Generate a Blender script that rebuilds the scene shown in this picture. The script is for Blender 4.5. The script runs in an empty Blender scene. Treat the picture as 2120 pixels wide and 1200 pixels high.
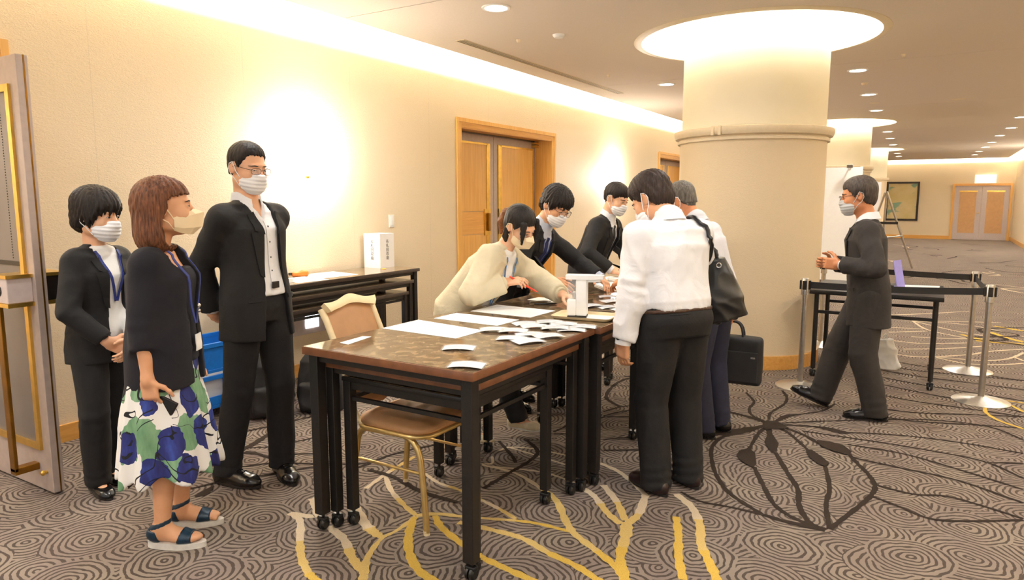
import bpy, bmesh, math, random
import numpy as np
from mathutils import Vector, Matrix
random.seed(7); np.random.seed(7)
S = bpy.context.scene
C = S.collection
PI = math.pi
# ------------------------------------------------------------------ camera
CAM_H = 1.48
cd = bpy.data.cameras.new('camera'); cam = bpy.data.objects.new('camera', cd); C.objects.link(cam)
cd.sensor_fit = 'HORIZONTAL'; cd.sensor_width = 36.0; cd.lens = 36.0 * 1435.0 / 2120.0
cd.clip_start = 0.05; cd.clip_end = 200
cam.location = (0, 0, CAM_H)
cam.rotation_euler = (math.radians(90 - 7.464), 0, math.radians(31.388))
S.camera = cam
# ------------------------------------------------------------------ world, exposure
S.view_settings.view_transform = 'Standard'; S.view_settings.look = 'None'
S.view_settings.exposure = 0.12; S.view_settings.gamma = 1.0; S.view_settings.use_curve_mapping = False
w = bpy.data.worlds.new('world'); S.world = w; w.use_nodes = True
w.node_tree.nodes['Background'].inputs[0].default_value = (1.0, 0.985, 0.965, 1)
w.node_tree.nodes['Background'].inputs[1].default_value = 1.0
WARM = (1.0, 0.975, 0.94); SOFT = (1.0, 0.975, 0.92)
LIGHT = dict(cove=34.0, ring=17.0, down=14.0, sconce=42.0)
def area(name, loc, rot, sx, sy, power, col, shape='RECTANGLE', spread=180):
    l = bpy.data.lights.new(name, 'AREA'); l.shape = shape; l.size = sx
    if shape in ('RECTANGLE', 'ELLIPSE'): l.size_y = sy
    l.energy = power; l.color = col; l.spread = math.radians(spread)
    o = bpy.data.objects.new(name, l); C.objects.link(o); o.location = loc; o.rotation_euler = rot
    return o
# ------------------------------------------------------------------ materials
MATS = {}
def nt(name):
    m = bpy.data.materials.new(name); m.use_nodes = True; MATS[name] = m
    t = m.node_tree; b = t.nodes['Principled BSDF']
    return m, t, b
def setp(b, **k):
    for a, v in k.items():
        b.inputs[a].default_value = v
def c4(c): return (c[0], c[1], c[2], 1)
def srgb(r, g, b):
    f = lambda u: ((u/255)/12.92 if u/255 <= 0.04045 else (((u/255)+0.055)/1.055)**2.4)
    return (f(r), f(g), f(b))
def nd(t, typ, **k):
    n = t.nodes.new(typ)
    for a, v in k.items():
        if a in n.bl_rna.properties.keys(): setattr(n, a, v)
        else: n.inputs[a].default_value = v
    return n
def coord(t, out='Object', scale=(1, 1, 1)):
    tc = nd(t, 'ShaderNodeTexCoord'); mp = nd(t, 'ShaderNodeMapping'); mp.inputs['Scale'].default_value = scale
    t.links.new(tc.outputs[out], mp.inputs['Vector']); return mp.outputs[0]
def ramp(t, fac, stops, interp='LINEAR'):
    r = nd(t, 'ShaderNodeValToRGB'); r.color_ramp.interpolation = interp
    e = r.color_ramp.elements
    while len(e) < len(stops): e.new(0.5)
    for i, (p, c) in enumerate(stops):
        e[i].position = p; e[i].color = c4(c)
    t.links.new(fac, r.inputs[0]); return r.outputs[0]
def bump(t, b, h, strength=0.3, dist=0.002):
    n = nd(t, 'ShaderNodeBump', Strength=strength, Distance=dist)
    t.links.new(h, n.inputs['Height']); t.links.new(n.outputs[0], b.inputs['Normal'])
def math_n(t, op, a, bb=None, cc=None):
    n = nd(t, 'ShaderNodeMath', operation=op)
    for i, v in enumerate((a, bb, cc)):
        if v is None: continue
        if hasattr(v, 'is_linked'): t.links.new(v, n.inputs[i])
        else: n.inputs[i].default_value = v
    return n.outputs[0]
def mixc(t, fac, a, bb):
    n = nd(t, 'ShaderNodeMix', data_type='RGBA')
    for s, v in ((0, fac), (6, a), (7, bb)):
        if hasattr(v, 'is_linked'): t.links.new(v, n.inputs[s])
        else: n.inputs[s].default_value = v if s == 0 else c4(v)
    return n.outputs[2]
def plain(name, col, rough=0.5, metal=0.0, var=0.06, nscale=30, bmp=0.0, **k):
    m, t, b = nt(name); setp(b, Roughness=rough, Metallic=metal, **k)
    v = coord(t); n = nd(t, 'ShaderNodeTexNoise', Scale=nscale, Detail=3.0); t.links.new(v, n.inputs['Vector'])
    col2 = tuple(max(0, c*(1-var*2)) for c in col); col3 = tuple(min(1, c*(1+var)) for c in col)
    t.links.new(ramp(t, n.outputs[0], [(0.3, col2), (0.7, col3)]), b.inputs['Base Color'])
    if bmp: bump(t, b, n.outputs[0], bmp, 0.002)
    return m
def fabric(name, col, rough=0.85, weave=900, var=0.12, fold=0.0, sheen=0.0):
    m, t, b = nt(name); setp(b, Roughness=rough); b.inputs['Sheen Weight'].default_value = sheen
    v = coord(t); n = nd(t, 'ShaderNodeTexNoise', Scale=14.0, Detail=4.0); t.links.new(v, n.inputs['Vector'])
    t.links.new(ramp(t, n.outputs[0], [(0.3, tuple(c*(1-var) for c in col)), (0.7, tuple(min(1, c*(1+var)) for c in col))]), b.inputs['Base Color'])
    n2 = nd(t, 'ShaderNodeTexNoise', Scale=float(weave), Detail=1.0); t.links.new(v, n2.inputs['Vector'])
    h = n2.outputs[0]
    if fold:
        n3 = nd(t, 'ShaderNodeTexNoise', Scale=9.0, Detail=3.0, Distortion=0.6); t.links.new(v, n3.inputs['Vector'])
        bp = nd(t, 'ShaderNodeBump', Strength=fold, Distance=0.03); t.links.new(n3.outputs[0], bp.inputs['Height'])
        bq = nd(t, 'ShaderNodeBump', Strength=0.25, Distance=0.001); t.links.new(h, bq.inputs['Height'])
        t.links.new(bp.outputs[0], bq.inputs['Normal']); t.links.new(bq.outputs[0], b.inputs['Normal'])
    else: bump(t, b, h, 0.25, 0.001)
    return m
def emis(name, col, strength):
    m, t, b = nt(name); setp(b, Roughness=0.4)
    b.inputs['Base Color'].default_value = c4(col)
    v = coord(t); n = nd(t, 'ShaderNodeTexNoise', Scale=4.0); t.links.new(v, n.inputs['Vector'])
    t.links.new(ramp(t, n.outputs[0], [(0.0, tuple(c*0.97 for c in col)), (1.0, col)]), b.inputs['Emission Color'])
    b.inputs['Emission Strength'].default_value = strength
    return m
def wood(name, c1, c2, rough=0.35, axis=2, scale=1.0):
    m, t, b = nt(name); setp(b, Roughness=rough)
    sc = [22*scale]*3; sc[axis] = 1.2*scale
    v = coord(t, 'Object', tuple(sc)); n = nd(t, 'ShaderNodeTexNoise', Scale=2.4, Detail=5.0, Distortion=0.5); t.links.new(v, n.inputs['Vector'])
    t.links.new(ramp(t, n.outputs[0], [(0.25, c1), (0.75, c2)]), b.inputs['Base Color'])
    bump(t, b, n.outputs[0], 0.05, 0.001)
    return m
# wall paper: beige, finely crumpled relief
def wallpaper(name, col, strength=0.5, seam=False):
    m, t, b = nt(name); setp(b, Roughness=0.6)
    v = coord(t, 'Object', (1, 1, 2.6)); n = nd(t, 'ShaderNodeTexNoise', Scale=40.0, Detail=4.0, Distortion=1.4); t.links.new(v, n.inputs['Vector'])
    c_ = ramp(t, n.outputs[0], [(0.2, tuple(c*0.95 for c in col)), (0.8, col)]); h = n.outputs[0]
    if seam:
        sx = nd(t, 'ShaderNodeSeparateXYZ'); t.links.new(coord(t), sx.inputs[0])
        f = math_n(t, 'FRACT', math_n(t, 'DIVIDE', math_n(t, 'ADD', sx.outputs[1], 20*1.114-2.4), 1.114)); ln = math_n(t, 'LESS_THAN', f, 0.003)
        c_ = mixc(t, math_n(t, 'MULTIPLY', ln, 0.5), c_, tuple(c*0.72 for c in col)); h = math_n(t, 'SUBTRACT', h, ln)
    t.links.new(c_, b.inputs['Base Color']); bump(t, b, h, strength, 0.009)
    return m
wallpaper('wall', srgb(235, 217, 186), 0.4, True)
wallpaper('column_paper', srgb(232, 213, 180), 0.3)
plain('column_top', srgb(243, 233, 208), 0.5, var=0.015, nscale=3)
plain('cornice', srgb(231, 214, 183), 0.45, var=0.02)
plain('ceiling', srgb(222, 209, 195), 0.8, var=0.015, nscale=60)
plain('cove_white', srgb(245, 238, 222), 0.7, var=0.01)
wood('oak', srgb(220, 164, 82), srgb(238, 188, 108), 0.32, 2)
wood('oak_y', srgb(214, 154, 74), srgb(234, 180, 100), 0.32, 1)
wood('oak_x', srgb(214, 154, 74), srgb(234, 180, 100), 0.32, 0)
plain('brass', srgb(226, 186, 92), 0.28, 0.9, var=0.06, nscale=20)
plain('brass_dark', srgb(150, 108, 40), 0.35, 0.9, var=0.1, nscale=15)
plain('door_paint', srgb(184, 168, 159), 0.45, 0.15, var=0.04)
plain('door_panel', srgb(124, 116, 112), 0.4, 0.2, var=0.05, nscale=6)
plain('lilac_paint', srgb(206, 192, 190), 0.5, var=0.03)
plain('steel', srgb(196, 192, 186), 0.3, 0.95, var=0.05, nscale=40)
plain('steel_light', srgb(225, 222, 216), 0.28, 0.85, var=0.04, nscale=40)
plain('dark_metal', srgb(52, 46, 42), 0.4, 0.5, var=0.1)
plain('black_paint', srgb(30, 27, 25), 0.42, 0.1, var=0.12, nscale=60)
plain('black_plastic', srgb(24, 23, 23), 0.35, 0.0, var=0.1)
plain('wood_edge', srgb(122, 78, 50), 0.35, var=0.12, nscale=18)
plain('wood_edge_dark', srgb(66, 54, 46), 0.35, var=0.12, nscale=18)
plain('paper', srgb(250, 248, 244), 0.7, var=0.01)
plain('gold_frame', srgb(214, 184, 120), 0.3, 0.75, var=0.05)
plain('cream_frame', srgb(236, 216, 172), 0.4, 0.1, var=0.03)
fabric('tan_panel', srgb(204, 160, 112), 0.6, 500, 0.06)
fabric('tan_vinyl', srgb(188, 142, 98), 0.5, 500, 0.08)
plain('white_plastic', srgb(246, 245, 242), 0.35, var=0.01)
plain('blue_plastic', srgb(28, 116, 210), 0.35, var=0.05)
plain('orange_plastic', srgb(232, 118, 30), 0.4, var=0.05)
plain('red_plastic', srgb(226, 62, 26), 0.35, var=0.04)
plain('yellow_plastic', srgb(240, 186, 60), 0.4, var=0.04)
plain('lilac_plastic', srgb(150, 145, 225), 0.4, var=0.04)
fabric('black_nylon', srgb(34, 33, 34), 0.7, 700, 0.15)
m, t, b = nt('marble'); setp(b, Roughness=0.12); b.inputs['Specular IOR Level'].default_value = 0.4      # brown emperador table top
v = coord(t); n1 = nd(t, 'ShaderNodeTexNoise', Scale=20.0, Detail=9.0, Distortion=0.5); t.links.new(v, n1.inputs['Vector'])
base = ramp(t, n1.outputs[0], [(0.32, srgb(62, 46, 33)), (0.52, srgb(112, 90, 65)), (0.7, srgb(150, 126, 94))])
vo = nd(t, 'ShaderNodeTexVoronoi', Scale=30.0, feature='DISTANCE_TO_EDGE'); 
wv = nd(t, 'ShaderNodeVectorMath', operation='ADD'); t.links.new(v, wv.inputs[0]); t.links.new(n1.outputs[1], wv.inputs[1])
t.links.new(wv.outputs[0], vo.inputs['Vector'])
vein = ramp(t, vo.outputs[0], [(0.0, (1, 1, 1)), (0.05, (0, 0, 0))])
t.links.new(mixc(t, math_n(t, 'MULTIPLY', math_n(t, 'MULTIPLY', vein, n1.outputs[0]), 0.7), base, srgb(196, 178, 144)), b.inputs['Base Color'])
m, t, b = nt('clear_film'); setp(b, Roughness=0.08, Alpha=0.16); b.inputs['Specular IOR Level'].default_value = 0.7
n = nd(t, 'ShaderNodeTexNoise', Scale=20.0); t.links.new(coord(t), n.inputs['Vector'])
t.links.new(ramp(t, n.outputs[0], [(0, (0.94, 0.95, 0.96)), (1, (1, 1, 1))]), b.inputs['Base Color']); bump(t, b, n.outputs[0], 0.2, 0.002)
m, t, b = nt('acrylic'); setp(b, Roughness=0.03, Alpha=0.1)
n = nd(t, 'ShaderNodeTexNoise', Scale=3.0); t.links.new(coord(t), n.inputs['Vector'])
t.links.new(ramp(t, n.outputs[0], [(0, (0.9, 0.92, 0.95)), (1, (0.96, 0.97, 1))]), b.inputs['Base Color'])
# carpet: overlapping rings
m, t, b = nt('carpet'); setp(b, Roughness=0.95); b.inputs['Specular IOR Level'].default_value = 0.08
v = coord(t)
nw = nd(t, 'ShaderNodeTexNoise', Scale=5.0, Detail=2.0); t.links.new(v, nw.inputs['Vector'])
sub = nd(t, 'ShaderNodeVectorMath', operation='SUBTRACT'); t.links.new(nw.outputs[1], sub.inputs[0]); sub.inputs[1].default_value = (0.5, 0.5, 0.5)
sc = nd(t, 'ShaderNodeVectorMath', operation='SCALE'); t.links.new(sub.outputs[0], sc.inputs[0]); sc.inputs['Scale'].default_value = 0.07
wp = nd(t, 'ShaderNodeVectorMath', operation='ADD'); t.links.new(v, wp.inputs[0]); t.links.new(sc.outputs[0], wp.inputs[1])
def vor(scale, off, rnd):
    mp = nd(t, 'ShaderNodeMapping'); mp.inputs['Location'].default_value = off; t.links.new(wp.outputs[0], mp.inputs['Vector'])
    n = nd(t, 'ShaderNodeTexVoronoi', voronoi_dimensions='2D', Scale=scale, Randomness=rnd); t.links.new(mp.outputs[0], n.inputs['Vector'])
    return math_n(t, 'DIVIDE', n.outputs['Distance'], scale), n.outputs['Color']
dA, cA = vor(2.05, (0, 0, 0), 0.75); dB, cB = vor(2.3, (3.31, 1.77, 0), 0.8); dC, cC = vor(2.75, (7.1, 4.4, 0), 0.9)
mA = math_n(t, 'LESS_THAN', dA, 0.17); mB = math_n(t, 'LESS_THAN', dB, 0.18)
def mixf(f, a, bb):
    n = nd(t, 'ShaderNodeMix', data_type='FLOAT'); t.links.new(f, n.inputs[0]); t.links.new(a, n.inputs[2]); t.links.new(bb, n.inputs[3]); return n.outputs[0]
dd = mixf(mA, mixf(mB, dC, dB), dA)
nz = nd(t, 'ShaderNodeTexNoise', Scale=22.0, Detail=2.0); t.links.new(v, nz.inputs['Vector'])
dd = math_n(t, 'ADD', dd, math_n(t, 'MULTIPLY', nz.outputs[0], 0.018))
ph = math_n(t, 'FRACT', math_n(t, 'DIVIDE', dd, 0.0275))
ringf = ramp(t, ph, [(0.0, (0, 0, 0)), (0.05, (1, 1, 1)), (0.60, (1, 1, 1)), (0.66, (0, 0, 0))])
tint = nd(t, 'ShaderNodeTexNoise', Scale=3.2, Detail=2.0); t.links.new(v, tint.inputs['Vector'])
light = ramp(t, tint.outputs[0], [(0.3, srgb(130, 117, 110)), (0.7, srgb(143, 132, 119))])
pile = nd(t, 'ShaderNodeTexNoise', Scale=420.0, Detail=1.0); t.links.new(v, pile.inputs['Vector'])
colr = mixc(t, ringf, srgb(82, 72, 66), light)
hs = nd(t, 'ShaderNodeHueSaturation'); t.links.new(colr, hs.inputs['Color'])
t.links.new(math_n(t, 'ADD', math_n(t, 'MULTIPLY', pile.outputs[0], 0.4), 0.8), hs.inputs['Value'])
t.links.new(hs.outputs[0], b.inputs['Base Color']); bump(t, b, pile.outputs[0], 0.5, 0.004)
def pilecol(name, col):
    m, t, b = nt(name); setp(b, Roughness=0.95); b.inputs['Specular IOR Level'].default_value = 0.08
    v = coord(t); p = nd(t, 'ShaderNodeTexNoise', Scale=420.0, Detail=1.0); t.links.new(v, p.inputs['Vector'])
    t.links.new(ramp(t, p.outputs[0], [(0.2, tuple(c*0.75 for c in col)), (0.8, tuple(c*1.15 for c in col))]), b.inputs['Base Color'])
    bump(t, b, p.outputs[0], 0.5, 0.004)
pilecol('pile_brown', srgb(58, 49, 43)); pilecol('pile_cream', srgb(204, 187, 160)); pilecol('pile_yellow', srgb(206, 172, 82)); pilecol('pile_gold', srgb(205, 177, 112))
# ------------------------------------------------------------------ mesh helpers
class MB:
    def __init__(s): s.v = []; s.f = []; s.mi = []; s.cur = 0
    def add(s, vs, fs):
        o = len(s.v); s.v += [tuple(map(float, p)) for p in vs]; s.f += [tuple(i+o for i in f) for f in fs]; s.mi += [s.cur]*len(fs); return s
    def box(s, c, d, R=None, bev=0.0):
        x, y, z = d[0]/2, d[1]/2, d[2]/2
        if bev <= 0:
            P = [(-x,-y,-z),(x,-y,-z),(x,y,-z),(-x,y,-z),(-x,-y,z),(x,-y,z),(x,y,z),(-x,y,z)]
            F = [(0,3,2,1),(4,5,6,7),(0,1,5,4),(1,2,6,5),(2,3,7,6),(3,0,4,7)]
        else:
            bm = bmesh.new(); bmesh.ops.create_cube(bm, size=1.0)
            for q in bm.verts: q.co = Vector((q.co.x*2*x, q.co.y*2*y, q.co.z*2*z))
            bmesh.ops.bevel(bm, geom=bm.edges[:], offset=bev, segments=2, affect='EDGES', profile=0.5)
            bm.verts.index_update(); P = [tuple(q.co) for q in bm.verts]; F = [tuple(q.index for q in f.verts) for f in bm.faces]; bm.free()
        if R is not None: P = [R @ Vector(p) for p in P]
        return s.add([(p[0]+c[0], p[1]+c[1], p[2]+c[2]) for p in P], F)
    def span(s, a, b_, bev=0.0):
        return s.box([(a[i]+b_[i])/2 for i in range(3)], [abs(b_[i]-a[i]) for i in range(3)], None, bev)
    def tube(s, pts, r, n=8, closed=False, cap=True, flat=None):
        pts = [Vector(p) for p in pts]; N = len(pts); rings = []; up = None
        rr = r if hasattr(r, '__len__') else [r]*N
        for i, p in enumerate(pts):
            if closed: d = pts[(i+1) % N] - pts[i-1]
            else: d = pts[min(i+1, N-1)] - pts[max(i-1, 0)]
            d.normalize()
            if up is None:
                up = Vector((0, 0, 1)) if abs(d.z) < 0.9 else Vector((1, 0, 0))
            a = d.cross(up); 
            if a.length < 1e-6: a = d.cross(Vector((0.3, 0.9, 0.1)))
            a.normalize(); u = a.cross(d).normalized(); up = u
            if flat: rings.append([p + a*math.cos(2*PI*k/n)*rr[i] + u*math.sin(2*PI*k/n)*rr[i]*flat for k in range(n)])
            else: rings.append([p + a*math.cos(2*PI*k/n)*rr[i] + u*math.sin(2*PI*k/n)*rr[i] for k in range(n)])
        V = [q for R_ in rings for q in R_]; F = []
        M_ = N if closed else N-1
        for i in range(M_):
            j = (i+1) % N
            for k in range(n): F.append((i*n+k, i*n+(k+1) % n, j*n+(k+1) % n, j*n+k))
        if cap and not closed: F += [tuple(reversed(range(n))), tuple((N-1)*n+k for k in range(n))]
        return s.add(V, F)
    def cyl(s, a, b_, r, r2=None, n=16): return s.tube([a, b_], [r, r if r2 is None else r2], n)
    def lathe(s, prof, c=(0, 0, 0), n=48, close=False):
        V = []; F = []
        for (r, z) in prof:
            for k in range(n): V.append((c[0]+r*math.cos(2*PI*k/n), c[1]+r*math.sin(2*PI*k/n), c[2]+z))
        m_ = len(prof)
        for i in range(m_-1 if not close else m_):
            j = (i+1) % m_
            for k in range(n): F.append((i*n+k, i*n+(k+1) % n, j*n+(k+1) % n, j*n+k))
        return s.add(V, F)
    def sphere(s, c, r, n=12, sc=(1, 1, 1), R=None):
        V = []; F = []; m_ = n//2
        for i in range(m_+1):
            th = PI*i/m_
            for k in range(n):
                p = Vector((r*sc[0]*math.sin(th)*math.cos(2*PI*k/n), r*sc[1]*math.sin(th)*math.sin(2*PI*k/n), r*sc[2]*math.cos(th)))
                if R is not None: p = R @ p
                V.append((c[0]+p.x, c[1]+p.y, c[2]+p.z))
        for i in range(m_):
            for k in range(n): F.append((i*n+k, (i+1)*n+k, (i+1)*n+(k+1) % n, i*n+(k+1) % n))
        return s.add(V, F)
    def prism(s, poly, th, M4):          # 2-D outline (x,y) extruded by th along local z, then placed by M4
        n = len(poly); V = [M4 @ Vector((p[0], p[1], 0)) for p in poly] + [M4 @ Vector((p[0], p[1], th)) for p in poly]
        F = [tuple(reversed(range(n))), tuple(range(n, 2*n))] + [(i, (i+1) % n, n+(i+1) % n, n+i) for i in range(n)]
        return s.add(V, F)
    def grid(s, rows, thick=0.0):        # rows: list of equal-length point lists; thick makes a slab along vertex normals
        n = len(rows[0]); m_ = len(rows); V = [Vector(p) for r_ in rows for p in r_]
        F = [(i*n+k, i*n+k+1, (i+1)*n+k+1, (i+1)*n+k) for i in range(m_-1) for k in range(n-1)]
        if thick:
            N = []
            for i in range(m_):
                for k in range(n):
                    a = V[i*n+min(k+1, n-1)]-V[i*n+max(k-1, 0)]; b_ = V[min(i+1, m_-1)*n+k]-V[max(i-1, 0)*n+k]
                    q = a.cross(b_); N.append(q.normalized() if q.length > 0 else Vector((0, 0, 1)))
            o = len(V); V2 = [V[i]-N[i]*thick for i in range(o)]
            F2 = [tuple(reversed([i+o for i in f])) for f in F]
            E_ = []
            bd = [k for k in range(n)] + [i*n+n-1 for i in range(1, m_)] + [(m_-1)*n+k for k in range(n-2, -1, -1)] + [i*n for i in range(m_-2, 0, -1)]
            for q in range(len(bd)):
                a, b_ = bd[q], bd[(q+1) % len(bd)]; E_.append((b_, a, a+o, b_+o))
            V = V+V2; F = F+F2+E_
        return s.add(V, F)
    def mesh(s, name, mats, smooth=False):
        me = bpy.data.meshes.new(name); me.from_pydata(s.v, [], s.f)
        for m_ in (mats if isinstance(mats, (list, tuple)) else [mats]): me.materials.append(MATS[m_])
        if any(s.mi): me.polygons.foreach_set('material_index', s.mi)
        bm = bmesh.new(); bm.from_mesh(me); bmesh.ops.recalc_face_normals(bm, faces=bm.faces); bm.to_mesh(me); bm.free()
        if smooth:
            me.polygons.foreach_set('use_smooth', [True]*len(me.polygons))
            try: me.set_sharp_from_angle(angle=math.radians(smooth if smooth > 1 else 40))
            except Exception: pass
        me.update(); return me
    def build(s, name, mats, parent=None, smooth=False, loc=None, rot=None):
        return link(name, s.mesh(name, mats, smooth), parent, loc, rot)
def link(name, me, parent=None, loc=None, rot=None):
    o = bpy.data.objects.new(name, me); C.objects.link(o)
    if parent is not None: o.parent = parent
    if loc is not None: o.location = loc
    if rot is not None: o.rotation_euler = rot
    return o
def tag(o, label=None, cat=None, group=None, kind=None):
    if label: o['label'] = label
    if cat: o['category'] = cat
    if group: o['group'] = group
    if kind: o['kind'] = kind
    return o
def thing(name, label, cat, loc=(0, 0, 0), rz=0, group=None, kind=None):
    o = bpy.data.objects.new(name, None); C.objects.link(o); o.location = loc; o.rotation_euler = (0, 0, rz); o.empty_display_size = 0.1
    return tag(o, label, cat, group, kind)
def copy_tree(o, parent=None):
    c = o.copy(); C.objects.link(c); c.parent = parent
    for ch in list(o.children): copy_tree(ch, c)
    return c
def Rz(a): return Matrix.Rotation(a, 3, 'Z')
def Rx(a): return Matrix.Rotation(a, 3, 'X')
def Ry(a): return Matrix.Rotation(a, 3, 'Y')
ORD = ['first', 'second', 'third', 'fourth', 'fifth', 'sixth', 'seventh', 'eighth', 'ninth', 'tenth', 'eleventh', 'twelfth']

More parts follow.
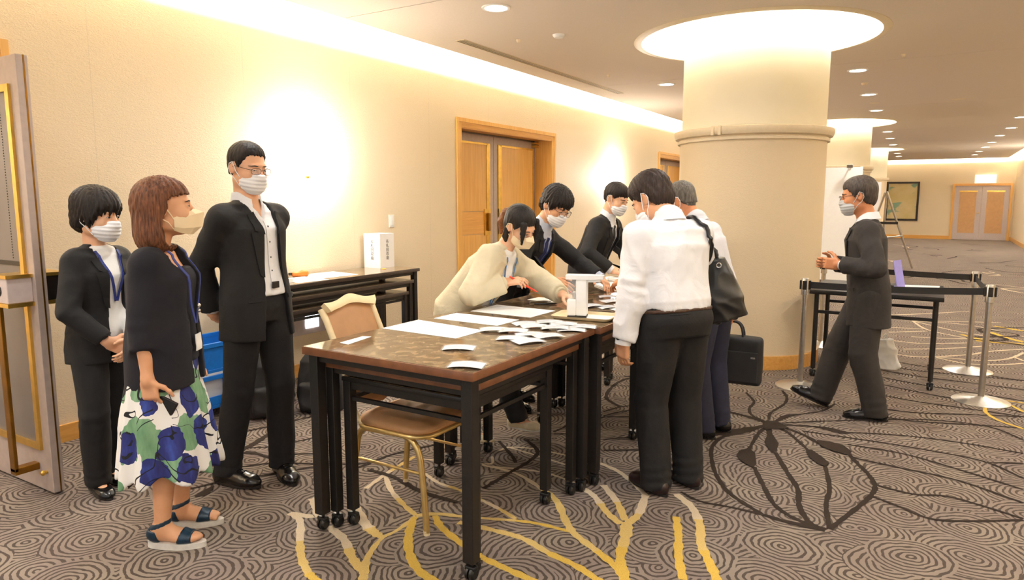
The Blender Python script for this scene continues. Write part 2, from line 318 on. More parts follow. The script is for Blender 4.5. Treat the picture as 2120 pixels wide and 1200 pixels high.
CARPET = [
('cy',0.034,[(-2.533, 2.123), (-2.431, 2.093), (-2.281, 1.959), (-2.163, 1.863), (-2.048, 1.795), (-1.986, 1.773), (-1.886, 1.739)]),
('c',0.034,[(-2.566, 2.289), (-2.479, 2.23), (-2.404, 2.16), (-2.533, 2.123)]),
('c',0.03,[(-2.566, 2.289), (-2.458, 2.321)]),
('cg',0.04,[(-2.274, 2.12), (-2.128, 2.07), (-1.983, 1.973), (-1.858, 1.91)]),
('g',0.04,[(-1.849, 1.901), (-1.807, 1.842), (-1.761, 1.789)]),
('g',[0.04, 0.03, 0.02, 0.02, 0.03],[(-1.849, 1.901), (-1.929, 2.006), (-1.989, 2.155), (-1.983, 2.26), (-1.997, 2.408)]),
('cg',[0.03, 0.05, 0.05, 0.03],[(-2.321, 2.348), (-2.165, 2.236), (-2.058, 2.186), (-1.993, 2.17)]),
('cg',0.026,[(-2.422, 2.52), (-2.459, 2.703), (-2.476, 2.833), (-2.494, 3.002)]),
('cg',0.028,[(-2.455, 2.706), (-2.296, 2.572), (-2.121, 2.47), (-2.003, 2.415)]),
('y',[0.03, 0.04, 0.04, 0.04, 0.04],[(-1.998, 2.397), (-1.915, 2.255), (-1.806, 2.129), (-1.677, 2.036), (-1.542, 2.003)]),
('g',[0.035, 0.03, 0.03],[(-2.003, 2.415), (-1.932, 2.479), (-1.821, 2.516)]),
('y',[0.03, 0.036, 0.036, 0.036],[(-1.928, 2.461), (-1.829, 2.382), (-1.675, 2.312), (-1.545, 2.264)]),
('y',0.036,[(-1.551, 2.26), (-1.42, 2.238), (-1.247, 2.211), (-1.125, 2.19)]),
('gy',0.024,[(-1.821, 2.516), (-1.73, 2.551), (-1.575, 2.615), (-1.465, 2.643), (-1.313, 2.65)]),
('gy',0.036,[(-1.793, 2.463), (-1.637, 2.48), (-1.462, 2.485), (-1.308, 2.434), (-1.157, 2.399), (-1.036, 2.347), (-0.934, 2.306)]),
('cg',0.024,[(-1.831, 2.715), (-1.709, 2.679), (-1.584, 2.63)]),
('cg',0.022,[(-2.287, 2.836), (-2.148, 2.775), (-1.994, 2.756), (-1.831, 2.715)]),
('cg',[0.02, 0.022, 0.03, 0.034, 0.04],[(-2.088, 3.099), (-1.864, 3.094), (-1.649, 2.991), (-1.517, 2.906), (-1.367, 2.722)]),
('gy',0.036,[(-1.367, 2.722), (-1.283, 2.64), (-1.137, 2.554), (-1.011, 2.472), (-0.944, 2.396)]),
('cg',0.036,[(-1.512, 3.124), (-1.385, 3.056), (-1.25, 2.916), (-1.148, 2.837)]),
('cg',0.036,[(-1.392, 3.198), (-1.252, 3.045), (-1.141, 2.88)]),
('cg',0.04,[(-1.16, 3.194), (-1.113, 2.979), (-1.121, 2.853)]),
('gy',[0.06, 0.05, 0.04, 0.05],[(-1.128, 2.868), (-1.079, 2.728), (-1.03, 2.554), (-0.944, 2.396)]),
('y',0.05,[(-0.944, 2.396), (-0.897, 2.316)]),
('c',0.03,[(-1.532, 3.467), (-1.395, 3.408), (-1.265, 3.301), (-1.16, 3.194)]),
('c',0.018,[(-2.127, 3.337), (-2.097, 3.421), (-1.962, 3.471), (-1.794, 3.476), (-1.532, 3.467)]),
('c',0.016,[(-2.092, 3.414), (-1.876, 3.379), (-1.684, 3.345), (-1.545, 3.316)]),
('c',0.016,[(-2.095, 3.109), (-2.053, 3.149), (-2.11, 3.236)]),
('c',0.018,[(-2.026, 3.108), (-1.766, 3.181), (-1.613, 3.166), (-1.473, 3.123)]),
('c',0.016,[(-2.435, 2.991), (-2.263, 3.051)]),
('cy',0.04,[(-1.032, 3.287), (-0.917, 3.176), (-0.83, 3.01), (-0.777, 2.846), (-0.697, 2.698), (-0.625, 2.565)]),
('y',0.036,[(-0.952, 3.042), (-0.887, 2.875), (-0.824, 2.684), (-0.754, 2.524)]),
('b',[0.03, 0.028, 0.02, 0.02],[(-0.851, 4.63), (-0.877, 4.484), (-0.869, 4.224), (-0.861, 4.053)]),
('b',0.026,[(-0.777, 3.862), (-0.692, 3.659), (-0.592, 3.433), (-0.501, 3.331), (-0.395, 3.276)]),
('b',[0.04, 0.03, 0.03],[(-0.851, 4.63), (-0.809, 4.451), (-0.776, 4.351)]),
('b',0.028,[(-0.72, 4.16), (-0.609, 3.888), (-0.516, 3.667), (-0.479, 3.472), (-0.409, 3.306), (-0.332, 3.268)]),
('b',[0.04, 0.026, 0.02],[(-0.813, 4.653), (-0.713, 4.559), (-0.552, 4.284)]),
('b',0.024,[(-0.441, 4.085), (-0.381, 3.782), (-0.367, 3.541), (-0.322, 3.295)]),
('b',[0.04, 0.03, 0.024],[(-0.805, 4.685), (-0.636, 4.581), (-0.512, 4.442)]),
('b',0.026,[(-0.349, 4.365), (-0.296, 4.233), (-0.227, 4.085), (-0.181, 3.921), (-0.192, 3.768), (-0.244, 3.557), (-0.32, 3.283)]),
('b',[0.05, 0.03, 0.024, 0.024, 0.024, 0.026, 0.026, 0.026],[(-0.944, 4.469), (-1.052, 4.278), (-1.063, 4.061), (-1.005, 3.84), (-0.919, 3.626), (-0.815, 3.452), (-0.715, 3.358), (-0.613, 3.276)]),
('b',[0.02, 0.026, 0.034, 0.04],[(-0.75, 3.278), (-0.613, 3.276), (-0.509, 3.258), (-0.336, 3.261)]),
('b',0.018,[(-1.021, 3.326), (-0.911, 3.268), (-0.75, 3.278)]),
('b',[0.03, 0.09, 0.1],[(-0.869, 4.646), (-0.994, 4.439), (-1.14, 4.289)]),
('b',[0.03, 0.05, 0.025],[(-0.878, 4.695), (-0.996, 4.764), (-1.262, 4.843)]),
('b',0.022,[(-0.883, 4.72), (-1.0, 4.82), (-1.05, 4.972), (-1.06, 5.161), (-1.166, 5.378)]),
('b',0.022,[(-0.88, 4.777), (-0.898, 4.942), (-0.858, 5.218), (-0.876, 5.411), (-0.941, 5.59)]),
('b',[0.03, 0.05, 0.02, 0.02, 0.02],[(-0.832, 4.751), (-0.79, 4.919), (-0.706, 5.029), (-0.596, 5.187), (-0.542, 5.411)]),
('b',[0.03, 0.03, 0.07, 0.07, 0.02],[(-0.782, 4.715), (-0.611, 4.777), (-0.503, 4.78), (-0.434, 4.755), (-0.371, 4.778)]),
('b',0.02,[(-0.789, 4.75), (-0.5, 4.981), (0.018, 5.326), (0.374, 5.378), (0.55, 5.183)]),
('b',0.02,[(-0.421, 4.763), (-0.098, 4.885), (0.203, 4.925), (0.526, 4.899)]),
('b',0.02,[(-0.647, 4.65), (-0.21, 4.672), (0.142, 4.665), (0.337, 4.619), (0.488, 4.449)]),
('b',0.02,[(0.337, 4.619), (0.51, 4.709)]),
('b',0.02,[(-0.371, 4.528), (-0.084, 4.527), (0.193, 4.415), (0.473, 4.27)]),
('b',0.02,[(-0.314, 4.303), (-0.074, 4.271), (0.189, 4.232), (0.457, 4.073)]),
('b',0.02,[(-0.179, 3.939), (-0.01, 3.911), (0.136, 3.969), (0.276, 3.933), (0.439, 3.864)]),
('b',0.02,[(-0.183, 3.774), (-0.051, 3.704), (0.071, 3.639), (0.223, 3.705), (0.438, 3.849)]),
('b',0.022,[(-0.588, 7.322), (-0.109, 7.097), (0.315, 7.01), (0.701, 6.931)]),
('b',0.022,[(-0.559, 7.009), (-0.102, 6.867), (0.312, 6.9), (0.701, 6.931)]),
('b',0.022,[(-0.541, 6.814), (-0.096, 6.652), (0.303, 6.622), (0.672, 6.595)]),
('b',0.022,[(-0.516, 6.54), (-0.088, 6.367), (0.293, 6.289), (0.641, 6.218)]),
('b',0.022,[(-0.493, 6.287), (-0.08, 6.106), (0.284, 5.987), (0.612, 5.88)]),
('b',0.022,[(-0.458, 5.906), (-0.071, 5.797), (0.278, 5.775), (0.601, 5.755)]),
('b',0.022,[(-0.418, 5.473), (-0.062, 5.469), (0.273, 5.614), (0.601, 5.755)]),
('b',0.022,[(-0.399, 5.264), (-0.055, 5.252), (0.266, 5.359), (0.577, 5.464)]),
('c',0.03,[(-0.172, 9.697), (0.287, 9.931), (0.75, 10.122)]),
('c',0.03,[(-0.172, 9.697), (0.001, 9.111), (0.367, 8.769)]),
('c',0.03,[(-0.172, 9.697), (0.273, 9.198), (0.579, 9.006)]),
('c',0.03,[(-0.172, 9.697), (0.396, 9.729), (0.892, 9.197)]),
('c',0.03,[(-0.394, 9.076), (-0.055, 9.142)]),
('c',0.03,[(-0.375, 8.724), (-0.02, 9.019)]),
('c',0.03,[(-0.151, 8.56), (0.161, 8.643), (0.572, 8.858)]),
('c',0.03,[(-0.348, 8.227), (-0.04, 8.212), (0.359, 8.489)]),
('c',0.03,[(-0.197, 7.798), (0.157, 8.045), (0.55, 8.442)]),
('c',0.03,[(-0.261, 7.493), (-0.028, 7.495), (0.339, 7.831), (0.533, 8.124), (0.827, 8.423)]),
('c',0.03,[(0.082, 7.534), (0.326, 7.393), (0.585, 7.511), (0.765, 7.686)]),
('c',0.03,[(0.081, 7.562), (0.42, 7.606), (0.6, 7.742), (0.709, 7.944), (0.811, 8.234)]),
('c',0.03,[(0.709, 7.944), (0.774, 7.795)]),
('y',0.06,[(0.312, 8.99), (0.564, 8.715), (0.852, 8.724)]),
('y',0.06,[(0.596, 9.316), (0.731, 9.026), (0.861, 8.828)]),
('y',0.06,[(0.434, 8.67), (0.659, 8.671), (0.849, 8.689)]),
('y',0.06,[(0.654, 9.8), (0.926, 9.596)]),
('y',0.025,[(0.382, 5.864), (0.388, 5.714), (0.45, 5.563), (0.574, 5.436)]),
('y',0.022,[(0.493, 6.162), (0.635, 6.147)]),
('y',0.022,[(0.541, 6.057), (0.612, 5.88)]),
('b',[0.012, 0.03, 0.05, 0.03],[(-3.597, 2.97), (-3.534, 2.827), (-3.47, 2.673), (-3.427, 2.542)]),
('b',[0.05, 0.03, 0.012],[(-3.392, 2.531), (-3.301, 2.554), (-3.15, 2.542)]),
('b',0.02,[(-3.709, 2.683), (-3.686, 2.81), (-3.648, 2.939), (-3.6, 3.105), (-3.565, 3.242)]),
('b',0.016,[(-3.455, 2.58), (-3.332, 2.677), (-3.273, 2.816), (-3.229, 2.939)]),
('b',0.014,[(-3.241, 2.601), (-3.109, 2.671), (-3.015, 2.739)]),
('b',0.016,[(-3.226, 2.358), (-3.108, 2.508), (-2.889, 2.622)]),
('b',0.02,[(-3.188, 2.045), (-3.12, 2.222), (-3.016, 2.356), (-2.864, 2.598)]),
('b',0.02,[(-3.352, 2.115), (-3.334, 2.273)]),
('b',[0.02, 0.06, 0.02],[(-3.082, 1.998), (-3.079, 2.047), (-3.114, 2.123)]),
('b',0.016,[(-3.992, 2.895), (-3.876, 3.052), (-3.847, 3.084)]),
('b',0.02,[(-4.158, 3.047), (-4.049, 3.191), (-3.952, 3.415)]),
('b',0.03,[(-2.579, 2.713), (-2.39, 2.706), (-2.15, 2.637), (-1.914, 2.631)]),
('b',0.026,[(-1.902, 2.837), (-1.895, 3.075), (-1.887, 3.281), (-1.924, 3.445), (-2.086, 3.584)]),
('b',0.022,[(-2.213, 3.471), (-2.009, 3.297), (-1.939, 3.219)]),
('b',0.02,[(-2.841, 2.654), (-2.663, 2.777), (-2.613, 2.992), (-2.443, 3.366)]),
('b',0.02,[(-2.658, 2.665), (-2.639, 2.792)]),
('b',0.018,[(-1.597, 3.66), (-1.38, 3.809)]),
('b',0.016,[(-1.675, 3.834), (-1.465, 4.035)]),
('b',0.03,[(-2.035, 5.429), (-2.118, 5.244), (-2.108, 4.964), (-2.043, 4.713), (-1.974, 4.62), (-1.847, 4.517)]),
('b',0.02,[(-1.907, 4.358), (-1.847, 4.517), (-1.737, 4.685)]),
('b',0.018,[(-1.866, 4.266), (-1.801, 4.423), (-1.701, 4.556)]),
('b',0.016,[(-1.98, 4.084), (-1.832, 4.263), (-1.655, 4.383)]),
('b',0.02,[(-2.003, 3.797), (-1.963, 4.116)]),
('b',0.016,[(-1.987, 3.767), (-1.814, 3.873)]),
('b',0.03,[(-2.162, 5.352), (-2.035, 5.429)]),
('c', [0.03, 0.06, 0.05, 0.04, 0.02], [(-0.74, 18.57), (-0.87, 18.91), (-0.75, 19.04), (-1.23, 19.47), (-1.48, 19.66)]),
('b', [0.03, 0.06, 0.05, 0.04, 0.02], [(0.09, 23.97), (0.07, 24.33), (-0.28, 24.68), (0.09, 24.99), (0.33, 25.36)]),
('b', [0.03, 0.06, 0.05, 0.04, 0.02], [(1.13, 19.44), (0.93, 19.55), (1.3, 19.84), (1.52, 20.29), (1.73, 20.76)]),
('b', [0.03, 0.06, 0.05, 0.04, 0.02], [(1.28, 16.73), (1.72, 17.18), (1.32, 17.33), (1.03, 17.82), (0.97, 18.17)]),
('b', [0.03, 0.06, 0.05, 0.04, 0.02], [(0.23, 15.64), (0.08, 15.97), (0.16, 16.43), (0.34, 16.91), (0.7, 17.4)]),
('b', [0.03, 0.06, 0.05, 0.04, 0.02], [(-1.01, 24.42), (-0.55, 24.88), (-0.48, 25.27), (-0.77, 25.7), (-0.69, 25.92)]),
('b', [0.03, 0.06, 0.05, 0.04, 0.02], [(1.47, 26.81), (1.06, 27.23), (0.97, 27.39), (0.77, 27.8), (1.14, 27.92)]),
('b', [0.03, 0.06, 0.05, 0.04, 0.02], [(-1.44, 21.79), (-1.61, 22.24), (-1.13, 22.55), (-0.63, 22.77), (-1.05, 23.11)]),
('b', [0.03, 0.06, 0.05, 0.04, 0.02], [(-0.89, 16.05), (-0.78, 16.21), (-1.24, 16.66), (-1.42, 17.14), (-1.03, 17.39)]),
('b', [0.03, 0.06, 0.05, 0.04, 0.02], [(0.27, 20.41), (0.37, 20.74), (0.49, 21.21), (0.5, 21.48), (0.72, 21.68)]),
('b', [0.03, 0.06, 0.05, 0.04, 0.02], [(1.92, 18.14), (1.97, 18.25), (1.88, 18.58), (1.4, 18.92), (1.54, 19.05)]),
('b', [0.03, 0.06, 0.05, 0.04, 0.02], [(0.08, 21.07), (-0.07, 21.45), (0.17, 21.56), (-0.27, 21.93), (0.19, 22.13)]),
('b', [0.03, 0.06, 0.05, 0.04, 0.02], [(0.53, 14.42), (0.4, 14.65), (0.27, 14.98), (0.07, 15.23), (0.34, 15.35)]),
('b', [0.03, 0.06, 0.05, 0.04, 0.02], [(1.05, 14.24), (0.77, 14.66), (0.51, 14.83), (0.44, 15.21), (0.04, 15.44)]),
('b', [0.03, 0.06, 0.05, 0.04, 0.02], [(1.4, 16.61), (1.76, 16.78), (1.59, 17.14), (1.98, 17.42), (1.7, 17.57)]),
('b', [0.03, 0.06, 0.05, 0.04, 0.02], [(-0.91, 23.43), (-0.57, 23.6), (-0.8, 24.02), (-0.65, 24.44), (-0.81, 24.6)]),
('c', [0.03, 0.06, 0.05, 0.04, 0.02], [(1.26, 13.52), (1.1, 13.78), (1.02, 14.05), (1.44, 14.21), (0.95, 14.69)]),
('b', [0.03, 0.06, 0.05, 0.04, 0.02], [(1.95, 16.54), (2.4, 17.01), (2.13, 17.4), (2.46, 17.77), (2.48, 17.99)]),
('c', [0.03, 0.06, 0.05, 0.04, 0.02], [(-0.78, 9.76), (-0.69, 9.97), (-0.38, 10.09), (0.02, 10.47), (0.45, 10.93)]),
('b', [0.03, 0.06, 0.05, 0.04, 0.02], [(0.48, 8.74), (0.72, 8.91), (0.52, 9.28), (0.55, 9.54), (0.99, 9.89)]),
('c', [0.03, 0.06, 0.05, 0.04, 0.02], [(-0.69, 24.44), (-0.71, 24.85), (-0.86, 25.03), (-0.83, 25.46), (-1.16, 25.88)]),
('b', [0.03, 0.06, 0.05, 0.04, 0.02], [(1.3, 23.73), (0.81, 24.09), (1.17, 24.21), (0.94, 24.41), (0.97, 24.68)]),
('b', [0.03, 0.06, 0.05, 0.04, 0.02], [(1.2, 8.53), (0.75, 8.68), (0.37, 8.81), (0.85, 9.25), (0.44, 9.55)]),
('b', [0.03, 0.06, 0.05, 0.04, 0.02], [(-0.47, 15.0), (-0.32, 15.33), (-0.46, 15.51), (-0.63, 15.66), (-0.58, 16.05)]),
('b', [0.03, 0.06, 0.05, 0.04, 0.02], [(-1.31, 11.8), (-1.44, 12.15), (-1.16, 12.4), (-0.86, 12.75), (-0.92, 13.0)]),
('c', [0.03, 0.06, 0.05, 0.04, 0.02], [(0.93, 16.28), (1.12, 16.56), (0.87, 16.88), (1.06, 17.01), (0.99, 17.28)]),
]
BLOBS = [[(-0.898, 4.683), (-0.882, 4.748), (-0.832, 4.751), (-0.784, 4.725), (-0.729, 4.652), (-0.762, 4.606), (-0.815, 4.589), (-0.845, 4.53), (-0.884, 4.584)], [(-0.901, 3.986), (-0.906, 4.068), (-0.87, 4.142), (-0.818, 4.079), (-0.772, 3.903), (-0.778, 3.841), (-0.822, 3.873), (-0.871, 3.922)], [(-0.811, 4.306), (-0.828, 4.514), (-0.791, 4.462), (-0.728, 4.31), (-0.718, 4.183), (-0.733, 4.131), (-0.775, 4.214)], [(-0.571, 4.281), (-0.544, 4.311), (-0.469, 4.208), (-0.421, 4.125), (-0.44, 4.075), (-0.476, 4.084), (-0.535, 4.168)], [(-0.546, 4.505), (-0.47, 4.514), (-0.393, 4.492), (-0.334, 4.395), (-0.345, 4.325), (-0.426, 4.352), (-0.506, 4.4)]]

# ================================================================== SETTING
XL, XR, YB, YN, HZ, UP = -4.5, 2.3, 30.5, -3.0, 2.93, 3.32
CE, CER = -4.207, 2.0                 # ceiling edges along the two coves
COLS = [(-1.52, 6.77), (-1.80, 15.1), (-1.98, 23.4)]
RING = 1.05
# --- floor
mb = MB(); mb.span((-6.5, YN, -0.08), (4.0, YB+0.1, 0)); floor = tag(mb.build('floor', 'carpet'), kind='structure')
def catmull(P, Wd, n=6):
    P = [np.array(p, float) for p in P]; Q = [2*P[0]-P[1]] + P + [2*P[-1]-P[-2]]; out = []; ws = []
    for i in range(1, len(Q)-2):
        for k in range(n):
            u = k/n; a, b_, c, d = Q[i-1:i+3]
            out.append(.5*((2*b_)+(c-a)*u+(2*a-5*b_+4*c-d)*u*u+(3*b_-a-3*c+d)*u**3)); ws.append(Wd[i-1]*(1-u)+Wd[i]*u)
    out.append(P[-1]); ws.append(Wd[-1]); return out, ws
pats = {k: MB() for k in ('pile_brown', 'pile_cream', 'pile_gold', 'pile_yellow')}
seqs = {'b': ['pile_brown'], 'c': ['pile_cream'], 'g': ['pile_gold'], 'y': ['pile_yellow'], 'cy': ['pile_cream', 'pile_gold', 'pile_yellow'], 'cg': ['pile_cream', 'pile_gold'], 'gy': ['pile_gold', 'pile_yellow']}
for qi, (cc, wd, pts) in enumerate(CARPET):
    wd = wd if isinstance(wd, list) else [wd]*len(pts)
    P, ws = catmull(pts, wd); n = len(P); zz = 0.0008 + 0.00002*qi
    sides = []
    for i in range(n):
        d = P[min(i+1, n-1)]-P[max(i-1, 0)]; d = d/(np.linalg.norm(d)+1e-9); nn = np.array([-d[1], d[0]])
        wv_ = ws[i]*0.5*(1+0.16*math.sin(i*2.3+qi)+0.1*math.sin(i*5.1))
        sides.append((P[i]+nn*wv_, P[i]-nn*wv_))
    sq = seqs[cc]
    for i in range(n-1):
        key = sq[min(len(sq)-1, int(len(sq)*i/(n-1)))]
        a, b_ = sides[i]; c, d = sides[i+1]
        pats[key].add([(a[0], a[1], zz), (b_[0], b_[1], zz), (d[0], d[1], zz), (c[0], c[1], zz)], [(0, 1, 2, 3)])
for bl in BLOBS: pats['pile_brown'].add([(x, y, 0.0062) for x, y in bl], [tuple(range(len(bl)))])
names = {'pile_brown': ('woven_vine', 'dark brown woven vine lines'), 'pile_cream': ('woven_branch', 'cream woven branch lines'), 'pile_gold': ('woven_branch', 'pale gold woven branch lines'), 'pile_yellow': ('woven_branch', 'yellow woven branch lines')}
for k, p in pats.items(): tag(p.build(names[k][0], k, floor), label=names[k][1])
# --- left wall with door recesses
DOORS = [(0.02, 1.945), (6.215, 8.475), (12.6, 14.86)]        # outer edges of the oak frames
FT = 2.346; FW = 0.085
mb = MB(); y = YN
for (a, b_) in DOORS:
    mb.span((XL-0.35, y, 0), (XL, a+0.01, UP)); mb.span((XL-0.35, a+0.01, FT-0.01), (XL, b_-0.01, UP)); y = b_-0.01
mb.span((XL-0.35, y, 0), (XL, YB, UP))
wall = tag(mb.build('wall_left', 'wall'), kind='structure')
mb = MB(); mb.span((XL-0.3, YB, 0), (XR+0.3, YB+0.2, UP)); tag(mb.build('wall_back', 'wall'), kind='structure')
mb = MB(); mb.span((XR, YN, 0), (XR+0.2, YB, UP)); tag(mb.build('wall_right', 'wall'), kind='structure')
mb = MB(); mb.span((-6.5, -1.2, 0), (-6.4, 3.2, 2.6)); mb.span((-6.4, -1.3, 0), (XL-0.35, -1.2, 2.6)); mb.span((-6.4, 3.1, 0), (XL-0.35, 3.2, 2.6)); mb.span((-6.5, -1.3, 2.6), (XL-0.35, 3.2, 2.7)); tag(mb.build('wall_doorway', 'wall'), kind='structure')
for q in ((-5.6, 0.2), (-5.6, 1.8)): area('room_beyond_lamp', (q[0], q[1], 2.58), (0, 0, 0), 0.5, 0.5, 45, WARM)
# --- baseboards
mb = MB(); y = YN
for (a, b_) in DOORS: mb.span((XL, y, 0), (XL+0.018, a, 0.108)); y = b_
mb.span((XL, y, 0), (XL+0.018, YB, 0.108)); tag(mb.build('baseboard_left', 'oak_y'), kind='structure')
mb = MB(); mb.span((XL, YB-0.018, 0), (0.42, YB, 0.13)); mb.span((2.2, YB-0.018, 0), (XR, YB, 0.13)); tag(mb.build('baseboard_back', 'oak_x'), kind='structure')
mb = MB(); mb.span((XR-0.018, YN, 0), (XR, YB, 0.13)); tag(mb.build('baseboard_right', 'oak_y'), kind='structure')
# --- ceiling slab with round openings, panel joints left open 6 mm
ceil = thing('ceiling', None, None, kind='structure')
def panel(x0, x1, y0, y1):
    mb = MB(); mb.span((x0, y0, HZ), (x1, y1, HZ+0.05)); mb.build('ceiling_panel', 'ceiling', ceil)
ys = [YN, 0.2, 4.28, 8.5, 12.6, 16.9, 20.9, 25.6, YB-0.3]
g = 0.004
sq = 1.3
for i in range(len(ys)-1):
    y0, y1 = ys[i]+g, ys[i+1]-g
    cs = [c for c in COLS if y0 < c[1] < y1]
    if not cs: panel(CE, CER, y0, y1); continue
    cx, cy = cs[0]
    mb = MB()
    mb.span((CE, y0, HZ), (cx-sq, y1, HZ+0.05)); mb.span((cx+sq, y0, HZ), (CER, y1, HZ+0.05))
    mb.span((cx-sq, y0, HZ), (cx+sq, cy-sq, HZ+0.05)); mb.span((cx-sq, cy+sq, HZ), (cx+sq, y1, HZ+0.05))
    n = 64; V = []; F = []
    for k in range(n):
        a = 2*PI*k/n; ca, sa = math.cos(a), math.sin(a); q = sq/max(abs(ca), abs(sa))
        V += [(cx+RING*ca, cy+RING*sa, HZ), (cx+q*ca, cy+q*sa, HZ), (cx+RING*ca, cy+RING*sa, HZ+0.05), (cx+q*ca, cy+q*sa, HZ+0.05)]
    # corners of the square need exact vertices: n is a multiple of 8, so they are hit
    for k in range(n):
        j = (k+1) % n
        F += [(4*k, 4*j, 4*j+1, 4*k+1), (4*k+2, 4*k+3, 4*j+3, 4*j+2), (4*k, 4*k+2, 4*j+2, 4*j)]
    mb.add(V, F); mb.build('ceiling_panel', 'ceiling', ceil)
mb = MB()
for yy in ys[1:-1]: mb.span((CE, yy-0.03, HZ+0.052), (CER, yy+0.03, HZ+0.06))
mb.build('joint_backing', 'dark_metal', ceil)
mb = MB(); mb.span((XL-0.35, YN, UP), (XR+0.2, YB+0.2, UP+0.06)); mb.build('cove_top', 'cove_white', ceil)
mb = MB(); mb.span((CE, YN, HZ+0.05), (CE+0.02, YB, HZ+0.09)); mb.span((CER-0.02, YN, HZ+0.05), (CER, YB, HZ+0.09)); mb.span((CE, YB-0.32, HZ+0.05), (CER, YB-0.30, HZ+0.09))
mb.build('cove_lip', 'cove_white', ceil)
# cove strip lights lying behind the lips
L1 = 16.0
for y0 in (-2.5, 13.5): 
    area('cove_lamp', (CE+0.09, y0+L1/2, HZ+0.16), (0, math.radians(112), 0), 0.05, L1, LIGHT['cove']*L1, SOFT)
area('cove_lamp', (CER-0.09, 14, HZ+0.16), (0, math.radians(-112), 0), 0.05, 32, LIGHT['cove']*0.8*32, SOFT)
area('cove_lamp', (-1.1, YB-0.4, HZ+0.16), (math.radians(112), 0, 0), 6, 0.05, LIGHT['cove']*6, SOFT)
# --- columns
mbs = MB(); mbs.lathe([(0.645, 0.11), (0.645, 2.0)], n=96); me_sh = mbs.mesh('column_shaft', 'column_paper', 40)
mbc = MB(); mbc.lathe([(0.645, 1.985), (0.668, 1.985), (0.668, 2.01), (0.655, 2.014), (0.655, 2.02), (0.69, 2.03), (0.7, 2.05), (0.704, 2.075), (0.7, 2.095), (0.688, 2.1), (0.64, 2.105)], n=96); me_co = mbc.mesh('column_cornice', 'cornice', 30)
mbt = MB(); mbt.lathe([(0.632, 2.1), (0.632, UP)], n=96); me_to = mbt.mesh('column_drum', 'column_top', 40)
mbb = MB(); mbb.lathe([(0.645, 0.12), (0.665, 0.118), (0.668, 0.1), (0.668, 0)], n=96); me_ba = mbb.mesh('column_base', 'oak_x', 30)
mbr = MB(); mbr.lathe([(RING-0.02, HZ-0.012), (RING-0.02, HZ+0.02), (RING-0.005, HZ+0.03), (RING-0.005, HZ+0.06), (RING+0.05, HZ+0.06), (RING+0.05, HZ-0.002), (RING+0.02, HZ-0.012)], n=96, close=True); me_ri = mbr.mesh('cove_ring', 'cornice', 30)
mbd = MB(); mbd.lathe([(RING+0.02, HZ+0.05), (RING+0.02, UP-0.1), (RING-0.02, UP-0.03), (RING-0.1, UP-0.005), (0.6, UP-0.005)], n=96); me_do = mbd.mesh('cove_dome', 'cove_white', 40)
mbk = MB()
for s_ in (-0.05, 0.05): mbk.box((0, 0, 2.06), (0.03, 0.024, 0.088), None, 0.006)
for i, (cx, cy) in enumerate(COLS):
    o = thing('column', ['wide round beige column nearest the camera', 'round column behind the white panel', 'farthest round column down the foyer'][i], 'column', (cx, cy, 0), 0, kind='structure')
    for nm, me in (('shaft', me_sh), ('cornice', me_co), ('drum', me_to), ('base_ring', me_ba), ('cove_ring', me_ri), ('cove_dome', me_do)): link(nm, me, o)
    for s_ in (-0.045, 0.045):
        a = math.radians(258) + s_; mk = MB(); mk.box((0.7*math.cos(a), 0.7*math.sin(a), 2.062), (0.02, 0.028, 0.082), Rz(a), 0.004); mk.build('cornice_clip', 'cornice', o)
    for k in range(8):
        a = 2*PI*(k+0.5)/8
        area('cove_lamp', (cx+(RING-0.06)*math.cos(a), cy+(RING-0.06)*math.sin(a), HZ+0.13), (math.radians(125), 0, a+PI/2), 0.62, 0.05, LIGHT['ring']*0.62, SOFT)
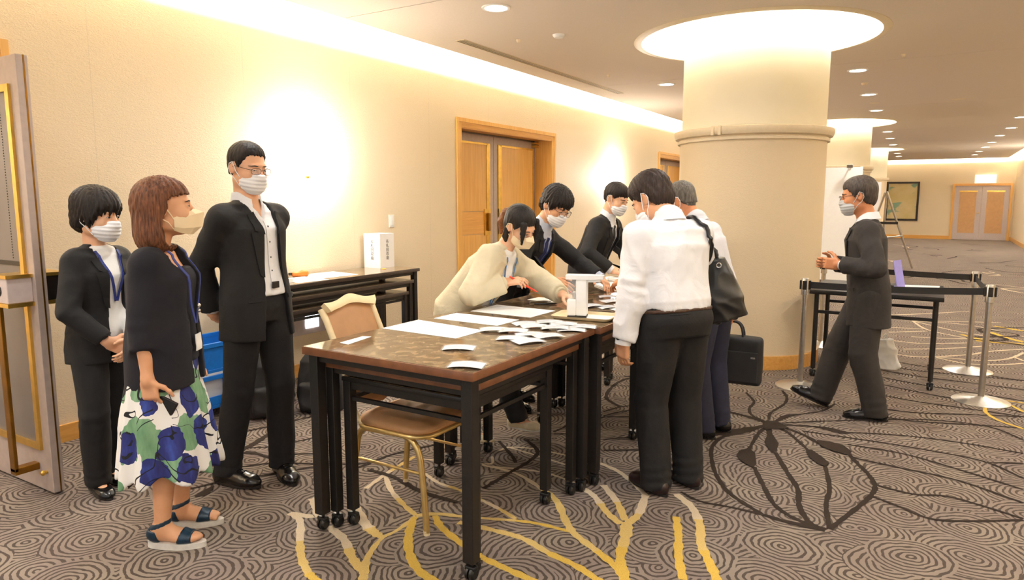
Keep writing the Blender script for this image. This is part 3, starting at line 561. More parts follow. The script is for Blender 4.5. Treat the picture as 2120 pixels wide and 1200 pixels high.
# --- doors in the left wall: oak frame, two leaves with brass borders
def door_frame(par, a, b_, rec=0.25):
    mb = MB()
    mb.span((XL-rec, a, 0), (XL+0.012, a+FW, FT)); mb.span((XL-rec, b_-FW, 0), (XL+0.012, b_, FT)); mb.build('door_jamb', 'oak', par)
    mb = MB(); mb.span((XL-rec, a+FW, FT-FW), (XL+0.012, b_-FW, FT)); 
    mb.span((XL-0.03, a+FW, FT-FW-0.012), (XL+0.004, b_-FW, FT-FW)); mb.build('door_head', 'oak_y', par)
    mb = MB(); o_ = 0.018
    mb.span((XL+0.012, a-0.012, 0), (XL+0.024, a+0.03, FT+0.012)); mb.span((XL+0.012, b_-0.03, 0), (XL+0.024, b_+0.012, FT+0.012)); mb.span((XL+0.012, a+0.03, FT-0.03), (XL+0.024, b_-0.03, FT+0.012)); mb.build('architrave', 'oak', par)
def leaf(par, xp, y0, y1, hand):       # hand: +1 handle side is y1
    lf = MB(); lf.span((xp-0.045, y0+0.004, 0.01), (xp, y1-0.004, FT-FW-0.02)); L = lf.build('door_leaf', 'door_paint', par)
    pw = 0.17; top = FT-FW-0.13
    pa, pb = (y0+0.075, y1-pw) if hand > 0 else (y0+pw, y1-0.075)
    p = MB(); p.span((xp-0.002, pa, 1.335), (xp+0.004, pb, top)); p.build('wood_panel', 'oak', L)
    p = MB(); p.span((xp-0.002, pa, 1.06), (xp+0.005, pb-0.0, 1.33)); p.build('wood_panel', 'oak_y', L)
    p = MB(); p.span((xp-0.002, pa, 0.22), (xp+0.004, pb, 1.055)); p.build('wood_panel', 'oak', L)
    f = MB(); e = 0.022
    i0, i1 = (pa, pb) if hand > 0 else (pb, pa)
    def ss(ya, yb, za, zb): f.span((xp, min(ya, yb), za), (xp+0.012, max(ya, yb), zb))
    ss(pa-e, pb+e, top, top+e); ss(pa-e, pb+e, 0.2, 0.22); 
    s_ = 1 if hand > 0 else -1
    ss(i0-e*s_, i0, 0.22, top); ss(i1, i1+0.075*s_, 0.22, top+e)
    f.build('brass_border', 'brass', L)
    h = MB(); h.span((xp, min(i1-0.06*s_, i1+0.075*s_), 1.04), (xp+0.02, max(i1-0.06*s_, i1+0.075*s_), 1.36)); h.build('lock_plate', 'brass', L)
    h = MB(); yy = i1+0.01*s_; h.span((xp+0.02, yy-0.02, 1.09), (xp+0.05, yy+0.02, 1.31), 0.006); h.build('pull_handle', 'brass_dark', L)
    return L
for i, (a, b_) in enumerate(DOORS):
    if i == 0: continue
    d = thing('door_%d' % (i+1), ['', 'oak framed double doors with brass borders behind the bending people', 'oak framed double doors partly hidden by the round column'][i], 'door', (0, 0, 0), kind='structure')
    door_frame(d, a, b_); ym = (a+b_)/2
    leaf(d, XL-0.25, a+FW, ym, 1); leaf(d, XL-0.25, ym, b_-FW, -1)
    hg = MB(); hg.span((XL-0.25, b_-FW-0.1, FT-FW-0.09), (XL-0.19, b_-FW, FT-FW-0.06)); hg.span((XL-0.25, b_-FW-0.1, FT-FW-0.05), (XL-0.19, b_-FW, FT-FW-0.025)); hg.build('top_hinge', 'brass', d)
    bk = MB(); bk.span((XL-0.36, a, 0), (XL-0.30, b_, FT)); bk.build('door_backing', 'door_paint', d)
# near doorway and its open leaf, standing square to the wall
d = thing('door_1', 'grey metal door leaf with brass trim standing open at the left edge', 'door', (0, 0, 0), kind='structure')
door_frame(d, *DOORS[0])
X0, X1, Y0, Y1, ZT = -4.66, -3.70, 1.640, 1.692, 2.15
mb = MB(); mb.span((X0, Y0, 0.012), (X1, Y1, ZT), 0.003); L = mb.build('door_leaf', 'door_paint', d)
mb = MB(); mb.span((X1-0.002, Y0+0.030, 0.012), (X1+0.0015, Y0+0.037, ZT)); mb.build('edge_seam', 'brass_dark', L)
# glazed panel with brass border on the near face
gx0, gx1, gz0, gz1 = X0+0.12, X1-0.105, 0.26, 1.985
mb = MB(); mb.span((gx0, Y0-0.004, gz0), (gx1, Y0+0.004, gz1)); mb.build('door_panel', 'door_panel', L)
mb = MB(); e = 0.034
mb.span((gx0-e, Y0-0.014, gz1), (gx1+e, Y0, gz1+e)); mb.span((gx0-e, Y0-0.014, gz0-e), (gx1+e, Y0, gz0)); mb.span((gx1, Y0-0.014, gz0), (gx1+e, Y0, gz1)); mb.span((gx0-e, Y0-0.014, gz0), (gx0, Y0, gz1)); mb.build('brass_border', 'brass', L)
for z_ in (1.0, 1.155): mb = MB(); mb.span((gx0, Y0-0.008, z_), (gx1, Y0-0.003, z_+0.022)); mb.build('panel_rail', 'dark_metal', L)
mb = MB()
for k in range(60): mb.span((X1-0.19, Y0-0.006, 1.19+k*0.013), (X1-0.186, Y0-0.003, 1.196+k*0.013))
mb.build('bead_line', 'dark_metal', L)
# lock box with brass lips and long brass pull bar
mb = MB(); mb.span((X1-0.17, Y0-0.11, 0.985), (X1-0.03, Y0, 1.105), 0.004); bx_ = mb.build('lock_box', 'lilac_paint', L)
mb = MB(); mb.span((X1-0.178, Y0-0.116, 1.105), (X1-0.02, Y0, 1.122)); mb.span((X1-0.178, Y0-0.116, 0.966), (X1-0.02, Y0, 0.985)); mb.build('brass_lip', 'brass', L)
mb = MB(); mb.cyl((X1-0.115, Y0-0.110, 1.045), (X1-0.115, Y0-0.113, 1.045), 0.028, n=24); mb.build('lock_rim', 'dark_metal', bx_)
mb = MB(); mb.cyl((X1-0.115, Y0-0.113, 1.04), (X1-0.115, Y0-0.12, 1.04), 0.014, n=20); mb.build('lock_cylinder', 'steel_light', bx_)
mb = MB(); mb.span((X1-0.172, Y0-0.112, 0.13), (X1-0.122, Y0-0.094, 0.985), 0.003); mb.span((X1-0.172, Y0-0.112, 0.115), (X1-0.122, Y0, 0.15), 0.003); mb.build('pull_bar', 'brass_dark', L)
mb = MB(); mb.sphere((X1-0.05, Y0-0.02, 0.115), 0.014, 10); mb.cyl((X1-0.05, Y0, 0.115), (X1-0.05, Y0-0.02, 0.115), 0.008); mb.build('door_stop', 'brass', L)
mb = MB(); mb.span((X1-0.22, Y1, 0.985), (X1-0.03, Y1+0.10, 1.105), 0.004); mb.build('lock_box', 'dark_metal', L)
mb = MB(); mb.span((X1-0.225, Y1, 1.105), (X1-0.02, Y1+0.105, 1.122)); mb.span((X1-0.225, Y1, 0.966), (X1-0.02, Y1+0.105, 0.985)); mb.build('brass_lip', 'brass', L)
# far double doors
d = thing('door_4', 'pale double doors with tan panels at the far end of the foyer', 'door', (0, 0, 0), kind='structure')
mb = MB(); fx0, fx1, fz = 0.5, 2.16, 1.96
mb.span((fx0-0.08, YB-0.06, 0), (fx0, YB, fz+0.08)); mb.span((fx1, YB-0.06, 0), (fx1+0.08, YB, fz+0.08)); mb.build('door_jamb', 'oak', d)
mb = MB(); mb.span((fx0, YB-0.06, fz), (fx1, YB, fz+0.08)); mb.build('door_head', 'oak_x', d)
xm = (fx0+fx1)/2
for a, b_ in ((fx0, xm), (xm, fx1)):
    mb = MB(); mb.span((a+0.004, YB-0.03, 0.01), (b_-0.004, YB-0.002, fz)); L = mb.build('door_leaf', 'lilac_paint', d)
    mb = MB(); mb.span((a+0.16, YB-0.036, 0.25), (b_-0.16, YB-0.03, fz-0.22)); mb.build('tan_panel', 'tan_panel', L)
    mb = MB(); mb.span((a+0.14, YB-0.04, fz-0.22), (b_-0.14, YB-0.03, fz-0.17)); mb.build('brass_border', 'brass', L)
mb = MB(); mb.tube([(xm-0.05, YB-0.03, 0.98), (xm-0.05, YB-0.08, 0.98), (xm-0.12, YB-0.08, 0.98)], 0.012); mb.build('lever_handle', 'brass', d)
# --- lamps the room has
emis('lamp_face', (1.0, 0.93, 0.80), 14.0); emis('sconce_glass', (1.0, 0.93, 0.8), 22.0); emis('sign_white', (0.97, 1.0, 0.95), 5.0); emis('sign_face', (0.93, 0.95, 0.9), 0.7)
mb = MB(); mb.lathe([(0.0, 0), (0.085, 0)], n=24); me_l = mb.mesh('lamp_disc', 'lamp_face')
mb = MB(); mb.lathe([(0.086, 0.002), (0.088, -0.006), (0.108, -0.006), (0.112, 0.002)], n=24); me_r = mb.mesh('trim_ring', 'white_plastic', 40)
rows = [('left', [(-2.98, 4.65), (-3.05, 8.77)], [(-2.96, -1.5), (-2.96, 0.55), (-2.97, 2.6), (-3.1, 12.9), (-3.15, 17.0)]),
        ('middle', [(-0.88, 8.97), (-0.93, 11.08), (-0.97, 13.1), (-1.04, 17.3), (-1.09, 19.24), (-1.14, 21.47), (-1.22, 25.58), (-1.25, 27.32)], [(-0.88, -1.4), (-0.88, 0.6), (-0.88, 2.6), (-0.88, 4.6)]),
        ('right', [(1.15, 15.5), (1.166, 17.69), (1.1, 19.68), (1.07, 21.89), (1.02, 23.8), (0.96, 25.85), (0.92, 27.7)], [(1.24, -1.4), (1.23, 0.6), (1.22, 2.7), (1.22, 4.8), (1.21, 6.9), (1.2, 9.0), (1.18, 11.2), (1.17, 13.3)])]
for rn, seen, unseen in rows:
    for k, (x, y) in enumerate(seen+unseen):
        lab = 'round recessed downlight, %s nearest in the %s row of the ceiling' % (ORD[k], rn) if k < len(seen) else 'round recessed ceiling downlight out of sight in the %s row' % rn
        o = thing('downlight', lab, 'downlight', (x, y, HZ-0.0035), 0, 'recessed ceiling downlights' if k < len(seen) else 'ceiling downlights out of sight, %s row' % rn)
        link('lamp_disc', me_l, o); link('trim_ring', me_r, o)
        area('downlight_lamp', (x, y, HZ-0.02), (0, 0, 0), 0.16, 0.16, LIGHT['down'], WARM, 'DISK', 150)
def sconce(x, y, z, rz, label):
    o = thing('wall_sconce', label, 'wall lamp', (x, y, z), rz, 'wall sconces')
    mb = MB(); mb.span((0, -0.05, -0.09), (0.02, 0.05, 0.09), 0.004); mb.build('back_plate', 'brass', o)
    n = 16; rows_ = []
    for i in range(9):
        u = i/8; rad = 0.045+0.085*math.sin(u*PI/2)
        rows_.append([(0.02+rad*math.sin(PI*k/n)*0.95, -rad*math.cos(PI*k/n)*1.15, -0.15+0.26*u) for k in range(n+1)])
    mb = MB(); mb.grid(rows_, 0.004); mb.build('glass_shade', 'sconce_glass', o, 50)
    mb = MB(); mb.sphere((0.04, 0, -0.155), 0.018, 10); mb.build('finial', 'brass', o, 50)
    l = bpy.data.lights.new('sconce_lamp', 'POINT'); l.energy = LIGHT['sconce']; l.color = (1.0, 0.97, 0.92); l.shadow_soft_size = 0.1
    q = bpy.data.objects.new('sconce_lamp', l); C.objects.link(q); q.location = Vector((x, y, z+0.02)) + Rz(rz) @ Vector((0.24, 0, 0))
sconce(XL, 4.068, 1.82, 0, 'glowing wall sconce beside the tall man in glasses')
sconce(XL, 10.48, 1.80, 0, 'glowing wall sconce between the two oak doors')
sconce(XL, 16.9, 1.80, 0, 'glowing wall sconce hidden behind the round column')
sconce(XR, 23.6, 1.83, PI, 'glowing wall sconce on the right wall by the far doors')
# exit sign over the far doors
o = thing('exit_sign', 'lit white exit sign box over the far double doors', 'sign', (1.4, YB, 2.05)); 
mb = MB(); mb.span((-0.32, -0.09, 0), (0.32, 0, 0.3), 0.006); mb.build('sign_box', 'sign_face', o)
mb = MB(); mb.span((-0.13, -0.1, 0.03), (0.13, -0.088, 0.27), 0.004); mb.build('lit_pictogram_panel', 'sign_white', o)
# air slot, detectors, switch
o = thing('air_vent', 'long narrow slotted air vent in the ceiling beside the left wall', 'vent', (-3.855, 7.3, HZ))
mb = MB()
for dx in (-0.05, 0.044): mb.span((dx, -1.9, -0.006), (dx+0.006, 1.9, 0))
mb.span((-0.05, -1.906, -0.006), (0.05, -1.9, 0)); mb.span((-0.05, 1.9, -0.006), (0.05, 1.906, 0)); mb.build('vent_frame', 'cornice', o)
for dx in (-0.026, 0.0, 0.02): mb = MB(); mb.span((dx, -1.9, -0.005), (dx+0.006, 1.9, -0.0005)); mb.build('slat', 'cornice', o)
mb = MB(); mb.span((-0.044, -1.9, -0.002), (0.044, 1.9, -0.0003)); mb.build('slot', 'dark_metal', o)
for (x, y, lab, rr) in ((-2.985, 5.69, 'round white smoke detector on the ceiling left of the column', 0.055), (-3.39, 5.67, 'tiny ceiling sprinkler beside the air vent', 0.02), (-3.42, 7.78, 'tiny ceiling sprinkler behind the air vent end', 0.02), (-0.4, 8.24, 'tiny ceiling sprinkler right of the big column', 0.02), (0.154, 12.29, 'flat brown ceiling speaker near the right downlights', 0.1), (-0.895, 10.0, 'small ceiling sprinkler between the first middle downlights', 0.04), (-0.93, 12.1, 'small round ceiling speaker between the middle downlights', 0.07)):
    nm = 'smoke_detector' if 'detector' in lab else ('ceiling_speaker' if 'speaker' in lab else 'sprinkler')
    mb = MB(); mb.lathe([(0, -0.028 if rr < 0.06 else -0.006), (rr*0.7, -0.026 if rr < 0.06 else -0.006), (rr*0.95, -0.012 if rr < 0.06 else -0.005), (rr, 0)], n=20)
    tag(mb.build(nm, 'white_plastic' if rr == 0.055 else 'cornice', None, 40, (x, y, HZ)), lab, nm.replace('_', ' '))
o = thing('wall_switch', 'white double wall switch plate above the lettered box', 'switch', (XL, 5.135, 1.27))
mb = MB(); mb.span((0, -0.036, -0.06), (0.008, 0.036, 0.06), 0.002); mb.build('switch_plate', 'white_plastic', o)
for z_ in (-0.022, 0.022): mb = MB(); mb.span((0.008, -0.014, z_-0.019), (0.012, 0.014, z_+0.019), 0.001); mb.build('rocker', 'paper', o)
# painting on the far wall
m, t, b = nt('painting'); setp(b, Roughness=0.5)
v = coord(t, 'Object'); n = nd(t, 'ShaderNodeTexNoise', Scale=1.6, Detail=4.0); t.links.new(v, n.inputs['Vector'])
bg = ramp(t, n.outputs[0], [(0.3, srgb(196, 178, 110)), (0.6, srgb(214, 196, 150)), (0.8, srgb(206, 196, 176))])
n2 = nd(t, 'ShaderNodeTexNoise', Scale=1.7, Detail=1.5); t.links.new(coord(t, 'Object', (1, 1, 2.4)), n2.inputs['Vector'])
t.links.new(mixc(t, ramp(t, n2.outputs[0], [(0.60, (0, 0, 0)), (0.64, (1, 1, 1))]), bg, srgb(124, 158, 134)), b.inputs['Base Color'])
o = thing('painting', 'framed ochre painting with green brush marks on the far wall', 'painting', (-1.18, YB, 1.4))
mb = MB(); mb.span((-0.5, -0.03, -0.68), (0.5, -0.01, 0.68)); mb.build('canvas', 'painting', o)
mb = MB(); mb.span((-0.55, -0.05, -0.73), (-0.48, 0, 0.73)); mb.span((0.48, -0.05, -0.73), (0.55, 0, 0.73)); mb.span((-0.48, -0.05, 0.66), (0.48, 0, 0.73)); mb.span((-0.48, -0.05, -0.73), (0.48, 0, -0.66)); mb.build('frame', 'dark_metal', o)

# ================================================================== FURNITURE
def caster(par, x, y, r=0.027):
    mb = MB()
    for s_ in (-1, 1): mb.tube([(x+s_*0.004, y, r), (x+s_*0.014, y, r), (x+s_*0.022, y, r)], [r, r, r*0.7], 14)
    o = mb.build('caster', 'black_plastic', par, 40)
    mb = MB(); mb.cyl((x, y, r), (x, y+0.004, 0.082), 0.007, n=8); mb.box((x, y, r+0.022), (0.05, 0.03, 0.022), None, 0.006); mb.build('caster_stem', 'black_plastic', par)
def nest_table(name, label, x0, x1, y0, y1, h, edge, ins=0.045, ls=0.05, th=0.035, apron=0.032, stretch=None, group=None, lower_rail=None):
    cx, cy = (x0+x1)/2, (y0+y1)/2; hx, hy = (x1-x0)/2, (y1-y0)/2
    o = thing(name, label, 'table', (cx, cy, 0), 0, group)
    mb = MB(); mb.span((-hx, -hy, h-th), (hx, hy, h-0.0015), 0.003); t_ = mb.build('table_top', edge, o, 30)
    mb = MB(); mb.span((-hx+0.005, -hy+0.005, h-0.0015), (hx-0.005, hy-0.005, h)); mb.build('marble_surface', 'marble', t_)
    lx, ly = hx-ins, hy-ins
    mb = MB(); az = h-th; w_ = 0.022
    for s_ in (-1, 1):
        mb.span((-lx, s_*ly-w_/2, az-apron), (lx, s_*ly+w_/2, az)); mb.span((s_*lx-w_/2, -ly, az-apron), (s_*lx+w_/2, ly, az))
    mb.build('apron', 'black_paint', o)
    if stretch:
        mb = MB()
        for s_ in (-1, 1): mb.span((-lx, s_*ly-0.009, stretch-0.009), (lx, s_*ly+0.009, stretch+0.009)); mb.span((s_*lx-0.009, -ly, stretch-0.009), (s_*lx+0.009, ly, stretch+0.009))
        mb.build('stretcher', 'black_paint', o)
    for sx in (-1, 1):
        for sy in (-1, 1):
            mb = MB(); mb.span((sx*lx-ls/2, sy*ly-ls/2, 0.075), (sx*lx+ls/2, sy*ly+ls/2, h-th), 0.003); l_ = mb.build('leg', 'black_paint', o)
            caster(l_, sx*lx, sy*ly)
    return o
def nest(x0, x1, y0, y1, where):
    nest_table('nesting_table', 'largest marble topped nesting table, topmost of the %s registration nest' % where, x0, x1, y0, y1, 0.845, 'wood_edge', group='registration nesting tables')
    nest_table('nesting_table', 'middle sized nesting table under the topmost one of the %s registration nest' % where, x0+0.055, x1-0.045, y0+0.075, y1-0.085, 0.775, 'wood_edge', 0.025, 0.042, 0.03, 0.024, group='registration nesting tables')
    nest_table('nesting_table', 'smallest black nesting table innermost of the %s registration nest' % where, x0+0.105, x1-0.1, y0+0.126, y1-0.25, 0.7, 'black_paint', 0.025, 0.042, 0.022, 0.036, 0.598, group='registration nesting tables')
nest(-2.325, -1.42, 2.05, 3.12, 'near'); nest(-2.30, -1.395, 3.135, 4.205, 'middle'); nest(-2.30, -1.395, 4.225, 5.295, 'far')
WT = 0.86
for k, (dy, dx, h) in enumerate(((0, 0, WT), (0.09, 0.03, 0.76), (0.17, 0.05, 0.66))):
    nest_table('nesting_table', ['long narrow dark nesting table along the left wall holding papers and the lettered box', 'middle nesting table tucked under the long one at the wall', 'lowest nesting table tucked under the long one at the wall'][k], -4.455+dx, -3.99-dx*0.4, 3.25+dy, 4.93-dy*0.8, h, 'wood_edge_dark', 0.04 if k == 0 else 0.03, 0.045 if k == 0 else 0.04, 0.03, 0.03, (h-0.075) if k == 2 else None, group='nesting tables along the wall')
# --- banquet chair facing the table
ch = thing('banquet_chair', 'tan upholstered banquet chair with gold tube legs tucked under the near table', 'chair', (-2.075, 2.495, 0))
def arc(p0, p1, p2, n=6): return [tuple((1-u)**2*np.array(p0)+2*u*(1-u)*np.array(p1)+u*u*np.array(p2)) for u in [i/n for i in range(n+1)]]
for s_ in (-1, 1):
    y = s_*0.185
    rail = arc((0.19, y, 0.33), (0.175, y, 0.425), (0.08, y, 0.43)) + [(-0.1, y, 0.425)] + arc((-0.12, y, 0.425), (-0.17, y, 0.42), (-0.185, y, 0.36))
    mb = MB(); mb.tube([(0.235, s_*0.205, 0.012), (0.215, s_*0.195, 0.18)] + rail + [(-0.2, s_*0.19, 0.25), (-0.228, s_*0.2, 0.012)], 0.0145, 10); l_ = mb.build('side_frame', 'gold_frame', ch, 50)
    for p in ((0.235, s_*0.205, 0.0), (-0.228, s_*0.2, 0.0)): mb = MB(); mb.cyl(p, (p[0]*0.99, p[1], 0.022), 0.0145, n=12); mb.build('foot_cap', 'cream_frame', l_)
    mb = MB(); mb.tube([(0.205, s_*0.19, 0.27), (-0.2, s_*0.19, 0.27)], 0.0075, 8); mb.build('side_stretcher', 'gold_frame', ch, 50)
    bp = arc((-0.12, y, 0.43), (-0.19, y, 0.44), (-0.205, y*1.0, 0.52)) + [(-0.25, y*0.93, 0.62), (-0.325, y*0.9, 0.78), (-0.385, y*0.9, 0.9), (-0.415, y*0.92, 0.955)]
    mb = MB(); mb.tube(bp, [0.013]*7 + [0.014, 0.015, 0.016, 0.017], 10); mb.build('back_post', 'gold_frame' if False else 'cream_frame', ch, 50)
mb = MB(); rows_ = []
for i in range(9):
    u = i/8; th = -PI/2+PI*u
    rows_.append(u)
def rounded(a, b_, r, n=6):
    P = []
    for (sx, sy, a0) in ((1, 1, 0), (-1, 1, 90), (-1, -1, 180), (1, -1, 270)):
        for i in range(n+1):
            q = math.radians(a0+90*i/n); P.append((sx*(a-r)+r*math.cos(q), sy*(b_-r)+r*math.sin(q)))
    return P
def cushion(prof, z0, z1, puff):
    mb = MB(); n = len(prof); R_ = []
    for (sc, z) in ((0.97, z0), (1.0, z0+0.008), (1.005, (z0+z1)/2), (0.985, z1-0.008), (0.94, z1), (0.7, z1+puff*0.7), (0.35, z1+puff), (0.02, z1+puff)): R_.append([(p[0]*sc, p[1]*sc, z) for p in prof])
    V = [q for r_ in R_ for q in r_]; F = [(i*n+k, i*n+(k+1) % n, (i+1)*n+(k+1) % n, (i+1)*n+k) for i in range(len(R_)-1) for k in range(n)]
    F.append(tuple(reversed(range(n)))); F.append(tuple((len(R_)-1)*n+k for k in range(n)))
    return mb.add(V, F)
sp = [(x+0.01, y) for x, y in rounded(0.215, 0.205, 0.1)]
cushion(sp, 0.442, 0.478, 0.022).build('seat_pad', 'tan_vinyl', ch, 60)
mb = MB(); mb.tube([(p[0]*0.99, p[1]*0.99, 0.434) for p in sp], 0.011, 8, closed=True); mb.build('seat_rail', 'gold_frame', ch, 50)
# back: posts above carry a padded oval panel under a humped cream crest
def back_x(z): return -0.2 - (z-0.5)*0.47
def halfw(z):
    u = (z-0.5)/0.455
    return 0.152*math.sqrt(max(0.0, 1-max(0, (0.18-u)/0.18)**2))*0.98+0.004*u
for (off, nm) in ((0.016, 'back_pad'), (-0.016, 'back_pad')):
    rows_ = []
    for i in range(17):
        z = 0.5+0.452*i/16; w_ = max(0.012, halfw(z)); r_ = []
        crest = 0.0
        for k in range(13):
            c_ = -1+2*k/12; bul = (1-c_**4)*(1-(2*i/16-1)**6)
            r_.append((back_x(z)+off*(0.3+bul), c_*w_, z + (0.022*(1-c_*c_) if i > 12 else 0)*(i-12)/4 if i > 12 else z))
        rows_.append(r_)
    mb = MB(); mb.grid(rows_, 0.004); mb.build(nm, 'tan_vinyl', ch, 60)
outer = []; inner = []
for k in range(25):
    c_ = -1+2*k/24
    hump = 0.963 + 0.034*math.exp(-(c_/0.42)**2) + 0.008*abs(c_)**4
    outer.append((c_*0.178, hump)); inner.append((c_*0.154, 0.938+0.026*(1-c_*c_)))
rows_ = [[(back_x(z)+0.015, y, z) for y, z in inner], [(back_x(z)+0.018, y, z) for y, z in [((a[0]+b_[0])/2, (a[1]+b_[1])/2) for a, b_ in zip(inner, outer)]], [(back_x(z)+0.012, y, z) for y, z in outer]]
mb = MB(); mb.grid(rows_, -0.028); mb.build('crest_rail', 'cream_frame', ch, 50)
# --- black table beyond the stanchions
o = thing('folding_table', 'plain black table on casters inside the belt barrier', 'table', (-0.385, 6.56, 0))
mb = MB(); mb.span((-0.475, -0.43, 0.705), (0.475, 0.43, 0.74), 0.004); mb.build('table_top', 'black_paint', o, 30)
for sx in (-1, 1):
    for sy in (-1, 1):
        mb = MB(); mb.cyl((sx*0.425, sy*0.36, 0.07), (sx*0.425, sy*0.36, 0.705), 0.019, n=12); l_ = mb.build('leg', 'black_paint', o, 40); caster(l_, sx*0.425, sy*0.36)
for s_ in (-1, 1): mb = MB(); mb.span((-0.425, s_*0.36-0.008, 0.54), (0.425, s_*0.36+0.008, 0.565)); mb.build('stretcher', 'black_paint', o)
# --- stanchions with belts
def stanchion(x, y, label):
    o = thing('stanchion', label, 'stanchion', (x, y, 0), 0, 'belt barrier posts')
    mb = MB(); mb.lathe([(0, 0), (0.185, 0), (0.187, 0.004), (0.18, 0.009), (0.05, 0.03), (0.03, 0.04), (0, 0.04)], n=40); mb.build('base', 'steel_light', o, 40)
    mb = MB(); mb.lathe([(0, 0.03), (0.021, 0.03), (0.021, 0.74), (0, 0.74)], n=20); mb.build('post', 'steel', o, 40)
    mb = MB(); mb.lathe([(0.022, 0.735), (0.03, 0.738), (0.03, 0.862), (0.027, 0.867), (0, 0.868)], n=20); mb.build('belt_head', 'steel', o, 40)
    for a in range(4):
        mb = MB(); mb.box((0.034*math.cos(a*PI/2), 0.034*math.sin(a*PI/2), 0.815), (0.012, 0.03, 0.07), Rz(a*PI/2), 0.003); mb.build('belt_slot', 'dark_metal', o)
    return o
ST = [(-0.845, 5.80), (0.366, 6.05), (0.316, 7.09), (-0.94, 7.6)]
SO = [stanchion(p[0], p[1], lab) for p, lab in zip(ST, ('steel belt post in front of the round column', 'nearest steel belt post on the right side', 'steel belt post behind the right front one', 'steel belt post behind the black table beside the walking man'))]
for (a, b_, lab) in ((0, 1, 'black barrier belt'), (1, 2, 'black barrier belt'), (2, 3, 'black barrier belt')):
    P = np.array((0.0, 0.0)); Q = np.array(ST[b_])-np.array(ST[a]); d = Q/np.linalg.norm(Q); P = d*0.04; Q = Q-d*0.035
    rows_ = [[(P[0]*(1-u)+Q[0]*u, P[1]*(1-u)+Q[1]*u, zz-0.012*4*u*(1-u)) for u in [i/12 for i in range(13)]] for zz in (0.79, 0.84)]
    mb = MB(); mb.grid(rows_, 0.003); tag(mb.build('belt', 'black_nylon', SO[a]), lab)
# --- white partition panels and easel
def panel_board(x0, x1, y, z1, lab):
    o = thing('partition_panel', lab, 'panel', ((x0+x1)/2, y, 0), 0, 'white partition panels'); h = (x1-x0)/2
    mb = MB(); mb.span((-h, -0.015, 0.04), (h, 0.015, z1)); mb.build('board', 'paper', o)
    for s_ in (-1, 1): mb = MB(); mb.span((s_*h-0.02, -0.02, 0), (s_*h+0.02, 0.02, z1+0.01)); mb.build('edge_post', 'white_plastic', o); 
    for s_ in (-1, 1): mb = MB(); mb.span((s_*h-0.02, -0.2, 0), (s_*h+0.02, 0.2, 0.03)); mb.build('foot', 'white_plastic', o)
    return o
o = panel_board(-2.12, -1.17, 13.55, 2.03, 'tall white partition panel behind the walking man')
mb = MB(); mb.tube([(0.3, -0.02, 2.0), (0.3, -0.02, 2.06), (0.3, -0.12, 2.07)], 0.012, 8); mb.box((0.3, -0.14, 2.05), (0.1, 0.05, 0.06), Rx(0.5), 0.005); mb.build('clip_lamp', 'steel', o)
panel_board(-2.6, -1.42, 22.3, 1.95, 'farther white partition panel beside the painting')
o = thing('easel', 'folding aluminium easel standing alone down the foyer', 'easel', (-0.68, 16.9, 0))
for p in (((-0.32, 0.25, 0), (-0.27, 0.0, 1.62)), ((0.3, 0.3, 0), (-0.27, 0.0, 1.64)), ((-0.75, 0.28, 0), (-0.3, 0, 1.62))):
    mb = MB(); mb.tube(p, 0.022, 8); mb.build('leg', 'steel', o)
mb = MB(); mb.span((-0.42, -0.06, 0.95), (-0.02, 0.03, 1.0)); mb.build('ledge', 'dark_metal', o)
mb = MB(); mb.tube([(-0.5, 0.1, 0.62), (0.08, 0.15, 0.7)], 0.015, 8); mb.build('spreader', 'steel', o)

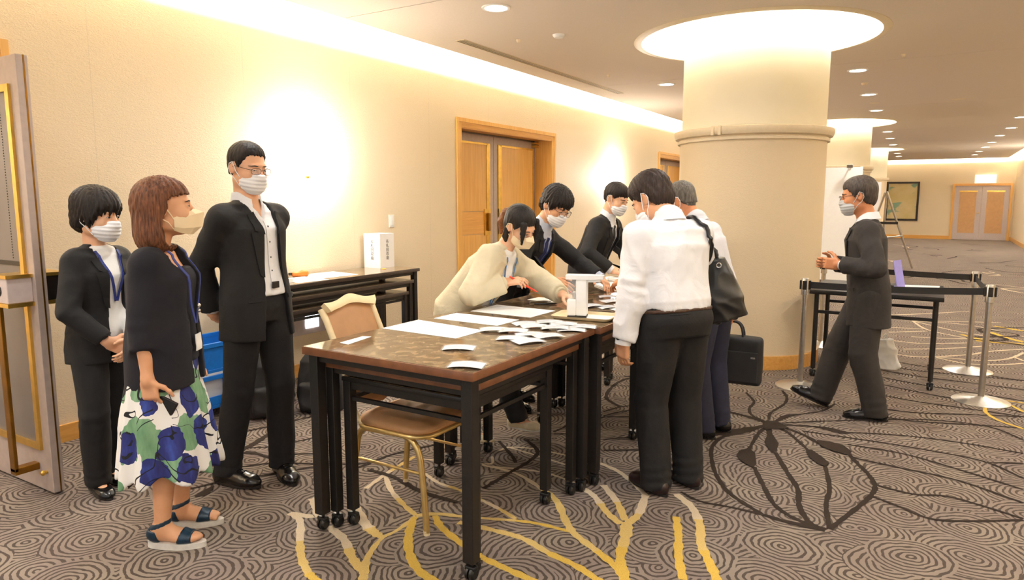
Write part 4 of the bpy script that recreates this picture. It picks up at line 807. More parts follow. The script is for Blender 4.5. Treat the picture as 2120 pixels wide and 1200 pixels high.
# ================================================================== PEOPLE: signed-distance modelling
BIG = 9.0
def V3(*a): return np.array(a, float)
def nrm(v): v = np.asarray(v, float); return v/(np.linalg.norm(v)+1e-12)
def smin(a, b_, k):
    h = np.clip(0.5+0.5*(b_-a)/k, 0, 1); return b_+(a-b_)*h-k*h*(1-h)
def wn(P, f, seed=0):
    r = np.random.RandomState(seed); o = np.zeros(len(P))
    for i in range(5):
        k = r.normal(size=3); k = k/np.linalg.norm(k)*f*(0.6+0.9*r.rand()); o += np.sin(P@k+r.rand()*6.28+1.3*np.sin(P@(k[[1, 2, 0]]*0.6)))
    return o/5
class SDF:
    def __init__(s): s.pr = []; s.post = []
    def _add(s, fn, lo, hi, k, op='u'): s.pr.append((op, fn, np.array(lo)-0.07, np.array(hi)+0.07, k)); return s
    def cone(s, a, b_, ra, rb, k=0.02, op='u'):
        a = np.array(a, float); b_ = np.array(b_, float); ba = b_-a; L2 = ba@ba+1e-12; R_ = max(ra, rb)
        def fn(P):
            pa = P-a; h = np.clip(pa@ba/L2, 0, 1); q = pa-h[:, None]*ba; return np.sqrt((q*q).sum(1))-(ra+(rb-ra)*h)
        return s._add(fn, np.minimum(a, b_)-R_, np.maximum(a, b_)+R_, k, op)
    def chain(s, pts, rs, k=0.02):       # tapered limb through pts; one primitive
        o = SDF()
        for i in range(len(pts)-1): o.cone(pts[i], pts[i+1], rs[i], rs[i+1], 0.006)
        return s.sub(o, k)
    def ell(s, c, r, R=None, k=0.02, op='u'):
        c = np.array(c, float); r = np.array(r, float); R_ = np.eye(3) if R is None else np.array(R); m_ = r.max()
        def fn(P):
            q = (P-c)@R_; k0 = np.sqrt(((q/r)**2).sum(1)); k1 = np.sqrt(((q/(r*r))**2).sum(1))+1e-9; return k0*(k0-1)/k1
        return s._add(fn, c-m_, c+m_, k, op)
    def rbox(s, c, hs, R=None, rad=0.01, k=0.01, op='u'):
        c = np.array(c, float); hs = np.array(hs, float); R_ = np.eye(3) if R is None else np.array(R); m_ = np.linalg.norm(hs)
        def fn(P):
            q = np.abs((P-c)@R_)-(hs-rad); return np.sqrt((np.maximum(q, 0)**2).sum(1))+np.minimum(q.max(1), 0)-rad
        return s._add(fn, c-m_, c+m_, k, op)
    def loft(s, st, k=0.02, e=2.4):      # stations: (centre, xaxis, yaxis, a, b); one primitive
        fs = []; los = []; his = []; AX = [nrm(np.array(st[i+1][0])-np.array(st[i][0])) for i in range(len(st)-1)]
        ext = [0.0]+[math.tan(math.acos(max(-1, min(1, AX[i]@AX[i+1])))/2)*max(st[i+1][3], st[i+1][4])*1.1+0.004 for i in range(len(AX)-1)]+[0.0]
        for i in range(len(st)-1):
            c0, x0, y0, a0, b0 = st[i]; c1, x1, y1, a1, b1 = st[i+1]
            c0 = np.array(c0); c1 = np.array(c1); ax = c1-c0; L = np.linalg.norm(ax); ax = ax/L; m_ = max(a0, a1, b0, b1)
            def fn(P, c0=c0, ax=ax, L=L, x0=np.array(x0), x1=np.array(x1), y0=np.array(y0), y1=np.array(y1), a0=a0, a1=a1, b0=b0, b1=b1, e0=ext[i], e1=ext[i+1]):
                q = P-c0; t = q@ax; hh = np.clip(t/L, 0, 1); h = hh[:, None]; q = q-np.clip(t, 0, L)[:, None]*ax
                hs_ = hh*hh*(3-2*hh)*0.5+hh*0.5
                X = x0*(1-h)+x1*h; Y = y0*(1-h)+y1*h; a = a0+(a1-a0)*hs_; b_ = b0+(b1-b0)*hs_
                u = np.abs((q*X).sum(1))/a; v_ = np.abs((q*Y).sum(1))/b_
                kk = (u**e+v_**e)**(1/e)+1e-9; rad = np.sqrt((q*q).sum(1)); ta = np.where(t < 0, -t, np.where(t > L, t-L, 0.0)); tt = np.where(t < 0, np.maximum(-t-e0, 0), np.where(t > L, np.maximum(t-L-e1, 0), 0.0))
                dr = np.sqrt(np.maximum(rad*rad-ta*ta, 0)); d = np.where(kk > 0.25, dr*(1-1/kk), -np.minimum(a, b_)*(1-kk))
                return np.where(tt > 0, np.sqrt(np.maximum(d, 0)**2+tt*tt), d)
            fs.append(fn); los.append(np.minimum(c0, c1)-m_); his.append(np.maximum(c0, c1)+m_)
        def all_(P):
            d = fs[0](P)
            for f in fs[1:]: d = smin(d, f(P), 0.004)
            return d
        return s._add(all_, np.min(los, 0), np.max(his, 0), k)
    def sub(s, o, k=0.015):
        lo, hi = o.bounds(); s._add(o.ev, lo, hi, k); return s
    def cut(s, p, n, k=0.004):           # removes the side n points to
        p = np.array(p, float); n = nrm(n); s.post.append(lambda P, d: np.maximum(d, (P-p)@n)); return s
    def carve(s, fn, k=0.004):           # removes where fn(P) < 0
        s.post.append(lambda P, d: np.maximum(d, -fn(P))); return s
    def keep(s, fn): s.post.append(lambda P, d: np.maximum(d, fn(P))); return s
    def disp(s, fn): s.post.append(lambda P, d: d+fn(P)); return s
    def off(s, r): s.post.append(lambda P, d: d-r); return s
    def bounds(s):
        U = [p for p in s.pr if p[0] == 'u']; return np.min([p[2] for p in U], 0)+0.07, np.max([p[3] for p in U], 0)-0.07
    def ev(s, P):
        d = np.full(len(P), BIG)
        if not len(P): return d
        cl, ch_ = P.min(0), P.max(0)
        for op, fn, lo, hi, k in s.pr:
            if (cl > hi).any() or (ch_ < lo).any(): continue
            ix = np.nonzero(((P > lo) & (P < hi)).all(1))[0]
            if not len(ix): continue
            q = fn(P[ix])
            if op == 'u': d[ix] = np.where(d[ix] > 4, q, smin(d[ix], q, k))
            else: d[ix] = -smin(-d[ix], q, k)
        for f in s.post:
            ix = np.nonzero(d < 0.12)[0]
            if len(ix): d[ix] = f(P[ix], d[ix])
        return d
def sdf_mesh(sd, vox):
    lo, hi = sd.bounds(); lo = lo-0.03; hi = hi+0.03
    B = 4; n = (np.ceil((hi-lo)/(vox*B)).astype(int)+1); N = n*B
    g = np.stack(np.meshgrid(*[np.arange(q) for q in n], indexing='ij'), -1).reshape(-1, 3)
    dc = sd.ev(lo+(g+0.5)*vox*B-vox*0.5)
    act = np.abs(dc) < vox*B*1.0+0.007
    D = np.repeat(np.repeat(np.repeat(dc.reshape(n), B, 0), B, 1), B, 2).astype(np.float32)
    ga = g[act]*B; o = np.stack(np.meshgrid(*[np.arange(B)]*3, indexing='ij'), -1).reshape(-1, 3)
    ids = (ga[:, None, :]+o[None]).reshape(-1, 3)
    for c0 in range(0, len(ids), 12288):
        q = ids[c0:c0+12288]; D[q[:, 0], q[:, 1], q[:, 2]] = sd.ev(lo+q*vox)
    Sg = D < 0
    # cells with a sign change
    c = np.zeros(np.array(D.shape)-1, np.int8)
    for dx in (0, 1):
        for dy in (0, 1):
            for dz in (0, 1): c += Sg[dx:dx+c.shape[0], dy:dy+c.shape[1], dz:dz+c.shape[2]]
    cell = np.argwhere((c > 0) & (c < 8)); idx = np.full(c.shape, -1, np.int64); idx[cell[:, 0], cell[:, 1], cell[:, 2]] = np.arange(len(cell))
    cn = [np.array(q) for q in ((0,0,0),(1,0,0),(0,1,0),(1,1,0),(0,0,1),(1,0,1),(0,1,1),(1,1,1))]
    val = np.stack([D[cell[:, 0]+q[0], cell[:, 1]+q[1], cell[:, 2]+q[2]] for q in cn], 1)
    ac = np.zeros((len(cell), 3)); ct = np.zeros(len(cell))
    for i, j in ((0,1),(2,3),(4,5),(6,7),(0,2),(1,3),(4,6),(5,7),(0,4),(1,5),(2,6),(3,7)):
        a, b_ = val[:, i], val[:, j]; mk = (a < 0) != (b_ < 0); t = np.where(mk, a/np.where(mk, a-b_, 1), 0)
        ac += np.where(mk[:, None], cn[i]+t[:, None]*(cn[j]-cn[i]), 0); ct += mk
    Vt = lo+(cell+ac/ct[:, None])*vox
    F = []
    for ax in range(3):
        sl = [slice(None)]*3; sm = [slice(None)]*3; sl[ax] = slice(0, -1); sm[ax] = slice(1, None)
        A_, B_ = Sg[tuple(sl)], Sg[tuple(sm)]
        e = np.argwhere(A_ != B_); o1, o2 = [(1, 2), (2, 0), (0, 1)][ax]
        e = e[(e[:, o1] > 0) & (e[:, o2] > 0)]
        e = e[(e[:, o1] < c.shape[o1]) & (e[:, o2] < c.shape[o2]) & (e[:, ax] < c.shape[ax])]
        u1 = np.zeros(3, int); u1[o1] = 1; u2 = np.zeros(3, int); u2[o2] = 1
        q = [e-u1-u2, e-u2, e, e-u1]; f = np.stack([idx[p[:, 0], p[:, 1], p[:, 2]] for p in q], 1)
        ins = A_[e[:, 0], e[:, 1], e[:, 2]]; f[~ins] = f[~ins][:, ::-1]; F.append(f[(f >= 0).all(1)])
    return Vt, np.concatenate(F)
def np_mesh(name, V, F, mat):
    me = bpy.data.meshes.new(name); me.vertices.add(len(V)); me.vertices.foreach_set('co', V.astype(np.float32).ravel())
    k = F.shape[1]; me.loops.add(F.size); me.loops.foreach_set('vertex_index', F.astype(np.int32).ravel())
    me.polygons.add(len(F)); me.polygons.foreach_set('loop_start', np.arange(0, F.size, k, dtype=np.int32))
    me.polygons.foreach_set('loop_total', np.full(len(F), k, np.int32)); me.polygons.foreach_set('use_smooth', np.ones(len(F), bool))
    me.materials.append(MATS[mat]); me.update(calc_edges=True); me.validate(); return me
def sdf_obj(name, sd, vox, mat, par, label=None):
    V, F = sdf_mesh(sd, vox); o = link(name, np_mesh(name, V, F, mat), par)
    if label: o['label'] = label
    return o
def drape(sd, P, d, off=0.0, n=26):      # march points P along d until the surface, then lift by off
    P = np.array(P, float); d = np.asarray(d, float); d = d/np.linalg.norm(d, axis=-1, keepdims=True) if d.ndim > 1 else nrm(d); Q = P.copy()
    t = np.zeros(len(P))
    for _ in range(n):
        v_ = np.minimum(sd.ev(Q)-off, 0.09)
        t = t+v_*0.92; Q = P+(d*t[:, None] if d.ndim == 1 else d*t[:, None])
    return Q
# ---------------------------------------------------------------- materials for people
def skinmat(name, col):
    m, t, b = nt(name); setp(b, Roughness=0.48); b.inputs['Subsurface Weight'].default_value = 0.12; b.inputs['Subsurface Radius'].default_value = (0.01, 0.004, 0.002); b.inputs['Subsurface Scale'].default_value = 0.4
    n = nd(t, 'ShaderNodeTexNoise', Scale=18.0, Detail=3.0); t.links.new(coord(t), n.inputs['Vector'])
    t.links.new(ramp(t, n.outputs[0], [(0.3, tuple(c*q for c, q in zip(col, (0.93, 0.86, 0.82)))), (0.7, col)]), b.inputs['Base Color'])
    n2 = nd(t, 'ShaderNodeTexNoise', Scale=240.0); t.links.new(coord(t), n2.inputs['Vector']); bump(t, b, n2.outputs[0], 0.12, 0.001)
skinmat('skin', srgb(226, 172, 132)); skinmat('skin_fair', srgb(234, 184, 148)); skinmat('skin_tan', srgb(208, 142, 98))
def hairmat(name, col, hi):
    m, t, b = nt(name); setp(b, Roughness=0.55); b.inputs['Specular IOR Level'].default_value = 0.3
    n = nd(t, 'ShaderNodeTexNoise', Scale=1.0, Detail=4.0); t.links.new(coord(t, 'Object', (150, 150, 16)), n.inputs['Vector'])
    t.links.new(ramp(t, n.outputs[0], [(0.3, col), (0.75, hi)]), b.inputs['Base Color']); bump(t, b, n.outputs[0], 0.5, 0.004)
hairmat('hair_black', srgb(22, 18, 17), srgb(46, 38, 34)); hairmat('hair_brown', srgb(66, 38, 24), srgb(136, 86, 56)); hairmat('hair_dark', srgb(34, 26, 22), srgb(66, 50, 42)); hairmat('hair_grey', srgb(66, 62, 58), srgb(128, 122, 114)); hairmat('hair_ash', srgb(52, 46, 42), srgb(96, 86, 78))
hairmat('hair_ochre', srgb(96, 58, 34), srgb(150, 98, 58))
fabric('suit_black', srgb(19, 18, 20), 0.8, 900, 0.12, 0.25); fabric('suit_char', srgb(46, 42, 41), 0.85, 700, 0.15, 0.25); fabric('trouser_black', srgb(19, 18, 20), 0.82, 900, 0.12, 0.25)
fabric('navy_knit', srgb(24, 23, 32), 0.9, 600, 0.1, 0.15); fabric('trouser_navy', srgb(34, 36, 56), 0.85, 700, 0.12, 0.2); fabric('trouser_char', srgb(48, 44, 42), 0.85, 700, 0.15, 0.25)
fabric('shirt_white', srgb(240, 240, 243), 0.75, 900, 0.02, 0.35); fabric('shirt_grey', srgb(214, 214, 220), 0.75, 900, 0.04, 0.35); fabric('shirt_blue', srgb(205, 213, 230), 0.75, 900, 0.03, 0.3)
fabric('cardigan_cream', srgb(220, 209, 178), 0.85, 500, 0.05, 0.35); fabric('tee_white', srgb(244, 243, 240), 0.8, 700, 0.02, 0.2); fabric('mask_white', srgb(244, 244, 246), 0.85, 600, 0.02); fabric('mask_beige', srgb(246, 224, 184), 0.85, 600, 0.03); fabric('mask_grey', srgb(196, 198, 198), 0.85, 600, 0.03)
fabric('tie_black', srgb(28, 28, 34), 0.5, 500); fabric('lanyard_blue', srgb(36, 52, 130), 0.6, 500); fabric('lanyard_sky', srgb(70, 128, 190), 0.6, 500); fabric('tie_navy', srgb(26, 38, 96), 0.5, 500)
plain('leather_black', srgb(22, 20, 20), 0.22, var=0.12, nscale=60, bmp=0.15); plain('leather_soft', srgb(20, 19, 20), 0.34, var=0.15, nscale=40, bmp=0.4); plain('sole_dark', srgb(34, 28, 26), 0.6); plain('sole_white', srgb(226, 222, 214), 0.6); plain('leather_teal', srgb(20, 52, 74), 0.35, var=0.2, nscale=50); plain('leather_maroon', srgb(42, 28, 28), 0.3, var=0.1); plain('shoe_beige', srgb(222, 206, 172), 0.45)
plain('leather_brown', srgb(70, 46, 30), 0.45, var=0.1)
plain('eye_white', srgb(236, 230, 224), 0.25, var=0.01); plain('eye_iris', srgb(34, 22, 16), 0.15); plain('lash', srgb(24, 18, 16), 0.7); plain('lip', srgb(196, 120, 104), 0.45, var=0.03); plain('button_dark', srgb(60, 58, 56), 0.4); plain('watch_face', srgb(60, 60, 62), 0.15); plain('gold', srgb(220, 180, 100), 0.25, 0.9); plain('silver', srgb(214, 214, 212), 0.22, 0.95)
# floral skirt: blue and green brush dabs with black pen strokes on white
m, t, b = nt('skirt_print'); setp(b, Roughness=0.8)
v = coord(t); nw = nd(t, 'ShaderNodeTexNoise', Scale=9.0, Detail=3.0); t.links.new(v, nw.inputs['Vector'])
wv = nd(t, 'ShaderNodeVectorMath', operation='MULTIPLY_ADD'); t.links.new(nw.outputs[1], wv.inputs[0]); wv.inputs[1].default_value = (0.10, 0.10, 0.10); t.links.new(v, wv.inputs[2])
def dabs(scale, off, rad, rnd=0.85):
    mp = nd(t, 'ShaderNodeMapping'); mp.inputs['Location'].default_value = off; mp.inputs['Scale'].default_value = (1, 1, 0.75); t.links.new(wv.outputs[0], mp.inputs['Vector'])
    vo = nd(t, 'ShaderNodeTexVoronoi', Scale=scale, Randomness=rnd); t.links.new(mp.outputs[0], vo.inputs['Vector'])
    return math_n(t, 'LESS_THAN', vo.outputs['Distance'], rad)
tn = nd(t, 'ShaderNodeTexNoise', Scale=30.0, Detail=3.0); t.links.new(coord(t, 'Object', (1, 1, 0.3)), tn.inputs['Vector'])
green = ramp(t, tn.outputs[0], [(0.3, srgb(96, 142, 104)), (0.7, srgb(140, 178, 140))]); blue = ramp(t, tn.outputs[0], [(0.3, srgb(32, 36, 92)), (0.55, srgb(40, 48, 120)), (0.8, srgb(58, 84, 170))])
colr = mixc(t, dabs(8.0, (3.3, 0.4, 1.2), 0.52), srgb(238, 235, 230), green)
colr = mixc(t, dabs(7.6, (0.2, 1.1, 0.3), 0.41), colr, blue)
pn = nd(t, 'ShaderNodeTexNoise', Scale=5.5, Detail=1.5, Distortion=1.0); t.links.new(v, pn.inputs['Vector'])
line = math_n(t, 'LESS_THAN', math_n(t, 'ABSOLUTE', math_n(t, 'SUBTRACT', pn.outputs[0], 0.5)), 0.010)
pm = nd(t, 'ShaderNodeTexNoise', Scale=6.0); t.links.new(coord(t, 'Object', (1.0, 1.0, 1.3)), pm.inputs['Vector'])
line = math_n(t, 'MULTIPLY', line, math_n(t, 'GREATER_THAN', pm.outputs[0], 0.46))
t.links.new(mixc(t, line, colr, srgb(24, 22, 28)), b.inputs['Base Color'])
# ---------------------------------------------------------------- skeleton
def rot_axis(axis, deg): return np.array(Matrix.Rotation(math.radians(deg), 3, Vector(axis)))
def two_bone(a, c, l1, l2, hint):
    a = np.array(a, float); c = np.array(c, float); d = c-a; L = np.linalg.norm(d); 
    if L > (l1+l2)*0.998: c = a+d/L*(l1+l2)*0.998; d = c-a; L = np.linalg.norm(d)
    x = (L*L+l1*l1-l2*l2)/(2*L); h = math.sqrt(max(l1*l1-x*x, 0)); u = d/L
    hn = np.array(hint, float); hn = hn-(hn@u)*u; hn = nrm(hn); return a+u*x+hn*h, c
def frame(fwd, up):
    f = nrm(fwd); u = np.array(up, float); r = nrm(np.cross(f, u)); u = np.cross(r, f); return r, f, u
class Person: pass
def skel(h=1.7, sex='m', pel=(0, 0), pelz=None, lean=0, leanaz=0, twist=0, side=0, head=(0, 0, 0), headpos=None, neckf=0.0, feet=None, hands=None, shoulder=(0, 0), headscale=1.0, broad=1.0):
    """feet: [(x,y,z,toeyaw,pitch) R, L]; hands: [(wrist, elbowhint, dir, palm, curl) R, L]; head: (yaw right+, pitch down+, roll)"""
    k = Person(); s_ = h/1.70; k.s = s_; k.sex = sex; k.hs = (1.0 if sex == 'm' else 0.955)*headscale
    pz = pelz if pelz is not None else 0.921*s_
    k.pel = V3(pel[0], pel[1], pz)
    la, az = math.radians(lean), math.radians(leanaz)
    ax = V3(math.sin(la)*math.sin(az), math.sin(la)*math.cos(az), math.cos(la))      # leanaz 0 = forward, + = right
    k.ax = nrm(ax+V3(side, 0, 0))
    fw = V3(math.sin(math.radians(twist)), math.cos(math.radians(twist)), 0)
    k.X = nrm(np.cross(fw, k.ax)); k.Y = np.cross(k.ax, k.X)
    k.chest = k.pel+k.ax*0.475*s_
    k.neck = k.chest+k.ax*0.055*s_-k.Y*0.01
    hy, hp, hr = [math.radians(q) for q in head]
    hf = V3(math.sin(hy)*math.cos(hp), math.cos(hy)*math.cos(hp), -math.sin(hp))
    hu = V3(math.sin(hy)*math.sin(hp), math.cos(hy)*math.sin(hp), math.cos(hp)); r0 = np.cross(hf, hu); hu = hu*math.cos(hr)+r0*math.sin(hr)
    k.hX, k.hY, k.hZ = frame(hf, hu)
    if headpos is None: k.head = k.neck+nrm(k.ax*0.6+V3(0, 0, 0.6)+k.Y*neckf)*0.14*s_+k.hY*0.022+k.hZ*0.022
    else: k.head = np.array(headpos, float)
    k.H = np.stack([k.hX, k.hY, k.hZ], 1)
    sw = (0.163 if sex == 'm' else 0.143)*s_*broad; k.sw = sw
    k.sh = [k.chest+k.X*sw*e-k.ax*0.042*s_+k.Y*q for e, q in ((1, shoulder[0]), (-1, shoulder[1]))]
    l1, l2 = 0.285*s_, 0.245*s_
    k.el = []; k.wr = []; k.hand = []
    for i in range(2):
        w_, hint, dr, palm, curl = hands[i]; e, w_ = two_bone(k.sh[i], w_, l1, l2, hint); k.el.append(e); k.wr.append(w_); 
        k.hand.append((nrm(dr) if dr is not None else nrm(w_-e), palm, curl))
    hx = 0.092*s_; tw = math.radians(twist*0.5); px = V3(math.cos(tw), -math.sin(tw), 0)
    k.hip = [k.pel+px*hx*e-V3(0, 0, 0.015) for e in (1, -1)]
    k.kn = []; k.an = []; k.foot = []
    for i in range(2):
        x, y, z, yaw, pit = feet[i]; ya = math.radians(yaw); pi_ = math.radians(pit)
        f = V3(math.sin(ya)*math.cos(pi_), math.cos(ya)*math.cos(pi_), -math.sin(pi_)); r_, f, u = frame(f, (0, 0, 1))
        an = V3(x, y, z)+u*0.085*s_-f*0.02
        kn, an = two_bone(k.hip[i], an, 0.42*s_, 0.408*s_, V3(math.sin(ya), math.cos(ya), 0.05)+V3(0.12*(1 if i == 0 else -1), 0, 0))
        k.kn.append(kn); k.an.append(an); k.foot.append((an-u*0.085*s_+f*0.02, r_, f, u))
    return k
def push(sd, P, off):                     # move points out to a clearance off the surface
    P = np.array(P, float)
    for _ in range(12):
        d = sd.ev(P); g = np.stack([(sd.ev(P+e)-d)/0.004 for e in np.eye(3)*0.004], 1); g = g/(np.linalg.norm(g, axis=1, keepdims=True)+1e-9); m_ = d < off; P[m_] += (g*(off-d)[:, None]*0.7)[m_]
    return P
def to(k, P): return k.head+k.H@np.array(P)*k.hs
def ts(k, t, x=0.0, y=0.0): return k.pel+(k.ax if t >= 0 else V3(0, 0, 1))*0.475*k.s*t+k.X*x+(k.Y if t >= 0 else hY(k))*y      # torso coordinates: t 0 pelvis .. 1 shoulder line
def hY(k): return nrm(V3(k.Y[0], k.Y[1], 0))
def tcoord(k, P):
    q = P-k.pel; t = (q@k.ax)/(0.475*k.s); m_ = (t < 0) | (q[:, 2] < 0); return np.where(m_, np.minimum(q[:, 2]/(0.475*k.s), 0), t), q@k.X, np.where(m_, q@hY(k), q@k.Y)
def stations(k, L): return [(ts(k, t, 0, oy), k.X, k.Y if t >= 0 else hY(k), a*k.s, b_*k.s) for (t, a, b_, oy) in L]
def hand_sdf(k, i, sd=None):
    sd = sd or SDF(); w_ = k.wr[i]; d, palm, curl = k.hand[i]; sc = (1.0 if k.sex == 'm' else 0.92)*k.s**0.5
    n = np.array(palm, float); n = nrm(n-(n@d)*d); ac = np.cross(d, n)*(1 if i == 0 else -1)      # toward the thumb
    R_ = np.stack([ac, d, n], 1)
    sd.cone(w_, w_+d*0.02*sc, 0.026*sc, 0.026*sc, 0.02)
    sd.rbox(w_+d*0.055*sc, (0.04*sc, 0.045*sc, 0.0145*sc), R_, 0.013*sc, 0.012)
    cu = curl if isinstance(curl, (list, tuple)) else [curl]*5
    for j, (o, L, r) in enumerate(((0.029, 0.074, 0.0086), (0.010, 0.082, 0.0088), (-0.010, 0.076, 0.0084), (-0.029, 0.06, 0.0076))):
        p = w_+d*0.094*sc+ac*o*sc; c_ = cu[j+1]; a = 0; dd = nrm(d+ac*o*1.5)
        for q, fr in enumerate((0.46, 0.30, 0.24)):
            a += c_*(0.9, 1.15, 0.75)[q]; v_ = dd*math.cos(a)+n*math.sin(a); p2 = p+v_*L*fr*sc
            sd.cone(p, p2, (r-0.0006*q)*sc, (r-0.0006*(q+1))*sc, 0.004); p = p2
    p = w_+d*0.028*sc+ac*0.028*sc; c_ = cu[0]
    for q, (L, r) in enumerate(((0.042, 0.013), (0.034, 0.0105), (0.027, 0.0092))):
        v_ = nrm(d*(0.55+0.25*q)+ac*(0.75-0.45*q*min(c_, 1.2))+n*(0.25+0.35*c_)); p2 = p+v_*L*sc; sd.cone(p, p2, r*sc, (r-0.001)*sc, 0.008); p = p2
    k.tip = getattr(k, 'tip', {}); k.tip[i] = w_+d*0.1*sc+n*0.03*sc
    return sd
def head_sdf(k, sd):
    E_ = lambda c, r, **q: sd.ell(to(k, c), np.array(r)*k.hs, k.H, **q)
    E_((0, -0.014, 0.034), (0.074, 0.096, 0.082)); E_((0, 0.026, -0.022), (0.063, 0.066, 0.086), k=0.03); E_((0, 0.044, -0.082), (0.042, 0.044, 0.032), k=0.03)
    for e in (-1, 1):
        E_((e*0.038, 0.054, -0.034), (0.028, 0.032, 0.032), k=0.02); E_((e*0.05, 0.005, -0.066), (0.02, 0.04, 0.03), k=0.02)
    E_((0, 0.078, 0.022), (0.046, 0.016, 0.012), k=0.012)
    for e in (-1, 1): E_((e*0.032, 0.104, 0.0), (0.019, 0.02, 0.012), k=0.012, op='s')
    for e in (-1, 1): E_((e*0.032, 0.079, -0.001), (0.016, 0.0115, 0.0105), k=0.006)
    sd.cone(to(k, (0, 0.088, 0.008)), to(k, (0, 0.109, -0.034)), 0.008, 0.0125, 0.01)
    for e in (-1, 1): E_((e*0.011, 0.1, -0.038), (0.009, 0.011, 0.008), k=0.008)
    E_((0, 0.09, -0.064), (0.022, 0.009, 0.006), k=0.006); E_((0, 0.089, -0.073), (0.019, 0.009, 0.006), k=0.006)
    for e in (-1, 1):
        Rm = k.H@rot_axis((0, 0, 1), e*22)@rot_axis((1, 0, 0), -8)
        sd.ell(to(k, (e*0.078, -0.012, -0.006)), np.array((0.0085, 0.021, 0.033))*k.hs, Rm, 0.006)
        sd.ell(to(k, (e*0.086, -0.006, -0.002)), np.array((0.006, 0.011, 0.018))*k.hs, Rm, 0.004, 's')
    a, b_ = to(k, (0, -0.022, -0.06)), k.neck-k.ax*0.03
    r = 0.055 if k.sex == 'm' else 0.047
    sd.cone(a, b_, r, r*1.12, 0.02)
    return sd
def foot_prims(sd, k, i, g=0.0, sc=1.0):
    o, r_, f, u = k.foot[i]; R_ = np.stack([r_, f, u], 1); q = k.s*sc
    P = lambda x, y, z: o+(r_*x+f*y+u*z)*q
    sd.ell(P(0, 0.085, 0.022), np.array((0.043, 0.085, 0.024))*q+g, R_, 0.02); sd.ell(P(0, -0.045, 0.034), np.array((0.034, 0.05, 0.036))*q+g, R_, 0.03)
    sd.cone(P(0, -0.03, 0.06), P(0, 0.06, 0.03), 0.036*q+g, 0.03*q+g, 0.03); return sd
def body_sdf(k, toes=False):
    s_ = k.s; sd = SDF(); f = k.sex == 'f'
    sd.loft(stations(k, [(-0.12, 0.15, 0.1, -0.01), (0.02, 0.165, 0.112, -0.01), (0.42, 0.128 if f else 0.14, 0.095, 0), (0.8, 0.14 if f else 0.155, 0.098, 0), (0.98, 0.12 if f else 0.135, 0.066, -0.012)]), 0.05)
    for i in range(2):
        sd.cone(k.neck-k.ax*0.045, k.sh[i]-k.ax*0.006, 0.044*s_, 0.042*s_, 0.03)
        sd.chain([k.sh[i], k.el[i], k.el[i]*0.65+k.wr[i]*0.35, k.wr[i]], [0.05*s_, 0.038*s_, 0.038*s_, 0.0255*s_], 0.03)
        sd.chain([k.hip[i], k.kn[i], k.kn[i]*0.7+k.an[i]*0.3, k.an[i]], [0.08*s_, 0.054*s_, 0.055*s_, 0.036*s_], 0.04)
        foot_prims(sd, k, i, -0.002 if not toes else 0.0); hand_sdf(k, i, sd)
        if toes:
            o, r_, ff, u = k.foot[i]
            for j in range(5):
                e = (1 if i == 0 else -1); x = e*(-0.026+0.0135*j); y = 0.158-0.008*j-(0.006 if j == 0 else 0); sd.cone(o+(r_*x*0.9+ff*(y-0.03)+u*0.016)*s_, o+(r_*x+ff*y+u*0.011)*s_, 0.0095*s_, (0.0105 if j == 0 else 0.0075)*s_, 0.005)
    head_sdf(k, sd); return sd
# ---------------------------------------------------------------- face details, masks, hair
def face_patch(k, hsd, cx, cz, outline, off, name, mat, par):
    P = np.array([to(k, (cx+x, 0.2, cz+z)) for x, z in outline]); Q = drape(hsd, P, -k.hY, off); n = len(Q); c_ = drape(hsd, np.array([to(k, (cx, 0.2, cz))]), -k.hY, off+0.0006)
    mb = MB(); bk = [tuple(q-k.hY*0.003) for q in Q]
    mb.add([tuple(q) for q in Q]+[tuple(c_[0])]+bk, [(i, (i+1) % n, n) for i in range(n)]+[(i, n+1+i, n+1+(i+1) % n, (i+1) % n) for i in range(n)])
    return mb.build(name, mat, par, 60)
def eyes(k, hsd, body, brow=0.036, open_=0.0042, browmat='lash', lookx=0.0, closed=False, brow_z=0.020):
    for e in (-1, 1):
        n = 14; al = []
        for i in range(n):
            a = 2*PI*i/n; x = 0.0135*math.cos(a); z = open_*math.sin(a)*(1 if math.sin(a) > 0 else 0.75)*(1-0.25*abs(math.cos(a)))+0.0012*math.cos(a)*e; al.append((x, z))
        if not closed:
            face_patch(k, hsd, e*0.032, -0.001, al, 0.0008, 'eye', 'eye_white', body)
            ir = [(0.0052*math.cos(2*PI*i/12)+lookx, max(-open_*0.8, min(open_*0.85, 0.0052*math.sin(2*PI*i/12)))) for i in range(12)]
            face_patch(k, hsd, e*0.032, -0.001, ir, 0.0016, 'iris', 'eye_iris', body)
        up = [(0.015*math.cos(a), open_*1.15*math.sin(a)*(1-0.25*abs(math.cos(a)))+0.0012*math.cos(a)*e) for a in [PI*i/8 for i in range(9)]]
        Q = drape(hsd, np.array([to(k, (e*0.032+x, 0.2, z-0.001)) for x, z in up]), -k.hY, 0.0014); mb = MB(); mb.tube(Q, 0.0012, 6); mb.build('eyelash', 'lash', body)
        if brow:
            pts = [((-brow/2+brow*u), 0.0035*math.sin(u*PI)-0.002*u) for u in [i/6 for i in range(7)]]
            Q = drape(hsd, np.array([to(k, (e*(0.033+x), 0.2, brow_z+z)) for x, z in pts]), -k.hY, 0.0008); mb = MB(); mb.tube(Q, [0.0015, 0.0026, 0.003, 0.003, 0.0026, 0.002, 0.0012], 6); mb.build('eyebrow', browmat, body)
